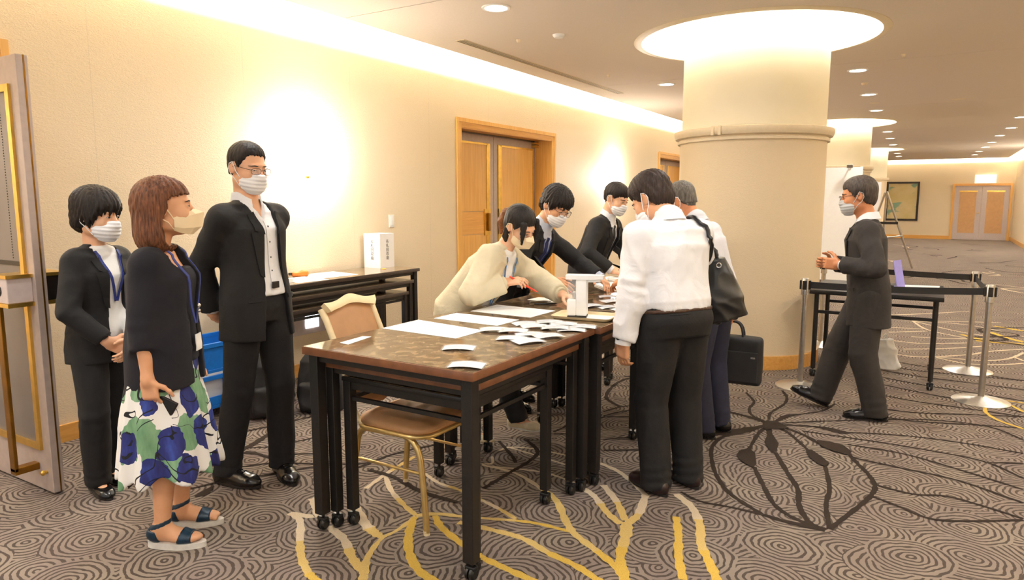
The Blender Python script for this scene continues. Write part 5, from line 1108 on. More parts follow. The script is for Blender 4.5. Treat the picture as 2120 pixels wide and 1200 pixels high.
def mask_flat(k, par, mat='mask_white', vox=0.0042, loops=True):
    sd = SDF(); E_ = lambda c, r, **q: sd.ell(to(k, c), np.array(r)*k.hs, k.H, **q)
    E_((0, 0.046, -0.066), (0.071, 0.068, 0.055)); E_((0, 0.085, -0.034), (0.03, 0.036, 0.026), k=0.03); E_((0, 0.068, -0.092), (0.038, 0.036, 0.03), k=0.03)
    sd.keep(lambda P: -(((P-k.head)@k.H)[:, 1]/k.hs-0.022-0.25*np.maximum(-0.06-((P-k.head)@k.H)[:, 2]/k.hs, 0)))
    sd.keep(lambda P: ((P-k.head)@k.H)[:, 2]/k.hs+0.012+0.28*np.abs(((P-k.head)@k.H)[:, 0]/k.hs))
    sd.disp(lambda P: 0.0016*np.sin(((P-k.head)@k.H)[:, 2]*2*PI/0.019)); o = sdf_obj('face_mask', sd, vox, mat, par)
    if loops: ear_loops(k, o, mat, (0.067, 0.03, -0.045), (0.06, 0.03, -0.092))
    return o
def ear_loops(k, o, mat, up, lowp):
    for e in (-1, 1):
        P = [(e*up[0], up[1], up[2]), (e*0.079, 0.012, -0.02), (e*0.086, -0.012, 0.024), (e*0.087, -0.032, 0.012), (e*0.086, -0.036, -0.014), (e*0.080, -0.02, -0.042), (e*0.074, 0.004, -0.06), (e*lowp[0], lowp[1], lowp[2])]
        P = [np.array(p) for p in P]; Q = []
        for i in range(len(P)-1): Q += [P[i], (P[i]+P[i+1])/2]
        mb = MB(); mb.tube([to(k, p) for p in Q+[P[-1]]], 0.0022, 6); mb.build('ear_loop', mat, o, 50)
def mask_beak(k, par, mat='mask_beige'):
    A = (0, 0.104, -0.012); B_ = (0, 0.142, -0.03); Cc = (0, 0.128, -0.088); Dn = (0, 0.088, -0.118); mb = MB(); V = []; F = []
    ring = [A, B_, Cc, Dn]
    for e in (-1, 1):
        cols = [ring, [(e*0.035, 0.094, -0.02), (e*0.036, 0.108, -0.034), (e*0.034, 0.098, -0.09), (e*0.028, 0.078, -0.117)], [(e*0.062, 0.052, -0.034), (e*0.064, 0.06, -0.046), (e*0.06, 0.056, -0.088), (e*0.045, 0.048, -0.108)], [(e*0.069, 0.022, -0.044), (e*0.07, 0.026, -0.054), (e*0.067, 0.024, -0.08), (e*0.058, 0.02, -0.094)]]
        rows_ = [[to(k, p) for p in c_] for c_ in cols]
        if e < 0: rows_ = rows_[::-1]
        mb.grid(rows_, 0.0025)
    o = mb.build('face_mask', mat, par, 25); ear_loops(k, o, mat, (0.069, 0.024, -0.046), (0.06, 0.022, -0.092)); return o
def glasses(k, par, rx=0.025, rz=0.016, mat='lash', z0=-0.002, temple=True):
    fr = MB(); g = bpy.data.objects.new('glasses', None); 
    mb = MB()
    for e in (-1, 1):
        P = [to(k, (e*0.0335+rx*math.copysign(abs(math.cos(a))**0.75, math.cos(a)), 0.113-0.012*abs(math.cos(a))*(1 if math.cos(a)*e > 0 else 0.2), z0+rz*math.copysign(abs(math.sin(a))**0.75, math.sin(a)))) for a in [2*PI*i/20 for i in range(20)]]
        mb.tube(P, 0.0013, 6, closed=True)
        mb.tube([to(k, (e*(0.033+rx), 0.1, z0+0.006)), to(k, (e*0.073, 0.085, z0+0.007)), to(k, (e*0.081, 0.0, 0.006)), to(k, (e*0.082, -0.02, -0.006))], 0.0015, 6)
    mb.tube([to(k, (-0.0335+rx, 0.112, z0+0.004)), to(k, (0, 0.118, z0+0.007)), to(k, (0.0335-rx, 0.112, z0+0.004))], 0.0013, 6)
    o = mb.build('glasses', mat, par, 50)
    for e in (-1, 1):
        P = [to(k, (e*0.0335+(rx-0.001)*math.copysign(abs(math.cos(a))**0.75, math.cos(a)), 0.1125-0.012*abs(math.cos(a))*(1 if math.cos(a)*e > 0 else 0.2), z0+(rz-0.001)*math.copysign(abs(math.sin(a))**0.75, math.sin(a)))) for a in [2*PI*i/20 for i in range(20)]]
        Q = [p+k.hY*0.0008 for p in P]; n = 20; mb = MB(); mb.add(P+Q, [tuple(range(n)), tuple(range(2*n-1, n-1, -1))]+[(i, n+i, n+(i+1) % n, (i+1) % n) for i in range(n)]); mb.build('lens', 'acrylic', o)
    return o
def hc(k, P): return ((P-k.head)@k.H)/k.hs
def strands(k, amp=0.0022, fr=46, seed=3):
    def fn(P):
        q = hc(k, P); ph = np.arctan2(q[:, 0], -q[:, 1]); el = q[:, 2]
        return amp*(np.sin(ph*fr+5*np.sin(el*22+seed)+3*np.sin(ph*7))+0.8*np.sin(ph*fr*0.43+q[:, 2]*60+seed))*0.7
    return fn
def hair_short(k, par, mat, vol=0.014, front=0.052, side=-0.005, back=-0.075, vox=0.005, jag=0.004, top=0.004, burn=None, name='hair', amp=0.0018, taper=0.045, nape=True):
    """hair grown over the skull: thickness fades to nothing at the hairline (front, side over the ears, nape)"""
    sd = SDF(); burn = side if burn is None else burn
    E_ = lambda c, r, **q: sd.ell(to(k, c), np.array(r)*k.hs, k.H, **q)
    E_((0, -0.014, 0.034), (0.074, 0.096, 0.082)); E_((0, 0.026, -0.022), (0.063, 0.066, 0.086), k=0.03); E_((0, -0.042, -0.04), (0.06, 0.056, 0.06), k=0.03)
    xs = np.radians([0, 38, 58, 74, 95, 125, 180]); zs = [front, front, front*0.55+burn*0.45, burn, side, back*0.75+side*0.25, back]
    def grow(P, d):
        q = hc(k, P); ph = np.arctan2(q[:, 0], q[:, 1]); g = q[:, 2]-np.interp(np.abs(ph), xs, zs)-jag*(np.sin(ph*31+2)+0.7*np.sin(ph*53+1)+0.6*np.sin(ph*17))
        return d-np.where(g > 0, vol*np.clip(g/taper, 0, 1)**0.7+top*np.clip((q[:, 2]-0.03)/0.08, 0, 1), -0.012)*k.hs
    sd.post.append(grow); sd.disp(strands(k, amp)); return sdf_obj(name, sd, vox, mat, par)
def hair_bob(k, par, mat, length=0.17, vox=0.006, width=0.1, curl=0.02):
    sd = SDF(); sd.ell(to(k, (0, -0.016, 0.04)), np.array((0.09, 0.112, 0.094))*k.hs, k.H); H = k.head
    zc = -length*0.5
    sd.ell(to(k, (0, -0.04, -0.02)), np.array((0.094, 0.092, 0.12))*k.hs, k.H, 0.03); sd.ell(to(k, (0, -0.048, -length*0.62)), np.array((width, 0.086, length*0.52))*k.hs, k.H, 0.04)
    def face(P):
        q = hc(k, P); x, y, z = q[:, 0], q[:, 1], q[:, 2]
        a = np.sqrt((z+0.055)**2/0.105**2+np.maximum(np.abs(x)-0.05, 0)**2/0.06**2)-1           # oval of the face
        return np.maximum(a*0.06, 0.012-0.03*np.clip(-(z+0.0)/0.05, 0, 1)-y)
    sd.carve(face)
    def ends(P):
        q = hc(k, P); return -(q[:, 2]+length+0.008*np.sin(np.arctan2(q[:, 0], -q[:, 1])*9))
    sd.keep(ends); sd.disp(strands(k, 0.003, 40)); return sdf_obj('hair', sd, vox, mat, par)
# ---------------------------------------------------------------- garments
def fold(amp, f, seed, sq=(1, 1, 1)):
    sq = np.array(sq); return lambda P: amp*(np.abs(wn(P*sq, f, seed))*2.2-1.1)
def sleeve(sd, k, i, r, upto=1.0, k_=0.03, amp=0.005, seed=1):
    """sleeve from shoulder; upto 1 = wrist, 0.5 = elbow"""
    o = SDF(); s_ = k.s; a, e, w_ = k.sh[i], k.el[i], k.wr[i]
    if upto <= 0.55:
        end = a+(e-a)*(upto/0.5); o.chain([a, end+nrm(end-a)*0.04], [r[0]*s_, r[1]*s_], 0.02); o.cut(end, end-a)
    else:
        u = (upto-0.5)/0.5; end = e+(w_-e)*u; o.chain([a, e, end+nrm(w_-e)*0.03], [r[0]*s_, r[1]*s_, r[2]*s_], 0.035); 
        n = nrm(w_-e); o.keep(lambda P: np.where(((P-e)@n > 0) & (np.linalg.norm((P-e)-((P-e)@n)[:, None]*n, axis=1) < 0.12), (P-end)@n, -1.0))
        bend = nrm((a-e)/np.linalg.norm(a-e)+(w_-e)/np.linalg.norm(w_-e)+1e-6)
        o.disp(lambda P: amp*0.3*np.sin(((P-e)@n)*2*PI/0.05+2.5*wn(P, 18, seed+7))*np.exp(-(np.linalg.norm(P-e, axis=1)/0.09)**2))
    o.disp(fold(amp, 26, seed)); sd.sub(o, k_); return sd
def top_sdf(k, L, r, upto=1.0, hem=-0.1, amp=0.004, seed=1, neck=0.055, e=2.4, arms=(True, True), yoke=0.052, nb=False):
    """torso garment. L: loft stations; r: sleeve radii"""
    sd = SDF(); s_ = k.s; o = SDF(); o.loft(stations(k, L), 0.05, e)
    for i in range(2): o.cone(k.neck-k.ax*0.045, k.sh[i]-k.ax*0.0, yoke*s_, min(r[0]*0.85, 0.06)*s_, 0.04)
    if nb: o.cone(k.neck-k.ax*0.07, k.neck-k.ax*0.0, nb[0]*s_, nb[1]*s_, 0.03)
    o.cut(ts(k, hem), -k.ax if hem >= 0 else (0, 0, -1)); o.disp(fold(amp, 17, seed, (1, 1, 0.6))); sd.sub(o, 0.02)
    for i in range(2):
        if arms[i]: sleeve(sd, k, i, r, upto if not hasattr(upto, '__len__') else upto[i], 0.035, amp*1.1, seed+i*3+1)
    if not nb: sd.carve(lambda P: np.maximum(np.linalg.norm((P-k.neck)-((P-k.neck)@k.ax)[:, None]*k.ax, axis=1)-neck*s_, -((P-k.neck)@k.ax)-0.0)*0.9)
    return sd
def open_front(sd, k, prof, depth=0.03, x0=0.0):
    """prof: [(t, halfwidth)] sorted by t; carves the front opening"""
    T = np.array([p[0] for p in prof]); W_ = np.array([p[1] for p in prof])
    def fn(P):
        t, x, y = tcoord(k, P); w_ = np.interp(t, T, W_, left=W_[0], right=W_[-1]); return np.maximum(np.maximum(np.abs(x-x0*(1-t))-w_, -y+0.02), (T[0]-t)*0.4)
    sd.carve(fn)
def strip(k, sd, pts, wd, off, name, mat, par, th=0.003, dirn=None):
    """ribbon laid over the garment front through torso points (t, x)"""
    d = -k.Y if dirn is None else dirn; P = [ts(k, t, x, 0.45) for t, x in pts]; n = len(P); rows_ = [[], []]
    A = []; B_ = []
    for i in range(n):
        a = np.array(pts[min(i+1, n-1)])-np.array(pts[max(i-1, 0)]); a = np.array([a[0]*0.475*k.s, a[1]]); a = a/np.linalg.norm(a); w_ = wd[i] if hasattr(wd, '__len__') else wd
        ox = a[0]*w_/2; ot = -a[1]*w_/2/(0.475*k.s); A.append(ts(k, pts[i][0]+ot, pts[i][1]+ox, 0.45)); B_.append(ts(k, pts[i][0]-ot, pts[i][1]-ox, 0.45))
    Q = drape(sd, np.array(A+B_), d, off); mb = MB(); mb.grid([[tuple(q) for q in Q[:n]], [tuple(q) for q in Q[n:]]], th); return mb.build(name, mat, par, 50)
def dense(pts, m=5): 
    out = []
    for i in range(len(pts)-1):
        for j in range(m): u = j/m; out.append(tuple(np.array(pts[i])*(1-u)+np.array(pts[i+1])*u))
    return out+[tuple(pts[-1])]
def poly_patch(k, sd, pts, off, name, mat, par, th=0.004, n=7):
    """quad patch (four torso corners t,x) draped on the garment: lapels, pockets, cards"""
    a, b_, c_, d = [np.array(p, float) for p in pts]; rows_ = []
    for i in range(n):
        u = i/(n-1); rows_.append([ts(k, *( (a*(1-u)+d*u)*(1-v_)+(b_*(1-u)+c_*u)*v_ ), 0.45) for v_ in [j/(n-1) for j in range(n)]])
    Q = drape(sd, np.array([p for r_ in rows_ for p in r_]), -k.Y, off); mb = MB(); mb.grid([[tuple(q) for q in Q[i*n:(i+1)*n]] for i in range(n)], th); return mb.build(name, mat, par, 40)
def lapels(k, sd, par, mat, top=(1.0, 0.055), wide=(0.83, 0.098), low=(0.32, 0.01), off=0.006, edge=None):
    for e in (-1, 1):
        ed = edge or [(top[0], top[1]*0.9), (low[0], low[1])]
        T = [(top[0]+0.02, e*top[1]*0.95), (top[0]-0.02, e*(top[1]+0.035)), (wide[0], e*wide[1]), (low[0], e*(low[1]+0.006))]
        poly_patch(k, sd, [(top[0]-0.02, e*top[1]*1.02), (top[0]-0.05, e*(top[1]+0.035)), (wide[0]+0.02, e*(wide[1]-0.02)), (wide[0]-0.02, e*(top[1]*0.62))], off, 'lapel', mat, par)
        poly_patch(k, sd, [(wide[0]+0.01, e*top[1]*0.72), (wide[0], e*wide[1]), (low[0]+0.02, e*(low[1]+0.022)), (low[0], e*low[1])], off+0.001, 'lapel', mat, par)
def collar(k, par, mat, r0=0.058, r1=0.082, h=0.034, drop=0.05, gap=0.15, lift=0.0, lean=0.0):
    """folded shirt collar, open at the front by gap (radians each side)"""
    rows_ = [[], [], [], []]; s_ = k.s; c_ = k.neck+k.ax*lift; up = nrm(k.ax+k.Y*lean)
    for i in range(29):
        a = (PI-gap)*(-1+2*i/28); fx, fy = math.sin(a), -math.cos(a); fr = max(0.0, fy); dz = 0.045*fr**1.5; end = max(0.0, (abs(a)-(PI-gap)*0.72)/((PI-gap)*0.28))
        p = lambda r, z: tuple(c_+(k.X*fx+k.Y*fy)*r*s_+up*(z-dz)*s_)
        rows_[0].append(p(r0+0.006, -0.02)); rows_[1].append(p(r0, h)); rows_[2].append(p(r0+0.008, h-0.001)); rows_[3].append(p(r1+0.004*fr, h-drop-0.02*end))
    mb = MB(); mb.grid(rows_, 0.0025); return mb.build('collar', mat, par, 50)
def trousers_sdf(k, rh=0.098, rk=0.078, ra=0.066, top=0.26, amp=0.006, seed=2, hipw=0.17, hipd=0.125, ankle=0.055, waist=0.15):
    sd = SDF(); s_ = k.s; o = SDF(); o.loft(stations(k, [(-0.16, hipw*0.93, hipd*0.9, -0.012), (0.0, hipw, hipd, -0.012), (top+0.02, waist, hipd*0.86, 0)]), 0.04, 2.3); o.cut(ts(k, top), k.ax); sd.sub(o, 0.03)
    for i in range(2):
        L = SDF(); h, kn, an = k.hip[i], k.kn[i], k.an[i]; d = nrm(an-kn); f = k.foot[i][2]
        L.chain([h, kn, an-d*0.05+f*0.005, an+d*0.045+f*0.012], [rh*s_, rk*s_, ra*s_, ra*s_*1.02], 0.05)
        end = an+V3(0, 0, 1)*(ankle-0.085)*s_; nn = nrm(d+V3(0, 0, -1.2)+f*0.15); L.cut(end, nn)
        n = d; L.disp(lambda P, kn=kn, n=n: amp*0.4*np.sin(((P-kn)@n)*2*PI/0.07+2.4*wn(P, 14, seed))*np.exp(-(np.linalg.norm(P-kn, axis=1)/0.11)**2)*0.8)
        L.disp(lambda P, an=an, n=n: amp*0.6*np.sin(((P-an)@n)*2*PI/0.05+2*wn(P, 14, seed+4))*np.exp(-(np.linalg.norm(P-an, axis=1)/0.09)**2))
        L.disp(fold(amp, 22, seed+i, (1, 1, 0.35))); sd.sub(L, 0.03)
    return sd
def belt(k, par, L, t0, t1, mat='leather_black', buckle=True, off=0.006):
    sd = SDF(); sd.loft(stations(k, L), 0.04, 2.3); sd.off(off); sd.cut(ts(k, t1), k.ax); sd.cut(ts(k, t0), -k.ax); o = sdf_obj('belt', sd, 0.006, mat, par)
    return o
def shoe(k, i, par, mat='leather_black', sole='sole_dark', low=False, boat=False, sc=1.0):
    o, r_, f, u = k.foot[i]; R_ = np.stack([r_, f, u], 1); q = k.s*sc; P = lambda x, y, z: o+(r_*x+f*y+u*z)*q
    sd = SDF(); sd.ell(P(0, 0.102, 0.026), np.array((0.047, 0.088, 0.032))*q, R_, 0.02); sd.ell(P(0, -0.048, 0.04), np.array((0.04, 0.056, 0.046))*q, R_, 0.03); sd.rbox(P(0, 0.04, 0.03), np.array((0.038, 0.11, 0.024))*q, R_, 0.02*q, 0.03)
    if not boat: sd.cone(P(0, -0.035, 0.06), P(0, 0.075, 0.04), 0.042*q, 0.032*q, 0.03)
    sd.cut(P(0, 0, 0.010), -u); sd.cut(P(0, -0.03, 0.098 if not low else 0.06), u)
    ob = sdf_obj('shoe', sd, 0.005, mat, par)
    out = []
    for j in range(28):
        a = 2*PI*j/28; y = math.cos(a); x = math.sin(a); w_ = 0.046 if y > 0 else 0.041
        out.append((x*w_*(1-0.12*(abs(y) > 0.5)), 0.045+y*(0.147 if y > 0 else 0.15)))
    M4 = Matrix(((r_[0], f[0], u[0], o[0]), (r_[1], f[1], u[1], o[1]), (r_[2], f[2], u[2], o[2]), (0, 0, 0, 1)))
    mb = MB(); mb.prism([(a*q, b_*q) for a, b_ in out], 0.016*q, M4); so = mb.build('sole', sole, ob, 40)
    mb = MB(); hl = [(a*q, b_*q) for a, b_ in out if b_ < -0.02]; 
    if not low and mat.startswith('leather'):
        for j in range(3):
            y0 = 0.045+0.022*j; Qp = drape(sd, np.array([P(-0.018, y0, 0.2), P(0, y0+0.004, 0.2), P(0.018, y0, 0.2)]), -u, 0.002); mb = MB(); mb.tube(Qp, 0.0022, 6); mb.build('lace', mat, ob, 50)
    return ob
def watch(k, i, par, mat='silver', t=0.93, rr=0.031):
    e, w_ = k.el[i], k.wr[i]; n = nrm(w_-e); c_ = w_+n*(0.0-0.012); r_, f, u = frame(n, k.hand[i][1]); mb = MB(); mb.tube([c_+(r_*math.cos(a)+u*math.sin(a))*rr for a in [2*PI*j/20 for j in range(20)]], 0.0055, 8, closed=True); o = mb.build('watch', mat, par, 50)
    bk = -nrm(np.array(k.hand[i][1])-(np.array(k.hand[i][1])@n)*n); mb = MB(); mb.cyl(c_+bk*(rr-0.002), c_+bk*(rr+0.009), 0.016, n=16); mb.build('watch_face', 'watch_face', o); return o
def person(label, loc, heading):
    """heading: compass of the facing direction in world, degrees from +X"""
    return thing('person', label, 'person', loc, math.radians(heading-90))
def cuff(k, i, par, mat, r=0.034, l=0.03, at=0.0):
    e, w_ = k.el[i], k.wr[i]; n = nrm(w_-e); a = w_-n*(0.03-at); mb = MB(); mb.tube([a, a+n*l], [r*k.s, r*k.s*0.97], 18); return mb.build('cuff', mat, par, 40)

# ================================================================== THE PEOPLE
SUIT = [(-0.56, 0.196, 0.15, -0.01), (-0.2, 0.19, 0.142, -0.006), (0.05, 0.186, 0.138, -0.004), (0.42, 0.166, 0.125, 0.0), (0.78, 0.182, 0.13, 0.0), (0.93, 0.168, 0.105, -0.006), (1.02, 0.13, 0.082, -0.012)]
SUITF = [(-0.4, 0.19, 0.146, -0.006), (-0.15, 0.186, 0.142, -0.004), (0.05, 0.18, 0.136, 0.0), (0.42, 0.146, 0.118, 0.004), (0.72, 0.16, 0.13, 0.01), (0.93, 0.148, 0.098, -0.004), (1.02, 0.13, 0.076, -0.012)]
SHIRT = [(0.1, 0.17, 0.126, 0), (0.42, 0.152, 0.112, 0), (0.78, 0.165, 0.116, 0), (0.94, 0.145, 0.088, -0.006), (1.02, 0.1, 0.068, -0.012)]
BELT = [(0.05, 0.168, 0.122, -0.004), (0.42, 0.152, 0.112, 0)]
NOP = (0, 0, -1)
def loc_of(root, heading, p):
    a = math.radians(heading); d = (p[0]-root[0], p[1]-root[1]); return V3(d[0]*math.sin(a)-d[1]*math.cos(a), d[0]*math.cos(a)+d[1]*math.sin(a), p[2])
def wld(root, heading, p):
    a = math.radians(heading); return Vector((root[0]+p[0]*math.sin(a)+p[1]*math.cos(a), root[1]-p[0]*math.cos(a)+p[1]*math.sin(a), p[2]))
def base(label, root, heading, skin, **kw):
    o = person(label, (root[0], root[1], 0), heading); k = skel(**kw); k.root = o; k.rt = root; k.hd = heading; toes = kw.get('toes', False)
    return o, k
def body(o, k, skin, toes=False, vox=0.0056):
    sd = body_sdf(k, toes); b_ = sdf_obj('body', sd, vox, skin, o); hs = SDF(); head_sdf(k, hs); return b_, hs
def suit_front(o, k, jk, shirt='shirt_white', vneck=0.0):
    sh = top_sdf(k, SHIRT, (0.052, 0.046, 0.038), 1.0, 0.1, 0.002, 5, 0.06, nb=(0.064, 0.062), yoke=0.044)
    if vneck:
        def vn(P):
            t, x, y = tcoord(k, P); return np.maximum(np.abs(x)-np.maximum((t-vneck)*0.26, -0.01), 0.0-y)
        sh.carve(vn)
    ob = sdf_obj('shirt', sh, 0.008, shirt, o); return sh, ob
def jacket(o, k, L, mat, prof, hem, r=(0.068, 0.06, 0.05), upto=0.955, seed=1, vox=0.008, lap=True, amp=0.0045, x0=0.0, **lk):
    jk = top_sdf(k, L, r, upto, hem, amp, seed, 0.066, yoke=0.056); full = top_sdf(k, L, r, upto, hem, amp, seed, 0.01, yoke=0.056)
    open_front(jk, k, prof, x0=x0); ob = sdf_obj('jacket', jk, vox, mat, o)
    if lap: lapels(k, full, ob, mat, **lk)
    for e in (-1, 1): poly_patch(k, full, [(0.1, e*0.085), (0.1, e*0.15), (0.055, e*0.152), (0.055, e*0.087)], 0.004, 'pocket_flap', mat, ob, 0.004, 5)
    return jk, full, ob

# ---- woman in a black trouser suit by the door
rt, hd = (-3.57, 1.86), 12
o, k = base('woman with short black hair in a black trouser suit standing behind the open door', rt, hd, 'skin_fair', h=1.48, sex='f', pel=(0, 0), lean=2, head=(-10, 8, 0), headscale=1.05,
    feet=[(0.085, 0.01, 0, 22, 0), (-0.07, -0.08, 0, 22, 0)],
    hands=[(V3(0.115, 0.175, 0.80), (0.8, -0.5, -0.2), V3(-0.75, 0.35, -0.55), V3(-0.5, -0.7, 0.1), 0.35), (V3(-0.0, 0.2, 0.785), (-0.8, -0.5, -0.2), V3(0.7, 0.3, -0.6), V3(0.5, -0.75, 0.0), 0.4)])
bd, hs = body(o, k, 'skin_fair'); eyes(k, hs, bd, brow=0.0); mask_flat(k, o)
hair_short(k, o, 'hair_black', vol=0.024, front=0.01, side=-0.055, burn=-0.085, back=-0.11, jag=0.009, amp=0.003, top=0.006)
tee = top_sdf(k, [(0.0, 0.17, 0.13, 0), (0.42, 0.14, 0.11, 0.004), (0.72, 0.156, 0.122, 0.01), (0.94, 0.155, 0.088, -0.004), (1.03, 0.11, 0.07, -0.01)], (0.055, 0.046, 0.036), 0.9, 0.0, 0.003, 3, 0.075); sdf_obj('blouse', tee, 0.008, 'tee_white', o)
jk, full, job = jacket(o, k, SUITF, 'suit_black', [(-0.25, 0.055), (0.3, 0.038), (0.6, 0.036), (1.05, 0.062)], -0.29, (0.062, 0.055, 0.048), seed=11, low=(0.36, 0.036), top=(0.99, 0.062), wide=(0.8, 0.1))
sdf_obj('trousers', trousers_sdf(k, 0.096, 0.076, 0.07, 0.25, seed=12, hipw=0.168), 0.009, 'trouser_black', o)
for i in range(2): shoe(k, i, o, 'leather_black', 'sole_dark', low=True, sc=0.9)
for e in (-1, 1): strip(k, full, dense([(1.04, e*0.062), (0.9, e*0.05), (0.62, e*0.02), (0.44, e*0.004)]), 0.013, 0.003, 'lanyard', 'lanyard_blue', o)
watch(k, 1, o, 'silver', rr=0.029)

# ---- woman with brown bob, navy cardigan, floral skirt, sandals, phone
rt, hd = (-2.785, 1.71), 36
o, k = base('woman with brown bobbed hair in a dark cardigan and floral skirt', rt, hd, 'skin', h=1.485, sex='f', lean=0, head=(-20, -4, 0), headscale=1.05, neckf=0.3,
    feet=[(0.098, 0.0, 0.028, 2, 2), (-0.098, 0.005, 0.028, -4, 2)], pelz=0.84,
    hands=[(V3(0.185, 0.0, 0.725), (0.25, -1, 0), V3(0.02, 0.12, -1), V3(-1, 0.15, 0), [0.5, 0.75, 0.8, 0.8, 0.8]), (V3(-0.2, 0.02, 0.73), (-0.25, -1, 0), V3(-0.02, 0.12, -1), V3(1, 0.1, 0), 0.4)])
P2 = k
bd, hs = body(o, k, 'skin', True, 0.0052); eyes(k, hs, bd, brow=0.03, open_=0.0034); mask_beak(k, o); hair_bob(k, o, 'hair_brown', 0.178, width=0.1)
tank = top_sdf(k, [(-0.1, 0.185, 0.145, 0), (0.42, 0.158, 0.126, 0.006), (0.72, 0.162, 0.134, 0.014), (0.9, 0.14, 0.1, 0.0)], (0.05, 0.045, 0.04), 0.5, -0.1, 0.002, 3, 0.085, arms=(False, False)); tank.cut(ts(k, 0.86), k.ax); sdf_obj('top', tank, 0.008, 'navy_knit', o)
CARD = [(-0.38, 0.205, 0.165, 0.0), (0.05, 0.2, 0.158, 0.0), (0.42, 0.176, 0.14, 0.004), (0.72, 0.18, 0.146, 0.012), (0.93, 0.168, 0.1, -0.004), (1.02, 0.135, 0.08, -0.012)]
cg = top_sdf(k, CARD, (0.066, 0.064, 0.058), 0.72, -0.33, 0.004, 21, 0.075, yoke=0.05); cfull = top_sdf(k, CARD, (0.066, 0.064, 0.058), 0.72, -0.33, 0.004, 21, 0.075, yoke=0.05); open_front(cg, k, [(-0.35, 0.05), (0.3, 0.05), (0.7, 0.062), (1.05, 0.085)]); sdf_obj('cardigan', cg, 0.008, 'navy_knit', o)
sk = SDF(); zt, zb = 0.26, -1.29
sk.loft(stations(k, [(zb, 0.262, 0.225, -0.01), (-0.75, 0.232, 0.195, -0.015), (-0.2, 0.2, 0.152, -0.012), (0.12, 0.182, 0.14, 0)]), 0.04, 2.1); sk.cut(ts(k, -1.25), V3(0, 0, -1))
def pleat(P):
    q = P-k.pel; a = np.arctan2(q[:, 0], q[:, 1]); u = np.clip((-0.15-q[:, 2]/0.44)/1.0, 0, 1); return 0.016*u*np.sin(a*11+1.5*np.sin(a*3))+0.008*u*np.sin(a*5+1)
sk.disp(pleat)
kh = SDF(); kh.loft(stations(k, [(-1.35, 0.215, 0.18, -0.01), (-1.0, 0.2, 0.165, -0.01)]), 0.02, 2.1); sk.carve(lambda P: kh.ev(P)); sdf_obj('skirt', sk, 0.008, 'skirt_print', o)
for e in (-1, 1): strip(k, cfull, dense([(1.03, e*0.07), (0.85, e*0.07), (0.5, e*0.04), (0.28, e*0.008)]), 0.014, 0.004, 'lanyard', 'lanyard_blue', o)
bc = poly_patch(k, cfull, [(0.17, -0.03), (0.17, 0.03), (0.0, 0.03), (0.0, -0.03)], 0.008, 'name_badge', 'paper', o)
p_ = drape(cfull, np.array([ts(k, 0.28, 0, 0.45), ts(k, 0.18, 0, 0.45), ts(k, 0.45, -0.03, 0.45)]), -k.Y, 0.008); mb = MB(); mb.tube([p_[0], p_[1]], 0.006, 8); mb.build('badge_clip', 'black_plastic', o)
mb = MB(); mb.sphere(p_[2], 0.011, 12); mb.sphere(p_[2]-k.ax*0.022, 0.009, 12); mb.build('bead_charm', 'silver', o, 60)
for i in range(2):
    ob, r_, f, u = k.foot[i]; P = lambda x, y, z: ob+(r_*x+f*y+u*z)*k.s
    out = []
    for j in range(30):
        a = 2*PI*j/30; y = math.cos(a); x = math.sin(a); out.append((x*(0.047 if y > 0 else 0.04)*k.s, (0.045+y*(0.142 if y > 0 else 0.14))*k.s))
    bz = P(0, 0, -0.028/k.s); M4 = Matrix(((r_[0], f[0], u[0], bz[0]), (r_[1], f[1], u[1], bz[1]), (r_[2], f[2], u[2], bz[2]), (0, 0, 0, 1)))
    sn = bpy.data.objects.new('sandal', None); C.objects.link(sn); sn.parent = o
    mb = MB(); mb.prism(out, 0.028, M4); mb.build('sole', 'sole_white', sn, 40)
    for nm, y0, y1, cl in (('toe_strap', 0.055, 0.125, 1), ('ankle_strap', -0.05, -0.015, 0), ('heel_cup', -0.14, -0.05, 2)):
        sd = SDF(); foot_prims(sd, k, i, 0.0055); sd.cone(k.an[i], k.an[i]+nrm(k.kn[i]-k.an[i])*0.1, 0.04*k.s, 0.04*k.s, 0.02)
        if cl == 1: sd.cut(P(0, y0, 0), -f+u*0.35); sd.cut(P(0, y1, 0), f)
        elif cl == 0: sd.cut(P(0, -0.01, 0.108), u-f*0.35); sd.cut(P(0, -0.01, 0.084), -(u-f*0.35))
        else: sd.cut(P(0, -0.028, 0.0), f+u*0.2); sd.cut(P(0, 0, 0.062), u)
        sd.cut(P(0, 0, 0.0), -u); sdf_obj(nm, sd, 0.005, 'leather_teal', sn)
# phone in her right hand
w_ = k.wr[0]; d = k.hand[0][0]
cpt = wld(rt, hd, w_+d*0.105+V3(-0.022, 0.012, 0)); ph = thing('smartphone', 'dark phone in a flip case held by the woman in the floral skirt', 'phone', cpt, math.radians(hd-90)); ph.rotation_euler = (math.radians(60), 0, math.radians(hd-90))
mb = MB(); mb.box((0, 0, 0), (0.011, 0.072, 0.15), None, 0.004); mb.build('phone_case', 'leather_maroon', ph); mb = MB(); mb.box((0.0058, 0, 0), (0.0012, 0.064, 0.14), None, 0.0004); mb.build('screen', 'black_plastic', ph)
p_ = k.wr[0]+k.hand[0][0]*0.1; 

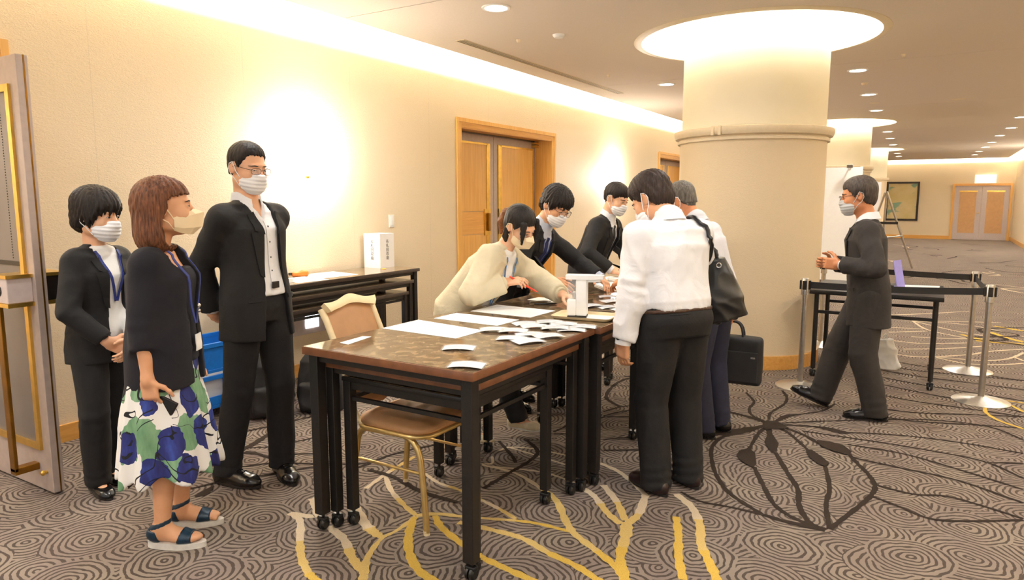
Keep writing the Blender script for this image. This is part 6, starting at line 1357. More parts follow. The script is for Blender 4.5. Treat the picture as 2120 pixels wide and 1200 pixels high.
# ---- tall man in glasses, open black suit, hands behind his back
rt, hd = (-3.02, 2.325), 6
o, k = base('tall man in glasses and an open black suit with hands behind his back', rt, hd, 'skin_fair', h=1.735, sex='m', lean=-3, head=(6, 12, 0), broad=1.05, pel=(-0.02, 0.04),
    feet=[tuple(loc_of(rt, hd, (-3.07, 2.195, 0)))+(-6, 0), tuple(loc_of(rt, hd, (-2.93, 2.425, 0)))+(30, 0)],
    hands=[(V3(0.09, -0.16, 0.90), (0.55, -1, 0), V3(-0.8, -0.1, -0.4), V3(0, -1, 0.2), 0.5), (V3(-0.09, -0.17, 0.91), (-0.55, -1, 0), V3(0.8, -0.1, -0.4), V3(0, -1, 0.2), 0.5)])
bd, hs = body(o, k, 'skin_fair'); eyes(k, hs, bd, brow=0.038, open_=0.0028); mask_flat(k, o); glasses(k, o, 0.026, 0.015, 'dark_metal')
hair_short(k, o, 'hair_black', vol=0.011, front=0.068, side=0.014, burn=-0.004, back=-0.06, jag=0.003)
sh, so = suit_front(o, k, None, vneck=0.9); collar(k, so, 'shirt_white', 0.058, 0.074, 0.036, 0.04, 0.42)
jk, full, job = jacket(o, k, SUIT, 'suit_black', [(-0.4, 0.1), (0.3, 0.062), (0.6, 0.055), (1.05, 0.07)], -0.34, seed=31, low=(0.3, 0.062), top=(1.0, 0.068), wide=(0.76, 0.115), x0=-0.01)
for t_ in (0.82, 0.66, 0.5, 0.36): 
    q = drape(sh, np.array([ts(k, t_, 0, 0.45)]), -k.Y, 0.002); mb = MB(); mb.sphere(q[0], 0.0055, 8); mb.build('button', 'button_dark', so)
strip(k, sh, dense([(0.88, 0), (0.2, 0)], 14), 0.03, 0.0015, 'placket', 'shirt_white', so)
sdf_obj('trousers', trousers_sdf(k, 0.092, 0.07, 0.063, 0.24, seed=32), 0.009, 'trouser_black', o); bl = belt(k, o, BELT, 0.17, 0.245)
q = drape(sh, np.array([ts(k, 0.21, 0, 0.45)]), -k.Y, 0.012); mb = MB(); mb.box(q[0], (0.045, 0.008, 0.034), None, 0.002); mb.build('buckle', 'dark_metal', bl)
for i in range(2): shoe(k, i, o)

# ---- woman in the cream cardigan leaning over the table
rt, hd = (-2.47, 3.48), 5
o, k = base('woman in a cream cardigan leaning over the table with a red pen', rt, hd, 'skin_fair', h=1.53, sex='f', lean=38, leanaz=-6, twist=0, head=(8, 34, 10), neckf=0.15,
    feet=[(0.08, 0.1, 0, 4, 0), (-0.1, 0.36, 0, 0, 0)], pelz=0.825,
    hands=[(loc_of(rt, hd, (-2.14, 3.43, 0.995)), (0.6, -0.3, -0.8), V3(-0.1, 0.9, 0.16), V3(-0.5, 0.1, -0.85), [0.9, 0.45, 0.5, 0.6, 0.7]), (loc_of(rt, hd, (-1.885, 3.66, 0.915)), (-0.8, 0, -0.4), V3(0.1, 1, -0.25), V3(0, -0.2, -1), 0.35)])
P4 = k; P4rt = (rt, hd)
bd, hs = body(o, k, 'skin_fair', vox=0.0052); eyes(k, hs, bd, brow=0.032, open_=0.0035); mask_beak(k, o)
hair_short(k, o, 'hair_black', vol=0.011, front=0.05, side=0.0, burn=-0.01, back=-0.07, jag=0.002, amp=0.0012)
sd = SDF(); sd.chain([to(k, p) for p in ((0.0, -0.09, 0.035), (0.0, -0.122, 0.005), (0.005, -0.125, -0.055), (0.0, -0.105, -0.13))], [0.026, 0.034, 0.03, 0.012], 0.02); sd.disp(strands(k, 0.002, 60)); sdf_obj('ponytail', sd, 0.005, 'hair_ochre', o)
sd = SDF(); sd.chain([to(k, p) for p in ((0.062, 0.06, 0.06), (0.07, 0.085, 0.01), (0.062, 0.1, -0.06))], [0.02, 0.016, 0.006], 0.02); sd.chain([to(k, p) for p in ((-0.062, 0.06, 0.06), (-0.07, 0.085, 0.01), (-0.062, 0.1, -0.06))], [0.02, 0.016, 0.006], 0.02); sd.chain([to(k, p) for p in ((0.07, -0.03, -0.03), (0.072, -0.02, -0.08), (0.06, 0.0, -0.13))], [0.02, 0.02, 0.008], 0.02); sd.disp(strands(k, 0.002, 60)); sdf_obj('side_hair', sd, 0.005, 'hair_black', o)
tee = top_sdf(k, [(-0.1, 0.17, 0.13, 0), (0.42, 0.142, 0.112, 0.004), (0.72, 0.156, 0.122, 0.01), (0.94, 0.155, 0.088, -0.004), (1.03, 0.11, 0.07, -0.01)], (0.055, 0.046, 0.036), 0.7, -0.1, 0.003, 3, 0.07); sdf_obj('tee_shirt', tee, 0.008, 'tee_white', o)
CC = [(-0.5, 0.205, 0.165, -0.02), (-0.1, 0.195, 0.16, -0.02), (0.25, 0.185, 0.152, -0.01), (0.6, 0.185, 0.15, 0.0), (0.93, 0.18, 0.112, -0.006), (1.02, 0.135, 0.082, -0.012)]
cg = top_sdf(k, CC, (0.076, 0.078, 0.06), 0.955, -0.36, 0.007, 41, 0.072, yoke=0.055); cfull = top_sdf(k, CC, (0.076, 0.078, 0.06), 0.955, -0.36, 0.007, 41, 0.072, yoke=0.055)
open_front(cg, k, [(-0.6, 0.09), (0.2, 0.075), (0.6, 0.062), (1.05, 0.075)]); sdf_obj('cardigan', cg, 0.0075, 'cardigan_cream', o)
for i in range(2): cuff(k, i, o, 'cardigan_cream', 0.046, 0.04, -0.01)
sdf_obj('trousers', trousers_sdf(k, 0.096, 0.074, 0.066, 0.2, seed=42, hipw=0.168), 0.01, 'trouser_black', o)
for i in range(2): shoe(k, i, o, 'shoe_beige', 'sole_white', low=True, sc=0.9, boat=True)
for e in (-1, 1): strip(k, tee, dense([(1.03, e*0.062), (0.85, e*0.06), (0.5, e*0.035), (0.3, e*0.008)]), 0.01, 0.008, 'lanyard', 'lanyard_sky', o)
bc = poly_patch(k, tee, [(0.26, -0.035), (0.26, 0.035), (0.06, 0.035), (0.06, -0.035)], 0.012, 'name_badge', 'paper', o)
w_ = k.wr[0]; d, n_, _ = k.hand[0]; n_ = nrm(np.array(n_)-(np.array(n_)@d)*d); gp = w_+d*0.105+n_*0.03
mb = MB(); a = np.array((-0.03, 0.075, -0.045)); mb.tube([gp-a*1.0, gp+a*0.85, gp+a*1.0], [0.0052, 0.0052, 0.002], 10); ob = mb.build('marker_pen', 'red_plastic', None, 40); M_ = o.matrix_basis.copy(); ob.data.transform(Matrix.Translation((rt[0], rt[1], 0)) @ Matrix.Rotation(math.radians(hd-90), 4, 'Z')); tag(ob, 'red marker pen held by the woman in the cream cardigan', 'pen')

# ---- man in glasses bending over the table
rt, hd = (-2.62, 4.20), 0
o, k = base('man with shaggy dark hair and round glasses bending over the table', rt, hd, 'skin', h=1.64, sex='m', lean=36, leanaz=-10, head=(14, 32, -4), neckf=0.2,
    feet=[(0.12, 0.12, 0, 8, 0), (-0.1, 0.0, 0, -6, 0)],
    hands=[(loc_of(rt, hd, (-2.19, 4.10, 0.93)), (0.7, -0.4, -0.5), V3(0.1, 1, -0.18), V3(-0.7, 0, -0.7), [0.6, 0.3, 0.4, 0.5, 0.6]), (loc_of(rt, hd, (-2.0, 4.47, 0.935)), (-0.9, -0.2, -0.3), V3(0.55, 0.75, -0.42), V3(0.2, -0.35, -0.9), [0.2, 0.25, 0.25, 0.3, 0.35])])
P5 = k
bd, hs = body(o, k, 'skin', vox=0.0052); eyes(k, hs, bd, brow=0.036, open_=0.0028); mask_flat(k, o); glasses(k, o, 0.025, 0.021, 'lash')
hair_short(k, o, 'hair_black', vol=0.025, front=0.022, side=-0.004, burn=-0.03, back=-0.085, jag=0.009, amp=0.0035, top=0.008)
sh, so = suit_front(o, k, None, 'shirt_blue'); collar(k, so, 'shirt_blue', 0.06, 0.076, 0.036, 0.042, 0.14)
jk, full, job = jacket(o, k, SUIT, 'suit_black', [(-0.25, 0.075), (0.3, 0.055), (0.6, 0.05), (1.05, 0.066)], -0.3, seed=51, low=(0.3, 0.05), top=(1.0, 0.066), wide=(0.78, 0.11))
strip(k, sh, dense([(1.0, 0), (0.92, 0), (0.6, 0), (0.3, 0), (0.22, 0)]), [0.03]*5+[0.04]*5+[0.055]*5+[0.07]*5+[0.01], 0.005, 'necktie', 'tie_navy', o)
for e in (-1, 1): strip(k, sh, dense([(0.98, e*0.05), (0.85, e*0.042), (0.55, e*0.03), (0.3, e*0.01)]), 0.01, 0.009, 'lanyard', 'lanyard_blue', o)
sdf_obj('trousers', trousers_sdf(k, 0.098, 0.08, 0.072, 0.24, seed=52), 0.01, 'trouser_black', o)
for i in range(2): shoe(k, i, o); cuff(k, i, o, 'shirt_blue', 0.038, 0.045)
watch(k, 1, o, 'silver')

# ---- man writing farther along the table
rt, hd = (-2.53, 5.36), -2
o, k = base('young man in a black suit and tie writing at the far table', rt, hd, 'skin_fair', h=1.625, sex='m', lean=24, leanaz=-4, head=(6, 24, 0), neckf=0.1,
    feet=[(0.11, 0.0, 0, 8, 0), (-0.11, 0.02, 0, -8, 0)],
    hands=[(loc_of(rt, hd, (-2.19, 5.10, 0.92)), (0.8, -0.5, -0.3), V3(-0.4, 0.85, -0.2), V3(-0.4, -0.1, -0.9), [0.8, 0.6, 0.7, 0.8, 0.9]), (loc_of(rt, hd, (-2.12, 5.42, 0.90)), (-0.9, -0.4, -0.3), V3(0.4, 0.9, -0.2), V3(0.2, 0, -1), 0.4)])
P6 = k
bd, hs = body(o, k, 'skin_fair', vox=0.0052); eyes(k, hs, bd, brow=0.036, open_=0.0028); mask_flat(k, o)
hair_short(k, o, 'hair_black', vol=0.014, front=0.038, side=0.015, burn=0.0, back=-0.05, jag=0.004)
sh, so = suit_front(o, k, None); collar(k, so, 'shirt_white', 0.06, 0.076, 0.036, 0.042, 0.14)
jk, full, job = jacket(o, k, SUIT, 'suit_black', [(-0.25, 0.085), (0.3, 0.06), (0.6, 0.052), (1.05, 0.066)], -0.3, seed=61, low=(0.3, 0.055), top=(1.0, 0.066), wide=(0.78, 0.11))
strip(k, sh, dense([(1.0, 0), (0.92, 0), (0.6, 0), (0.3, 0), (0.22, 0)]), [0.026]*5+[0.034]*5+[0.045]*5+[0.06]*5+[0.01], 0.005, 'necktie', 'tie_black', o)
sdf_obj('trousers', trousers_sdf(k, 0.098, 0.08, 0.072, 0.24, seed=62), 0.011, 'trouser_black', o)
for i in range(2): shoe(k, i, o); cuff(k, i, o, 'shirt_white', 0.038, 0.04)

# ---- man in the white shirt seen from behind
rt, hd = (-1.09, 3.36), 148
o, k = base('man in a white shirt and black trousers standing with his back to us', rt, hd, 'skin', h=1.635, sex='m', lean=8, leanaz=-4, head=(-18, 34, 0), neckf=1.25, broad=1.22, headscale=1.04,
    feet=[(0.11, 0.0, 0, 4, 0), (-0.105, 0.0, 0, -4, 0)],
    hands=[(V3(0.2, 0.36, 1.0), (0.7, -0.4, -0.6), V3(-0.5, 0.8, -0.1), V3(-0.2, 0, -1), 0.5), (V3(-0.275, 0.055, 0.775), (-0.25, -1, 0), V3(0.05, 0.12, -1), V3(0.7, 0.1, 0.1), [0.4, 0.35, 0.45, 0.5, 0.55])])
P7 = k
bd, hs = body(o, k, 'skin', vox=0.0052); eyes(k, hs, bd, brow=0.034, open_=0.003); mask_flat(k, o)
hair_short(k, o, 'hair_dark', vol=0.018, front=0.04, side=0.008, burn=-0.01, back=-0.088, jag=0.004, amp=0.0028, top=0.008)
SH7 = [(0.1, 0.196, 0.152, 0.0), (0.2, 0.2, 0.156, 0.0), (0.45, 0.19, 0.146, 0.0), (0.78, 0.2, 0.142, -0.004), (0.95, 0.178, 0.11, -0.01), (1.03, 0.125, 0.084, -0.014)]
sh = top_sdf(k, SH7, (0.072, 0.064, 0.054), 0.99, 0.115, 0.008, 71, 0.052, yoke=0.056, nb=(0.084, 0.07)); sh.disp(fold(0.0035, 44, 79, (1, 1, 0.5))); P7sh = sh
pass; so = sdf_obj('shirt', sh, 0.0075, 'shirt_white', o)
collar(k, so, 'shirt_white', 0.06, 0.08, 0.04, 0.055, 0.2, lift=-0.004, lean=0.3); cuff(k, 1, so, 'shirt_white', 0.043, 0.055, 0.0)
sdf_obj('trousers', trousers_sdf(k, 0.11, 0.086, 0.078, 0.2, 0.006, seed=72, hipw=0.192, hipd=0.152, ankle=0.03, waist=0.186), 0.009, 'trouser_black', o); belt(k, o, [(0.05, 0.197, 0.154, -0.004), (0.3, 0.194, 0.15, 0)], 0.078, 0.118, 'leather_brown', off=0.003)
tb = MB(); pk = ts(k, 0.0, -0.085, -0.45); sdt = trousers_sdf(k, 0.11, 0.086, 0.078, 0.2, 0.006, seed=72, hipw=0.192, hipd=0.152, ankle=0.03, waist=0.186); Q = drape(sdt, np.array([ts(k, 0.06, -0.13+0.02*j, -0.45) for j in range(6)]), k.Y, 0.001); tb.tube(Q, 0.002, 6); tb.build('pocket_welt', 'trouser_black', o)
for i in range(2): shoe(k, i, o, 'leather_maroon', 'sole_dark')
watch(k, 1, o, 'gold', rr=0.033)

# ---- older man hidden behind him
rt, hd = (-1.16, 4.30), 170
o, k = base('grey haired older man in a pale grey shirt behind the white shirted man', rt, hd, 'skin_tan', h=1.60, sex='m', lean=16, leanaz=-6, head=(-4, 26, 0), neckf=0.6, broad=1.15,
    feet=[(0.1, -0.02, 0, 8, 0), (-0.1, 0.0, 0, -6, 0)],
    hands=[(V3(0.235, -0.02, 0.765), (0.3, -1, 0), V3(0.0, 0.08, -1), V3(-1, 0, 0), [1.0, 1.3, 1.3, 1.3, 1.3]), (V3(-0.19, 0.52, 0.96), (-0.8, -0.2, -0.5), V3(0.05, 0.9, -0.35), V3(0.4, -0.1, -0.9), 0.5)])
P8 = k; P8rt = (rt, hd)
bd, hs = body(o, k, 'skin_tan', vox=0.0058); eyes(k, hs, bd, brow=0.034, open_=0.003); mask_flat(k, o)
hair_short(k, o, 'hair_grey', vol=0.007, front=0.062, side=0.014, burn=0.0, back=-0.05, jag=0.002, amp=0.001)
sh = top_sdf(k, SH7, (0.07, 0.066, 0.07), 0.52, 0.02, 0.006, 81, 0.062, nb=(0.084, 0.07)); so = sdf_obj('shirt', sh, 0.009, 'shirt_grey', o); collar(k, so, 'shirt_grey', 0.06, 0.082, 0.036, 0.05, 0.3, lean=0.2)
sdf_obj('trousers', trousers_sdf(k, 0.1, 0.082, 0.074, 0.2, seed=82), 0.011, 'trouser_navy', o)
for i in range(2): shoe(k, i, o)

# ---- man in a charcoal suit walking past the column
rt, hd = (-0.385, 5.22), 187
o, k = base('man in a charcoal suit and glasses walking past the round column', rt, hd, 'skin_tan', h=1.60, sex='m', lean=5, head=(4, 8, 0), neckf=0.3, pel=(0, -0.02), pelz=0.86,
    feet=[(0.09, 0.28, 0.012, 2, -22), (-0.09, -0.09, 0, -2, 0)],
    hands=[(V3(0.14, 0.2, 1.03), (0.4, -1, -0.3), V3(-0.3, 1, 0.1), V3(-1, 0, 0), 0.8), (V3(-0.17, 0.16, 1.05), (-0.5, -1, 0.15), V3(0.25, 1, 0.05), V3(1, 0.1, 0.0), [0.6, 1.0, 1.0, 1.0, 1.0])])
bd, hs = body(o, k, 'skin_tan', vox=0.0056); eyes(k, hs, bd, brow=0.036, open_=0.003); mask_flat(k, o, 'mask_grey'); glasses(k, o, 0.024, 0.014, 'dark_metal')
hair_short(k, o, 'hair_ash', vol=0.015, front=0.05, side=0.006, burn=-0.012, back=-0.075, jag=0.004, amp=0.002)
sh, so = suit_front(o, k, None, vneck=0.93); collar(k, so, 'shirt_white', 0.062, 0.086, 0.038, 0.05, 0.3)
jk, full, job = jacket(o, k, SUIT, 'suit_char', [(-0.55, 0.08), (0.2, 0.02), (0.45, 0.02), (1.05, 0.066)], -0.5, (0.07, 0.064, 0.054), seed=91, low=(0.42, 0.02), top=(1.0, 0.066), wide=(0.8, 0.11), amp=0.006)
sdf_obj('trousers', trousers_sdf(k, 0.105, 0.09, 0.082, 0.2, 0.007, seed=92, ankle=0.04), 0.009, 'trouser_char', o)
for i in range(2): shoe(k, i, o, 'leather_black', 'sole_dark')

# ================================================================== SMALL THINGS
TZ = 0.845
plain('print_grey', srgb(222, 224, 228), 0.7, var=0.02); plain('print_blue', srgb(206, 220, 238), 0.6, var=0.03); plain('ink', srgb(40, 36, 36), 0.6)
def sheet(P, z, lab, lines=12, name='paper_sheet', group=None, th=0.0012):
    c_ = np.mean(P, 0); o = thing(name, lab, 'paper', (c_[0], c_[1], z), 0, group); Q = [np.array(p)-c_ for p in P]
    mb = MB(); mb.add([(q[0], q[1], 0.0004) for q in Q]+[(q[0], q[1], 0.0004+th) for q in Q], [(3, 2, 1, 0), (4, 5, 6, 7)]+[(i, (i+1) % 4, 4+(i+1) % 4, 4+i) for i in range(4)]); s_ = mb.build('sheet', 'paper', o)
    if lines:
        mb = MB(); L = lambda u, v_: (Q[0]*(1-u)+Q[1]*u)*(1-v_)+(Q[3]*(1-u)+Q[2]*u)*v_
        for i in range(lines):
            v_ = 0.1+0.8*i/lines; a, b_ = L(0.06, v_), L(0.06+0.86*(0.75+0.25*((i*7) % 5)/4), v_); a2, b2 = L(0.06, v_+0.012), L(0.06+0.86*(0.75+0.25*((i*7) % 5)/4), v_+0.012)
            mb.add([(q[0], q[1], 0.0006+th) for q in (a, b_, b2, a2)], [(0, 1, 2, 3)])
        pr = mb.build('printed_lines', 'print_grey', o); pr['kind'] = 'stuff'
    return o
sheet([(-2.31, 2.55), (-1.85, 2.535), (-1.845, 2.765), (-2.31, 2.835)], TZ, 'white printed list nearest the chair on the marble table', 14)
sheet([(-2.27, 2.915), (-1.86, 2.905), (-1.856, 3.115), (-2.27, 3.12)], TZ, 'white printed list between the two other lists on the marble table', 14)
sheet([(-2.24, 3.215), (-1.84, 3.205), (-1.832, 3.48), (-2.24, 3.5)], TZ, 'white printed list right in front of the cream cardigan', 14)
sheet([(-2.235, 2.19), (-2.175, 2.18), (-2.21, 2.365), (-2.25, 2.35)], TZ, 'small white paper strip at the near table end', 0)
sheet([(-2.19, 3.775), (-1.975, 3.755), (-1.99, 3.925), (-2.185, 3.91)], TZ, 'paper lying in front of the bending man in glasses', 5)
sheet([(-2.15, 4.70), (-1.9, 4.42), (-1.83, 4.6), (-2.05, 4.86)], TZ, 'stacked paper under the far reaching hands', 0, th=0.012)
sheet([(-2.2, 5.06), (-1.98, 4.92), (-1.88, 5.08), (-2.1, 5.24)], TZ, 'thick paper pile where the young man is writing', 0, th=0.02)
# name badges: curved card in a clear sleeve
rows_ = [[(-0.052+0.104*j/6, -0.034+0.068*i/3, 0.0025+0.006*(1-(2*j/6-1)**2)) for j in range(7)] for i in range(4)]
mb = MB(); mb.grid(rows_, 0.0008); me_card = mb.mesh('card', 'paper', 40)
rows_ = [[(p[0]*1.1, p[1]*1.22, p[2]+0.0014) for p in r_] for r_ in rows_]; mb = MB(); mb.grid(rows_, 0.0003); me_slv = mb.mesh('clear_sleeve', 'clear_film', 40)
mb = MB(); B_ = lambda u, v_: (-0.052+0.104*u, -0.034+0.068*v_, 0.0032+0.006*(1-(2*u-1)**2))
for (u0, u1, v0, v1) in ((0.06, 0.94, 0.72, 0.86), (0.1, 0.6, 0.5, 0.56), (0.1, 0.8, 0.34, 0.4), (0.1, 0.5, 0.2, 0.25)):
    for i in range(4): a, b_ = u0+(u1-u0)*i/4, u0+(u1-u0)*(i+1)/4; mb.add([B_(a, v0), B_(b_, v0), B_(b_, v1), B_(a, v1)], [(0, 1, 2, 3)])
me_pr = mb.mesh('print', 'print_blue')
BD = [(-1.713, 2.37), (-1.499, 2.124), (-1.802, 2.786), (-1.70, 2.80), (-1.624, 2.661), (-1.597, 2.778), (-1.52, 2.633), (-1.496, 2.776), (-1.763, 3.027), (-1.675, 3.119), (-1.674, 2.963), (-1.566, 2.975), (-1.485, 2.99), (-1.473, 3.085), (-1.58, 3.093), (-1.714, 3.72), (-1.62, 3.75), (-1.5, 3.70), (-1.685, 3.96), (-1.774, 4.12), (-1.56, 3.866)]
rng = random.Random(4)
for i, (x, y) in enumerate(BD):
    lab = 'white name badge in a clear sleeve at the near table corner' if i == 1 else ('white name badge in a clear sleeve lying alone left of the near corner one' if i == 0 else ({2: 'leftmost white name badge of the cluster, touching the printed lists', 6: 'white name badge of the cluster lying closest to the camera', 13: 'white name badge of the cluster at the table edge nearest the tray'}.get(i, 'white name badge in a clear sleeve in the cluster beside the dispenser tray') if i < 15 else 'white name badge in a clear sleeve beyond the dispenser near the white shirted man'))
    o = thing('name_badge', lab, 'name badge', (x, y, TZ+0.002*(i % 4)), math.radians(rng.uniform(18, 60)), 'name badges by the dispenser' if 1 < i < 15 else ('name badges beyond the dispenser' if i >= 15 else 'loose name badges'))
    o.scale = (1.28, 1.28, 1.0)
    link('card', me_card, o); link('clear_sleeve', me_slv, o); link('print', me_pr, o)
# automatic hand-sanitiser dispenser on a tray
tr = thing('tray', 'shallow cream serving tray under the white dispenser', 'tray', (-1.585, 3.36, TZ), math.radians(8))
prof = rounded(0.165, 0.11, 0.03)
mb = MB(); n = len(prof); R_ = [[(p[0]*s_, p[1]*s_, z) for p in prof] for s_, z in ((0.86, 0.001), (0.93, 0.003), (1.0, 0.017), (1.02, 0.018), (0.95, 0.005), (0.86, 0.004))]
V = [q for r_ in R_ for q in r_]; F = [(i*n+k_, i*n+(k_+1) % n, (i+1)*n+(k_+1) % n, (i+1)*n+k_) for i in range(5) for k_ in range(n)]+[tuple(reversed(range(n))), tuple(5*n+k_ for k_ in range(n))]; mb.add(V, F); mb.build('tray_dish', 'cream_frame', tr, 40)
mb = MB(); mb.box((0.02, 0.0, 0.0052), (0.24, 0.15, 0.0012)); mb.build('tray_paper', 'paper', tr)
dp = thing('soap_dispenser', 'white automatic hand sanitiser dispenser on the cream tray', 'dispenser', (-1.625, 3.345, TZ+0.006), math.radians(20))
mb = MB(); mb.box((0, 0, 0.004), (0.104, 0.09, 0.008), None, 0.002); mb.build('base', 'dark_metal', dp)
mb = MB(); mb.box((0.022, 0, 0.108), (0.06, 0.085, 0.2), None, 0.01); mb.build('tower', 'white_plastic', dp, 40)
mb = MB(); mb.box((-0.03, 0, 0.052), (0.05, 0.082, 0.088), None, 0.008); mb.build('reservoir', 'white_plastic', dp, 40)
mb = MB(); mb.box((-0.03, 0, 0.152), (0.05, 0.08, 0.11), None, 0.006); mb.build('clear_bottle', 'clear_film', dp, 40)
mb = MB(); mb.box((-0.02, 0, 0.118), (0.016, 0.03, 0.035), None, 0.004); mb.build('pump', 'steel', dp)
pl = [(-0.062, -0.046), (0.06, -0.046), (0.135, -0.02), (0.14, 0.0), (0.135, 0.02), (0.06, 0.046), (-0.062, 0.046)]
mb = MB(); mb.prism(pl, 0.022, Matrix.Translation((0, 0, 0.205))); mb.build('spout_cap', 'white_plastic', dp)
mb = MB(); mb.prism([(0.05, -0.03), (0.12, -0.018), (0.12, 0.018), (0.05, 0.03)], 0.016, Matrix.Translation((0, 0, 0.19))); mb.build('nozzle', 'white_plastic', dp)
# pens on the table
for (p, q, col, lab) in (((-2.05, 3.62, TZ+0.006), (-1.93, 3.69, TZ+0.006), 'black_plastic', 'black pen lying beside the paper in front of the bending man'), ((-2.11, 3.67, TZ+0.006), (-2.02, 3.79, TZ+0.006), 'steel', 'silver pen lying near the bending man in glasses')):
    mb = MB(); p, q = np.array(p), np.array(q); mb.tube([p, p+(q-p)*0.9, q], [0.005, 0.005, 0.0015], 10); tag(mb.build('pen', col, None, 40), lab, 'pen')
# red pen in the bending man's right hand
def held_pen(k, i, a, lab, mat):
    w_ = k.wr[i]; d, n_, _ = k.hand[i]; n_ = nrm(np.array(n_)-(np.array(n_)@d)*d); gp = w_+d*0.105+n_*0.028; a = np.array(a)
    mb = MB(); mb.tube([gp-a, gp+a*0.85, gp+a], [0.005, 0.005, 0.0015], 10); ob = mb.build('pen', mat, None, 40); ob.data.transform(Matrix.Translation((k.rt[0], k.rt[1], 0)) @ Matrix.Rotation(math.radians(k.hd-90), 4, 'Z')); tag(ob, lab, 'pen')
held_pen(P5, 0, (0.02, 0.06, -0.03), 'red pen held by the bending man in round glasses', 'red_plastic')
held_pen(P6, 0, (-0.03, 0.03, -0.05), 'dark pen held by the young man writing', 'black_plastic')
# --- on the wall table: lettered box, papers, orange tape dispenser
bx0 = thing('cardboard_box', 'open white box lettered in black on the wall table', 'box', (-4.36, 4.80, WT), 0)
bs, bh = 0.19, 0.31
for (nm, c_, d) in (('side', (0, -bs/2, bh/2), (bs, 0.004, bh)), ('side', (0, bs/2, bh/2), (bs, 0.004, bh)), ('side', (-bs/2, 0, bh/2), (0.004, bs-0.004, bh)), ('side', (bs/2, 0, bh/2), (0.004, bs-0.004, bh)), ('bottom', (0, 0, 0.004), (bs-0.006, bs-0.006, 0.004))):
    mb = MB(); mb.box(c_, d); mb.build(nm, 'paper', bx0)
def lettering(ch, sz, par, loc, rot, mat):
    cu = bpy.data.curves.new('lettering', 'FONT'); cu.body = ch; cu.size = sz; cu.align_x = 'CENTER'; cu.align_y = 'CENTER'; cu.extrude = 0.0004
    tmp = bpy.data.objects.new('tmp', cu); C.objects.link(tmp); bpy.context.view_layer.update(); me = bpy.data.meshes.new_from_object(tmp.evaluated_get(bpy.context.evaluated_depsgraph_get())); bpy.data.objects.remove(tmp)
    me.materials.clear(); me.materials.append(MATS[mat]); return link('lettering', me, par, loc, rot)
for i, ch in enumerate('名札回収箱'):
    z = bh-0.072-0.038*i
    lettering(ch, 0.036, bx0, (0.004, -bs/2-0.0026, z), (PI/2, 0, 0), 'ink'); lettering(ch, 0.036, bx0, (bs/2+0.0026, 0.004, z), (PI/2, 0, PI/2), 'ink')
mb = MB(); mb.lathe([(0, 0.0005), (0.022, 0.0005), (0.022, 0.004), (0, 0.004)], n=20); tag(mb.build('sticker_roll', 'yellow_plastic', None, 40, (-4.2, 4.68, WT)), 'small flat yellow disc in front of the lettered box', 'tape')
sheet([(-4.45, 3.92), (-4.10, 3.86), (-4.07, 4.22), (-4.42, 4.28)], WT, 'large white sheet in the middle of the wall table', 0)
sheet([(-4.36, 3.60), (-4.03, 3.55), (-4.0, 3.83), (-4.33, 3.88)], WT, 'white sheet at the front edge of the wall table', 0)
sheet([(-4.42, 3.36), (-4.13, 3.33), (-4.10, 3.56), (-4.39, 3.58)], WT, 'thick stack of white paper at the left of the wall table', 0, th=0.03)
td = thing('tape_dispenser', 'orange tape dispenser on the wall table papers', 'tape dispenser', (-4.36, 3.86, WT+0.002), math.radians(60))
sd = SDF(); sd.rbox((0, 0, 0.018), (0.065, 0.022, 0.018), None, 0.012, 0.01); sd.ell((0.03, 0, 0.028), (0.034, 0.021, 0.024), None, 0.02); sdf_obj('tape_body', sd, 0.004, 'orange_plastic', td)
mb = MB(); mb.box((-0.075, 0, 0.022), (0.03, 0.026, 0.022), None, 0.004); mb.build('cutter', 'black_plastic', td)
# lit wall light under the wall table
emis('footlight', (0.92, 0.95, 1.0), 6.0)
fl = thing('wall_footlight', 'small lit square wall light on a grey plate below the wall table', 'wall lamp', (XL, 4.06, 0.465))
mb = MB(); mb.span((0, -0.21, -0.12), (0.006, 0.21, 0.13), 0.002); mb.build('plate', 'lilac_paint', fl); mb = MB(); mb.span((0.006, -0.045, -0.07), (0.012, 0.1, 0.095), 0.003); mb.build('lit_panel', 'footlight', fl)
# blue folding crate on a dolly
cr = thing('folding_crate', 'bright blue folding crate with clear sides on a small dolly', 'crate', (-4.25, 2.93, 0))
mb = MB(); mb.span((-0.17, -0.24, 0.075), (0.17, 0.24, 0.1), 0.004); mb.build('dolly_board', 'blue_plastic', cr)
for sx in (-1, 1):
    for sy in (-1, 1): mb = MB(); mb.cyl((sx*0.14-0.01, sy*0.2, 0.035), (sx*0.14+0.012, sy*0.2, 0.035), 0.034, n=16); mb.box((sx*0.14, sy*0.2, 0.06), (0.03, 0.05, 0.03), None, 0.004); mb.build('caster', 'black_plastic', cr, 40)
def wallpanel(c_, d, nm='crate_side', mat='blue_plastic'): mb = MB(); mb.box(c_, d, None, 0.003); return mb.build(nm, mat, cr)
for s_ in (-1, 1):
    wallpanel((s_*0.165, 0, 0.13), (0.012, 0.47, 0.06)); wallpanel((s_*0.168, 0, 0.29), (0.016, 0.48, 0.03)); wallpanel((s_*0.168, 0, 0.335), (0.016, 0.48, 0.022)); wallpanel((s_*0.165, 0, 0.42), (0.01, 0.47, 0.15)); wallpanel((s_*0.17, 0, 0.51), (0.022, 0.49, 0.03))
    for yy in (-0.21, 0.0, 0.21): wallpanel((s_*0.166, yy, 0.22), (0.012, 0.05, 0.13))
    wallpanel((s_*0.162, 0, 0.22), (0.003, 0.46, 0.13), 'clear_window', 'clear_film')
    wallpanel((0, s_*0.235, 0.31), (0.32, 0.012, 0.43))
wallpanel((0, 0, 0.105), (0.32, 0.46, 0.01))
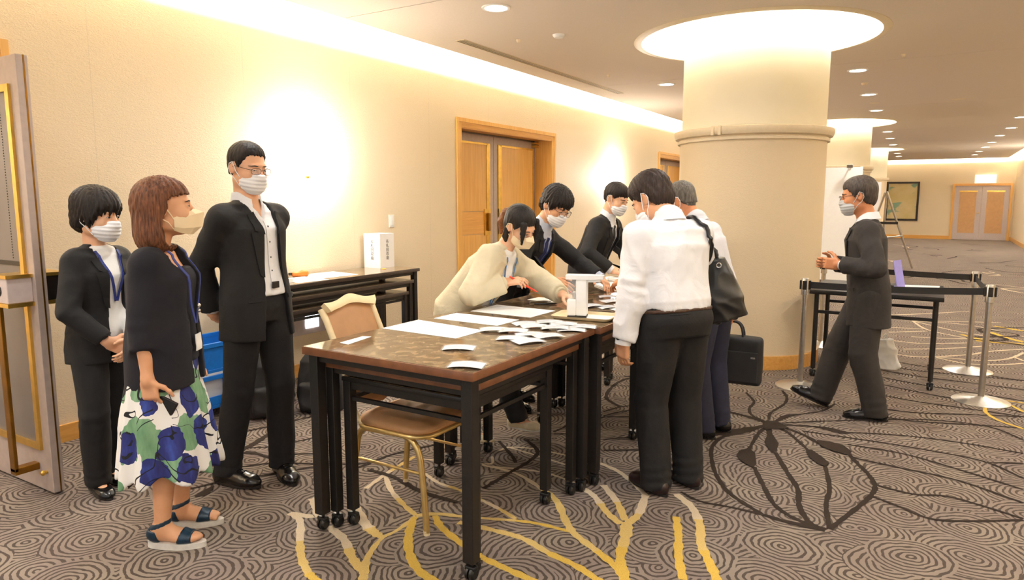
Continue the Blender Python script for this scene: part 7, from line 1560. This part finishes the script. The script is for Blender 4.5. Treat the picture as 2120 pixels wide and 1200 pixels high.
mb = MB(); mb.box((0.0, 0.0, 0.2), (0.28, 0.4, 0.16), None, 0.01); tag(mb.build('paper_bundle', 'print_grey', None, False, (-4.25, 2.93, 0.02)), 'pale paper bundle inside the blue crate', 'paper')
# backpacks
def backpack(x, y, rz, lab, h=0.43):
    o = thing('backpack', lab, 'backpack', (x, y, 0), rz, 'backpacks on the floor')
    sd = SDF(); sd.loft([((0, 0, 0.01), (1, 0, 0), (0, 1, 0), 0.15, 0.09), ((0, 0, 0.12), (1, 0, 0), (0, 1, 0), 0.165, 0.105), ((0, 0.005, h-0.08), (1, 0, 0), (0, 1, 0), 0.135, 0.085), ((0, 0.012, h), (1, 0, 0), (0, 1, 0), 0.08, 0.05)], 0.05, 2.6); sd.disp(fold(0.006, 24, int(abs(x*100)))); sdf_obj('bag_body', sd, 0.009, 'black_nylon', o)
    sd = SDF(); sd.rbox((0, -0.1, 0.13), (0.12, 0.03, 0.1), None, 0.03, 0.02); sd.disp(fold(0.005, 30, 5)); sdf_obj('front_pocket', sd, 0.008, 'black_nylon', o)
    mb = MB(); mb.tube(arc((-0.05, 0.03, h-0.01), (0, 0.03, h+0.08), (0.05, 0.03, h-0.01), 8), 0.009, 8); mb.build('grab_handle', 'black_nylon', o, 50)
    for e in (-1, 1): mb = MB(); mb.tube(arc((e*0.06, 0.06, h-0.03), (e*0.1, 0.17, h*0.55), (e*0.12, 0.08, 0.06), 8), 0.014, 8, flat=0.4); mb.build('shoulder_strap', 'black_nylon', o, 50)
backpack(-3.63, 3.36, math.radians(30), 'black backpack with straps beside the near table leg'); backpack(-3.85, 3.09, math.radians(60), 'black backpack half hidden behind the tall man')
# --- tote on the right shoulder of the white shirted man
tt = thing('tote_bag', 'black leather tote bag hanging from the white shirted man\'s shoulder', 'bag', (-0.915, 3.665, 0.86), math.radians(25))
sd = SDF(); ux = (1, 0, 0)
T_ = np.array(Matrix.Rotation(math.radians(-17), 3, 'Y')); 
sd.loft([(T_@V3(0, 0, 0.0), T_@V3(1, 0, 0), V3(0, 1, 0), 0.105, 0.075), (T_@V3(0, 0, 0.1), T_@V3(1, 0, 0), V3(0, 1, 0), 0.106, 0.07), (T_@V3(0, 0, 0.31), T_@V3(1, 0, 0), V3(0, 1, 0), 0.075, 0.028)], 0.02, 3.2); sd.disp(fold(0.008, 34, 9)); sdf_obj('bag_body', sd, 0.007, 'leather_soft', tt)
mb = MB(); e_ = T_@V3(0.03, -0.045, 0.285); mb.tube([e_+T_@V3(math.cos(a)*0.012, 0, math.sin(a)*0.012) for a in [2*PI*j/14 for j in range(14)]], 0.003, 6, closed=True); mb.build('eyelet', 'silver', tt, 50)
k = P7; W7 = lambda q: np.array(wld(k.rt, k.hd, q)); o7 = np.array((-0.915, 3.665, 0.86)); R25 = np.array(Rz(-math.radians(25))); a7 = math.radians(k.hd)
def to7(w_): d = w_-np.array((k.rt[0], k.rt[1], 0)); return V3(d[0]*math.sin(a7)-d[1]*math.cos(a7), d[0]*math.cos(a7)+d[1]*math.sin(a7), d[2])
for top_, sy in ((T_@V3(-0.045, -0.03, 0.30), -1), (T_@V3(0.055, 0.02, 0.30), 1)):
    b7 = to7(R25.T@top_+o7); ap = k.sh[0]+k.ax*0.08-k.X*0.045; mid = k.sh[0]+k.Y*sy*0.12-k.ax*0.03-k.X*0.03
    pts = dense([tuple(ap), tuple(mid), tuple(b7)], 9); pts = push(P7sh, pts, 0.011)
    mb = MB(); mb.tube([tuple(R25@(W7(q)-o7)) for q in pts], 0.0105, 8); mb.build('shoulder_strap', 'leather_soft', tt, 50)
# --- briefcase in the older man's right hand
k = P8; gp = wld(k.rt, k.hd, k.wr[0]+k.hand[0][0]*0.095); gp = Vector((gp.x, gp.y, gp.z))
bc = thing('briefcase', 'soft black briefcase hanging from the older man\'s hand', 'bag', (gp.x+0.03, gp.y, gp.z-0.40), math.radians(4))
sd = SDF(); sd.rbox((0, 0, 0.155), (0.19, 0.05, 0.155), None, 0.028, 0.02); sd.disp(fold(0.004, 22, 8)); sdf_obj('bag_body', sd, 0.008, 'black_nylon', bc)
mb = MB(); mb.box((0, -0.052, 0.12), (0.34, 0.012, 0.2), None, 0.005); mb.build('front_pocket', 'black_nylon', bc)
mb = MB(); mb.box((0.14, -0.0595, 0.185), (0.028, 0.003, 0.012)); mb.build('metal_tag', 'silver', bc)
for e in (-1, 1):
    mb = MB(); mb.tube(arc((-0.07, e*0.03, 0.3), (-0.07, e*0.012, 0.41), (0.0, e*0.008, 0.405), 6)+arc((0.0, e*0.008, 0.405), (0.07, e*0.012, 0.41), (0.07, e*0.03, 0.3), 6)[1:], 0.008, 8); mb.build('handle', 'black_nylon', bc, 50)
# --- things on and under the black table
sheet([(-0.2, 6.47), (0.05, 6.52), (0.06, 6.94), (-0.2, 6.9)], 0.74, 'white sheet on the black table by the barrier', 0)
ls = thing('card_stand', 'upright lilac card stand on the black table', 'stand', (-0.24, 6.62, 0.74), math.radians(70))
mb = MB(); mb.box((0, 0, 0.12), (0.15, 0.004, 0.23), Rx(math.radians(-12))); mb.build('panel', 'lilac_plastic', ls); mb = MB(); mb.box((0, 0.02, 0.004), (0.15, 0.08, 0.006)); mb.build('base', 'lilac_plastic', ls)
st = thing('stapler', 'dark stapler lying beside the lilac card stand', 'stapler', (-0.33, 6.52, 0.74), math.radians(-30))
mb = MB(); mb.box((0, 0, 0.008), (0.14, 0.035, 0.014), None, 0.004); mb.build('foot', 'black_plastic', st); mb = MB(); mb.box((0.0, 0, 0.034), (0.14, 0.03, 0.022), Ry(math.radians(9)), 0.006); mb.build('arm', 'dark_metal', st)
wb = thing('plastic_bag', 'crumpled white plastic bag on the floor under the black table', 'bag', (-0.30, 6.85, 0))
sd = SDF(); sd.loft([((0, 0, 0.0), (1, 0, 0), (0, 1, 0), 0.085, 0.06), ((0, 0, 0.12), (1, 0, 0), (0, 1, 0), 0.075, 0.055), ((-0.01, 0, 0.25), (1, 0, 0), (0, 1, 0), 0.05, 0.035)], 0.03, 2.2); sd.cone((0.03, 0, 0.2), (0.09, -0.02, 0.03), 0.03, 0.022, 0.03); sd.disp(fold(0.01, 34, 3)); sdf_obj('bag_body', sd, 0.007, 'white_plastic', wb)
mb = MB(); mb.tube(arc((-0.03, 0, 0.24), (-0.02, 0, 0.36), (0.0, 0, 0.25), 8), 0.009, 8, flat=0.5); mb.build('handle', 'white_plastic', wb, 50)
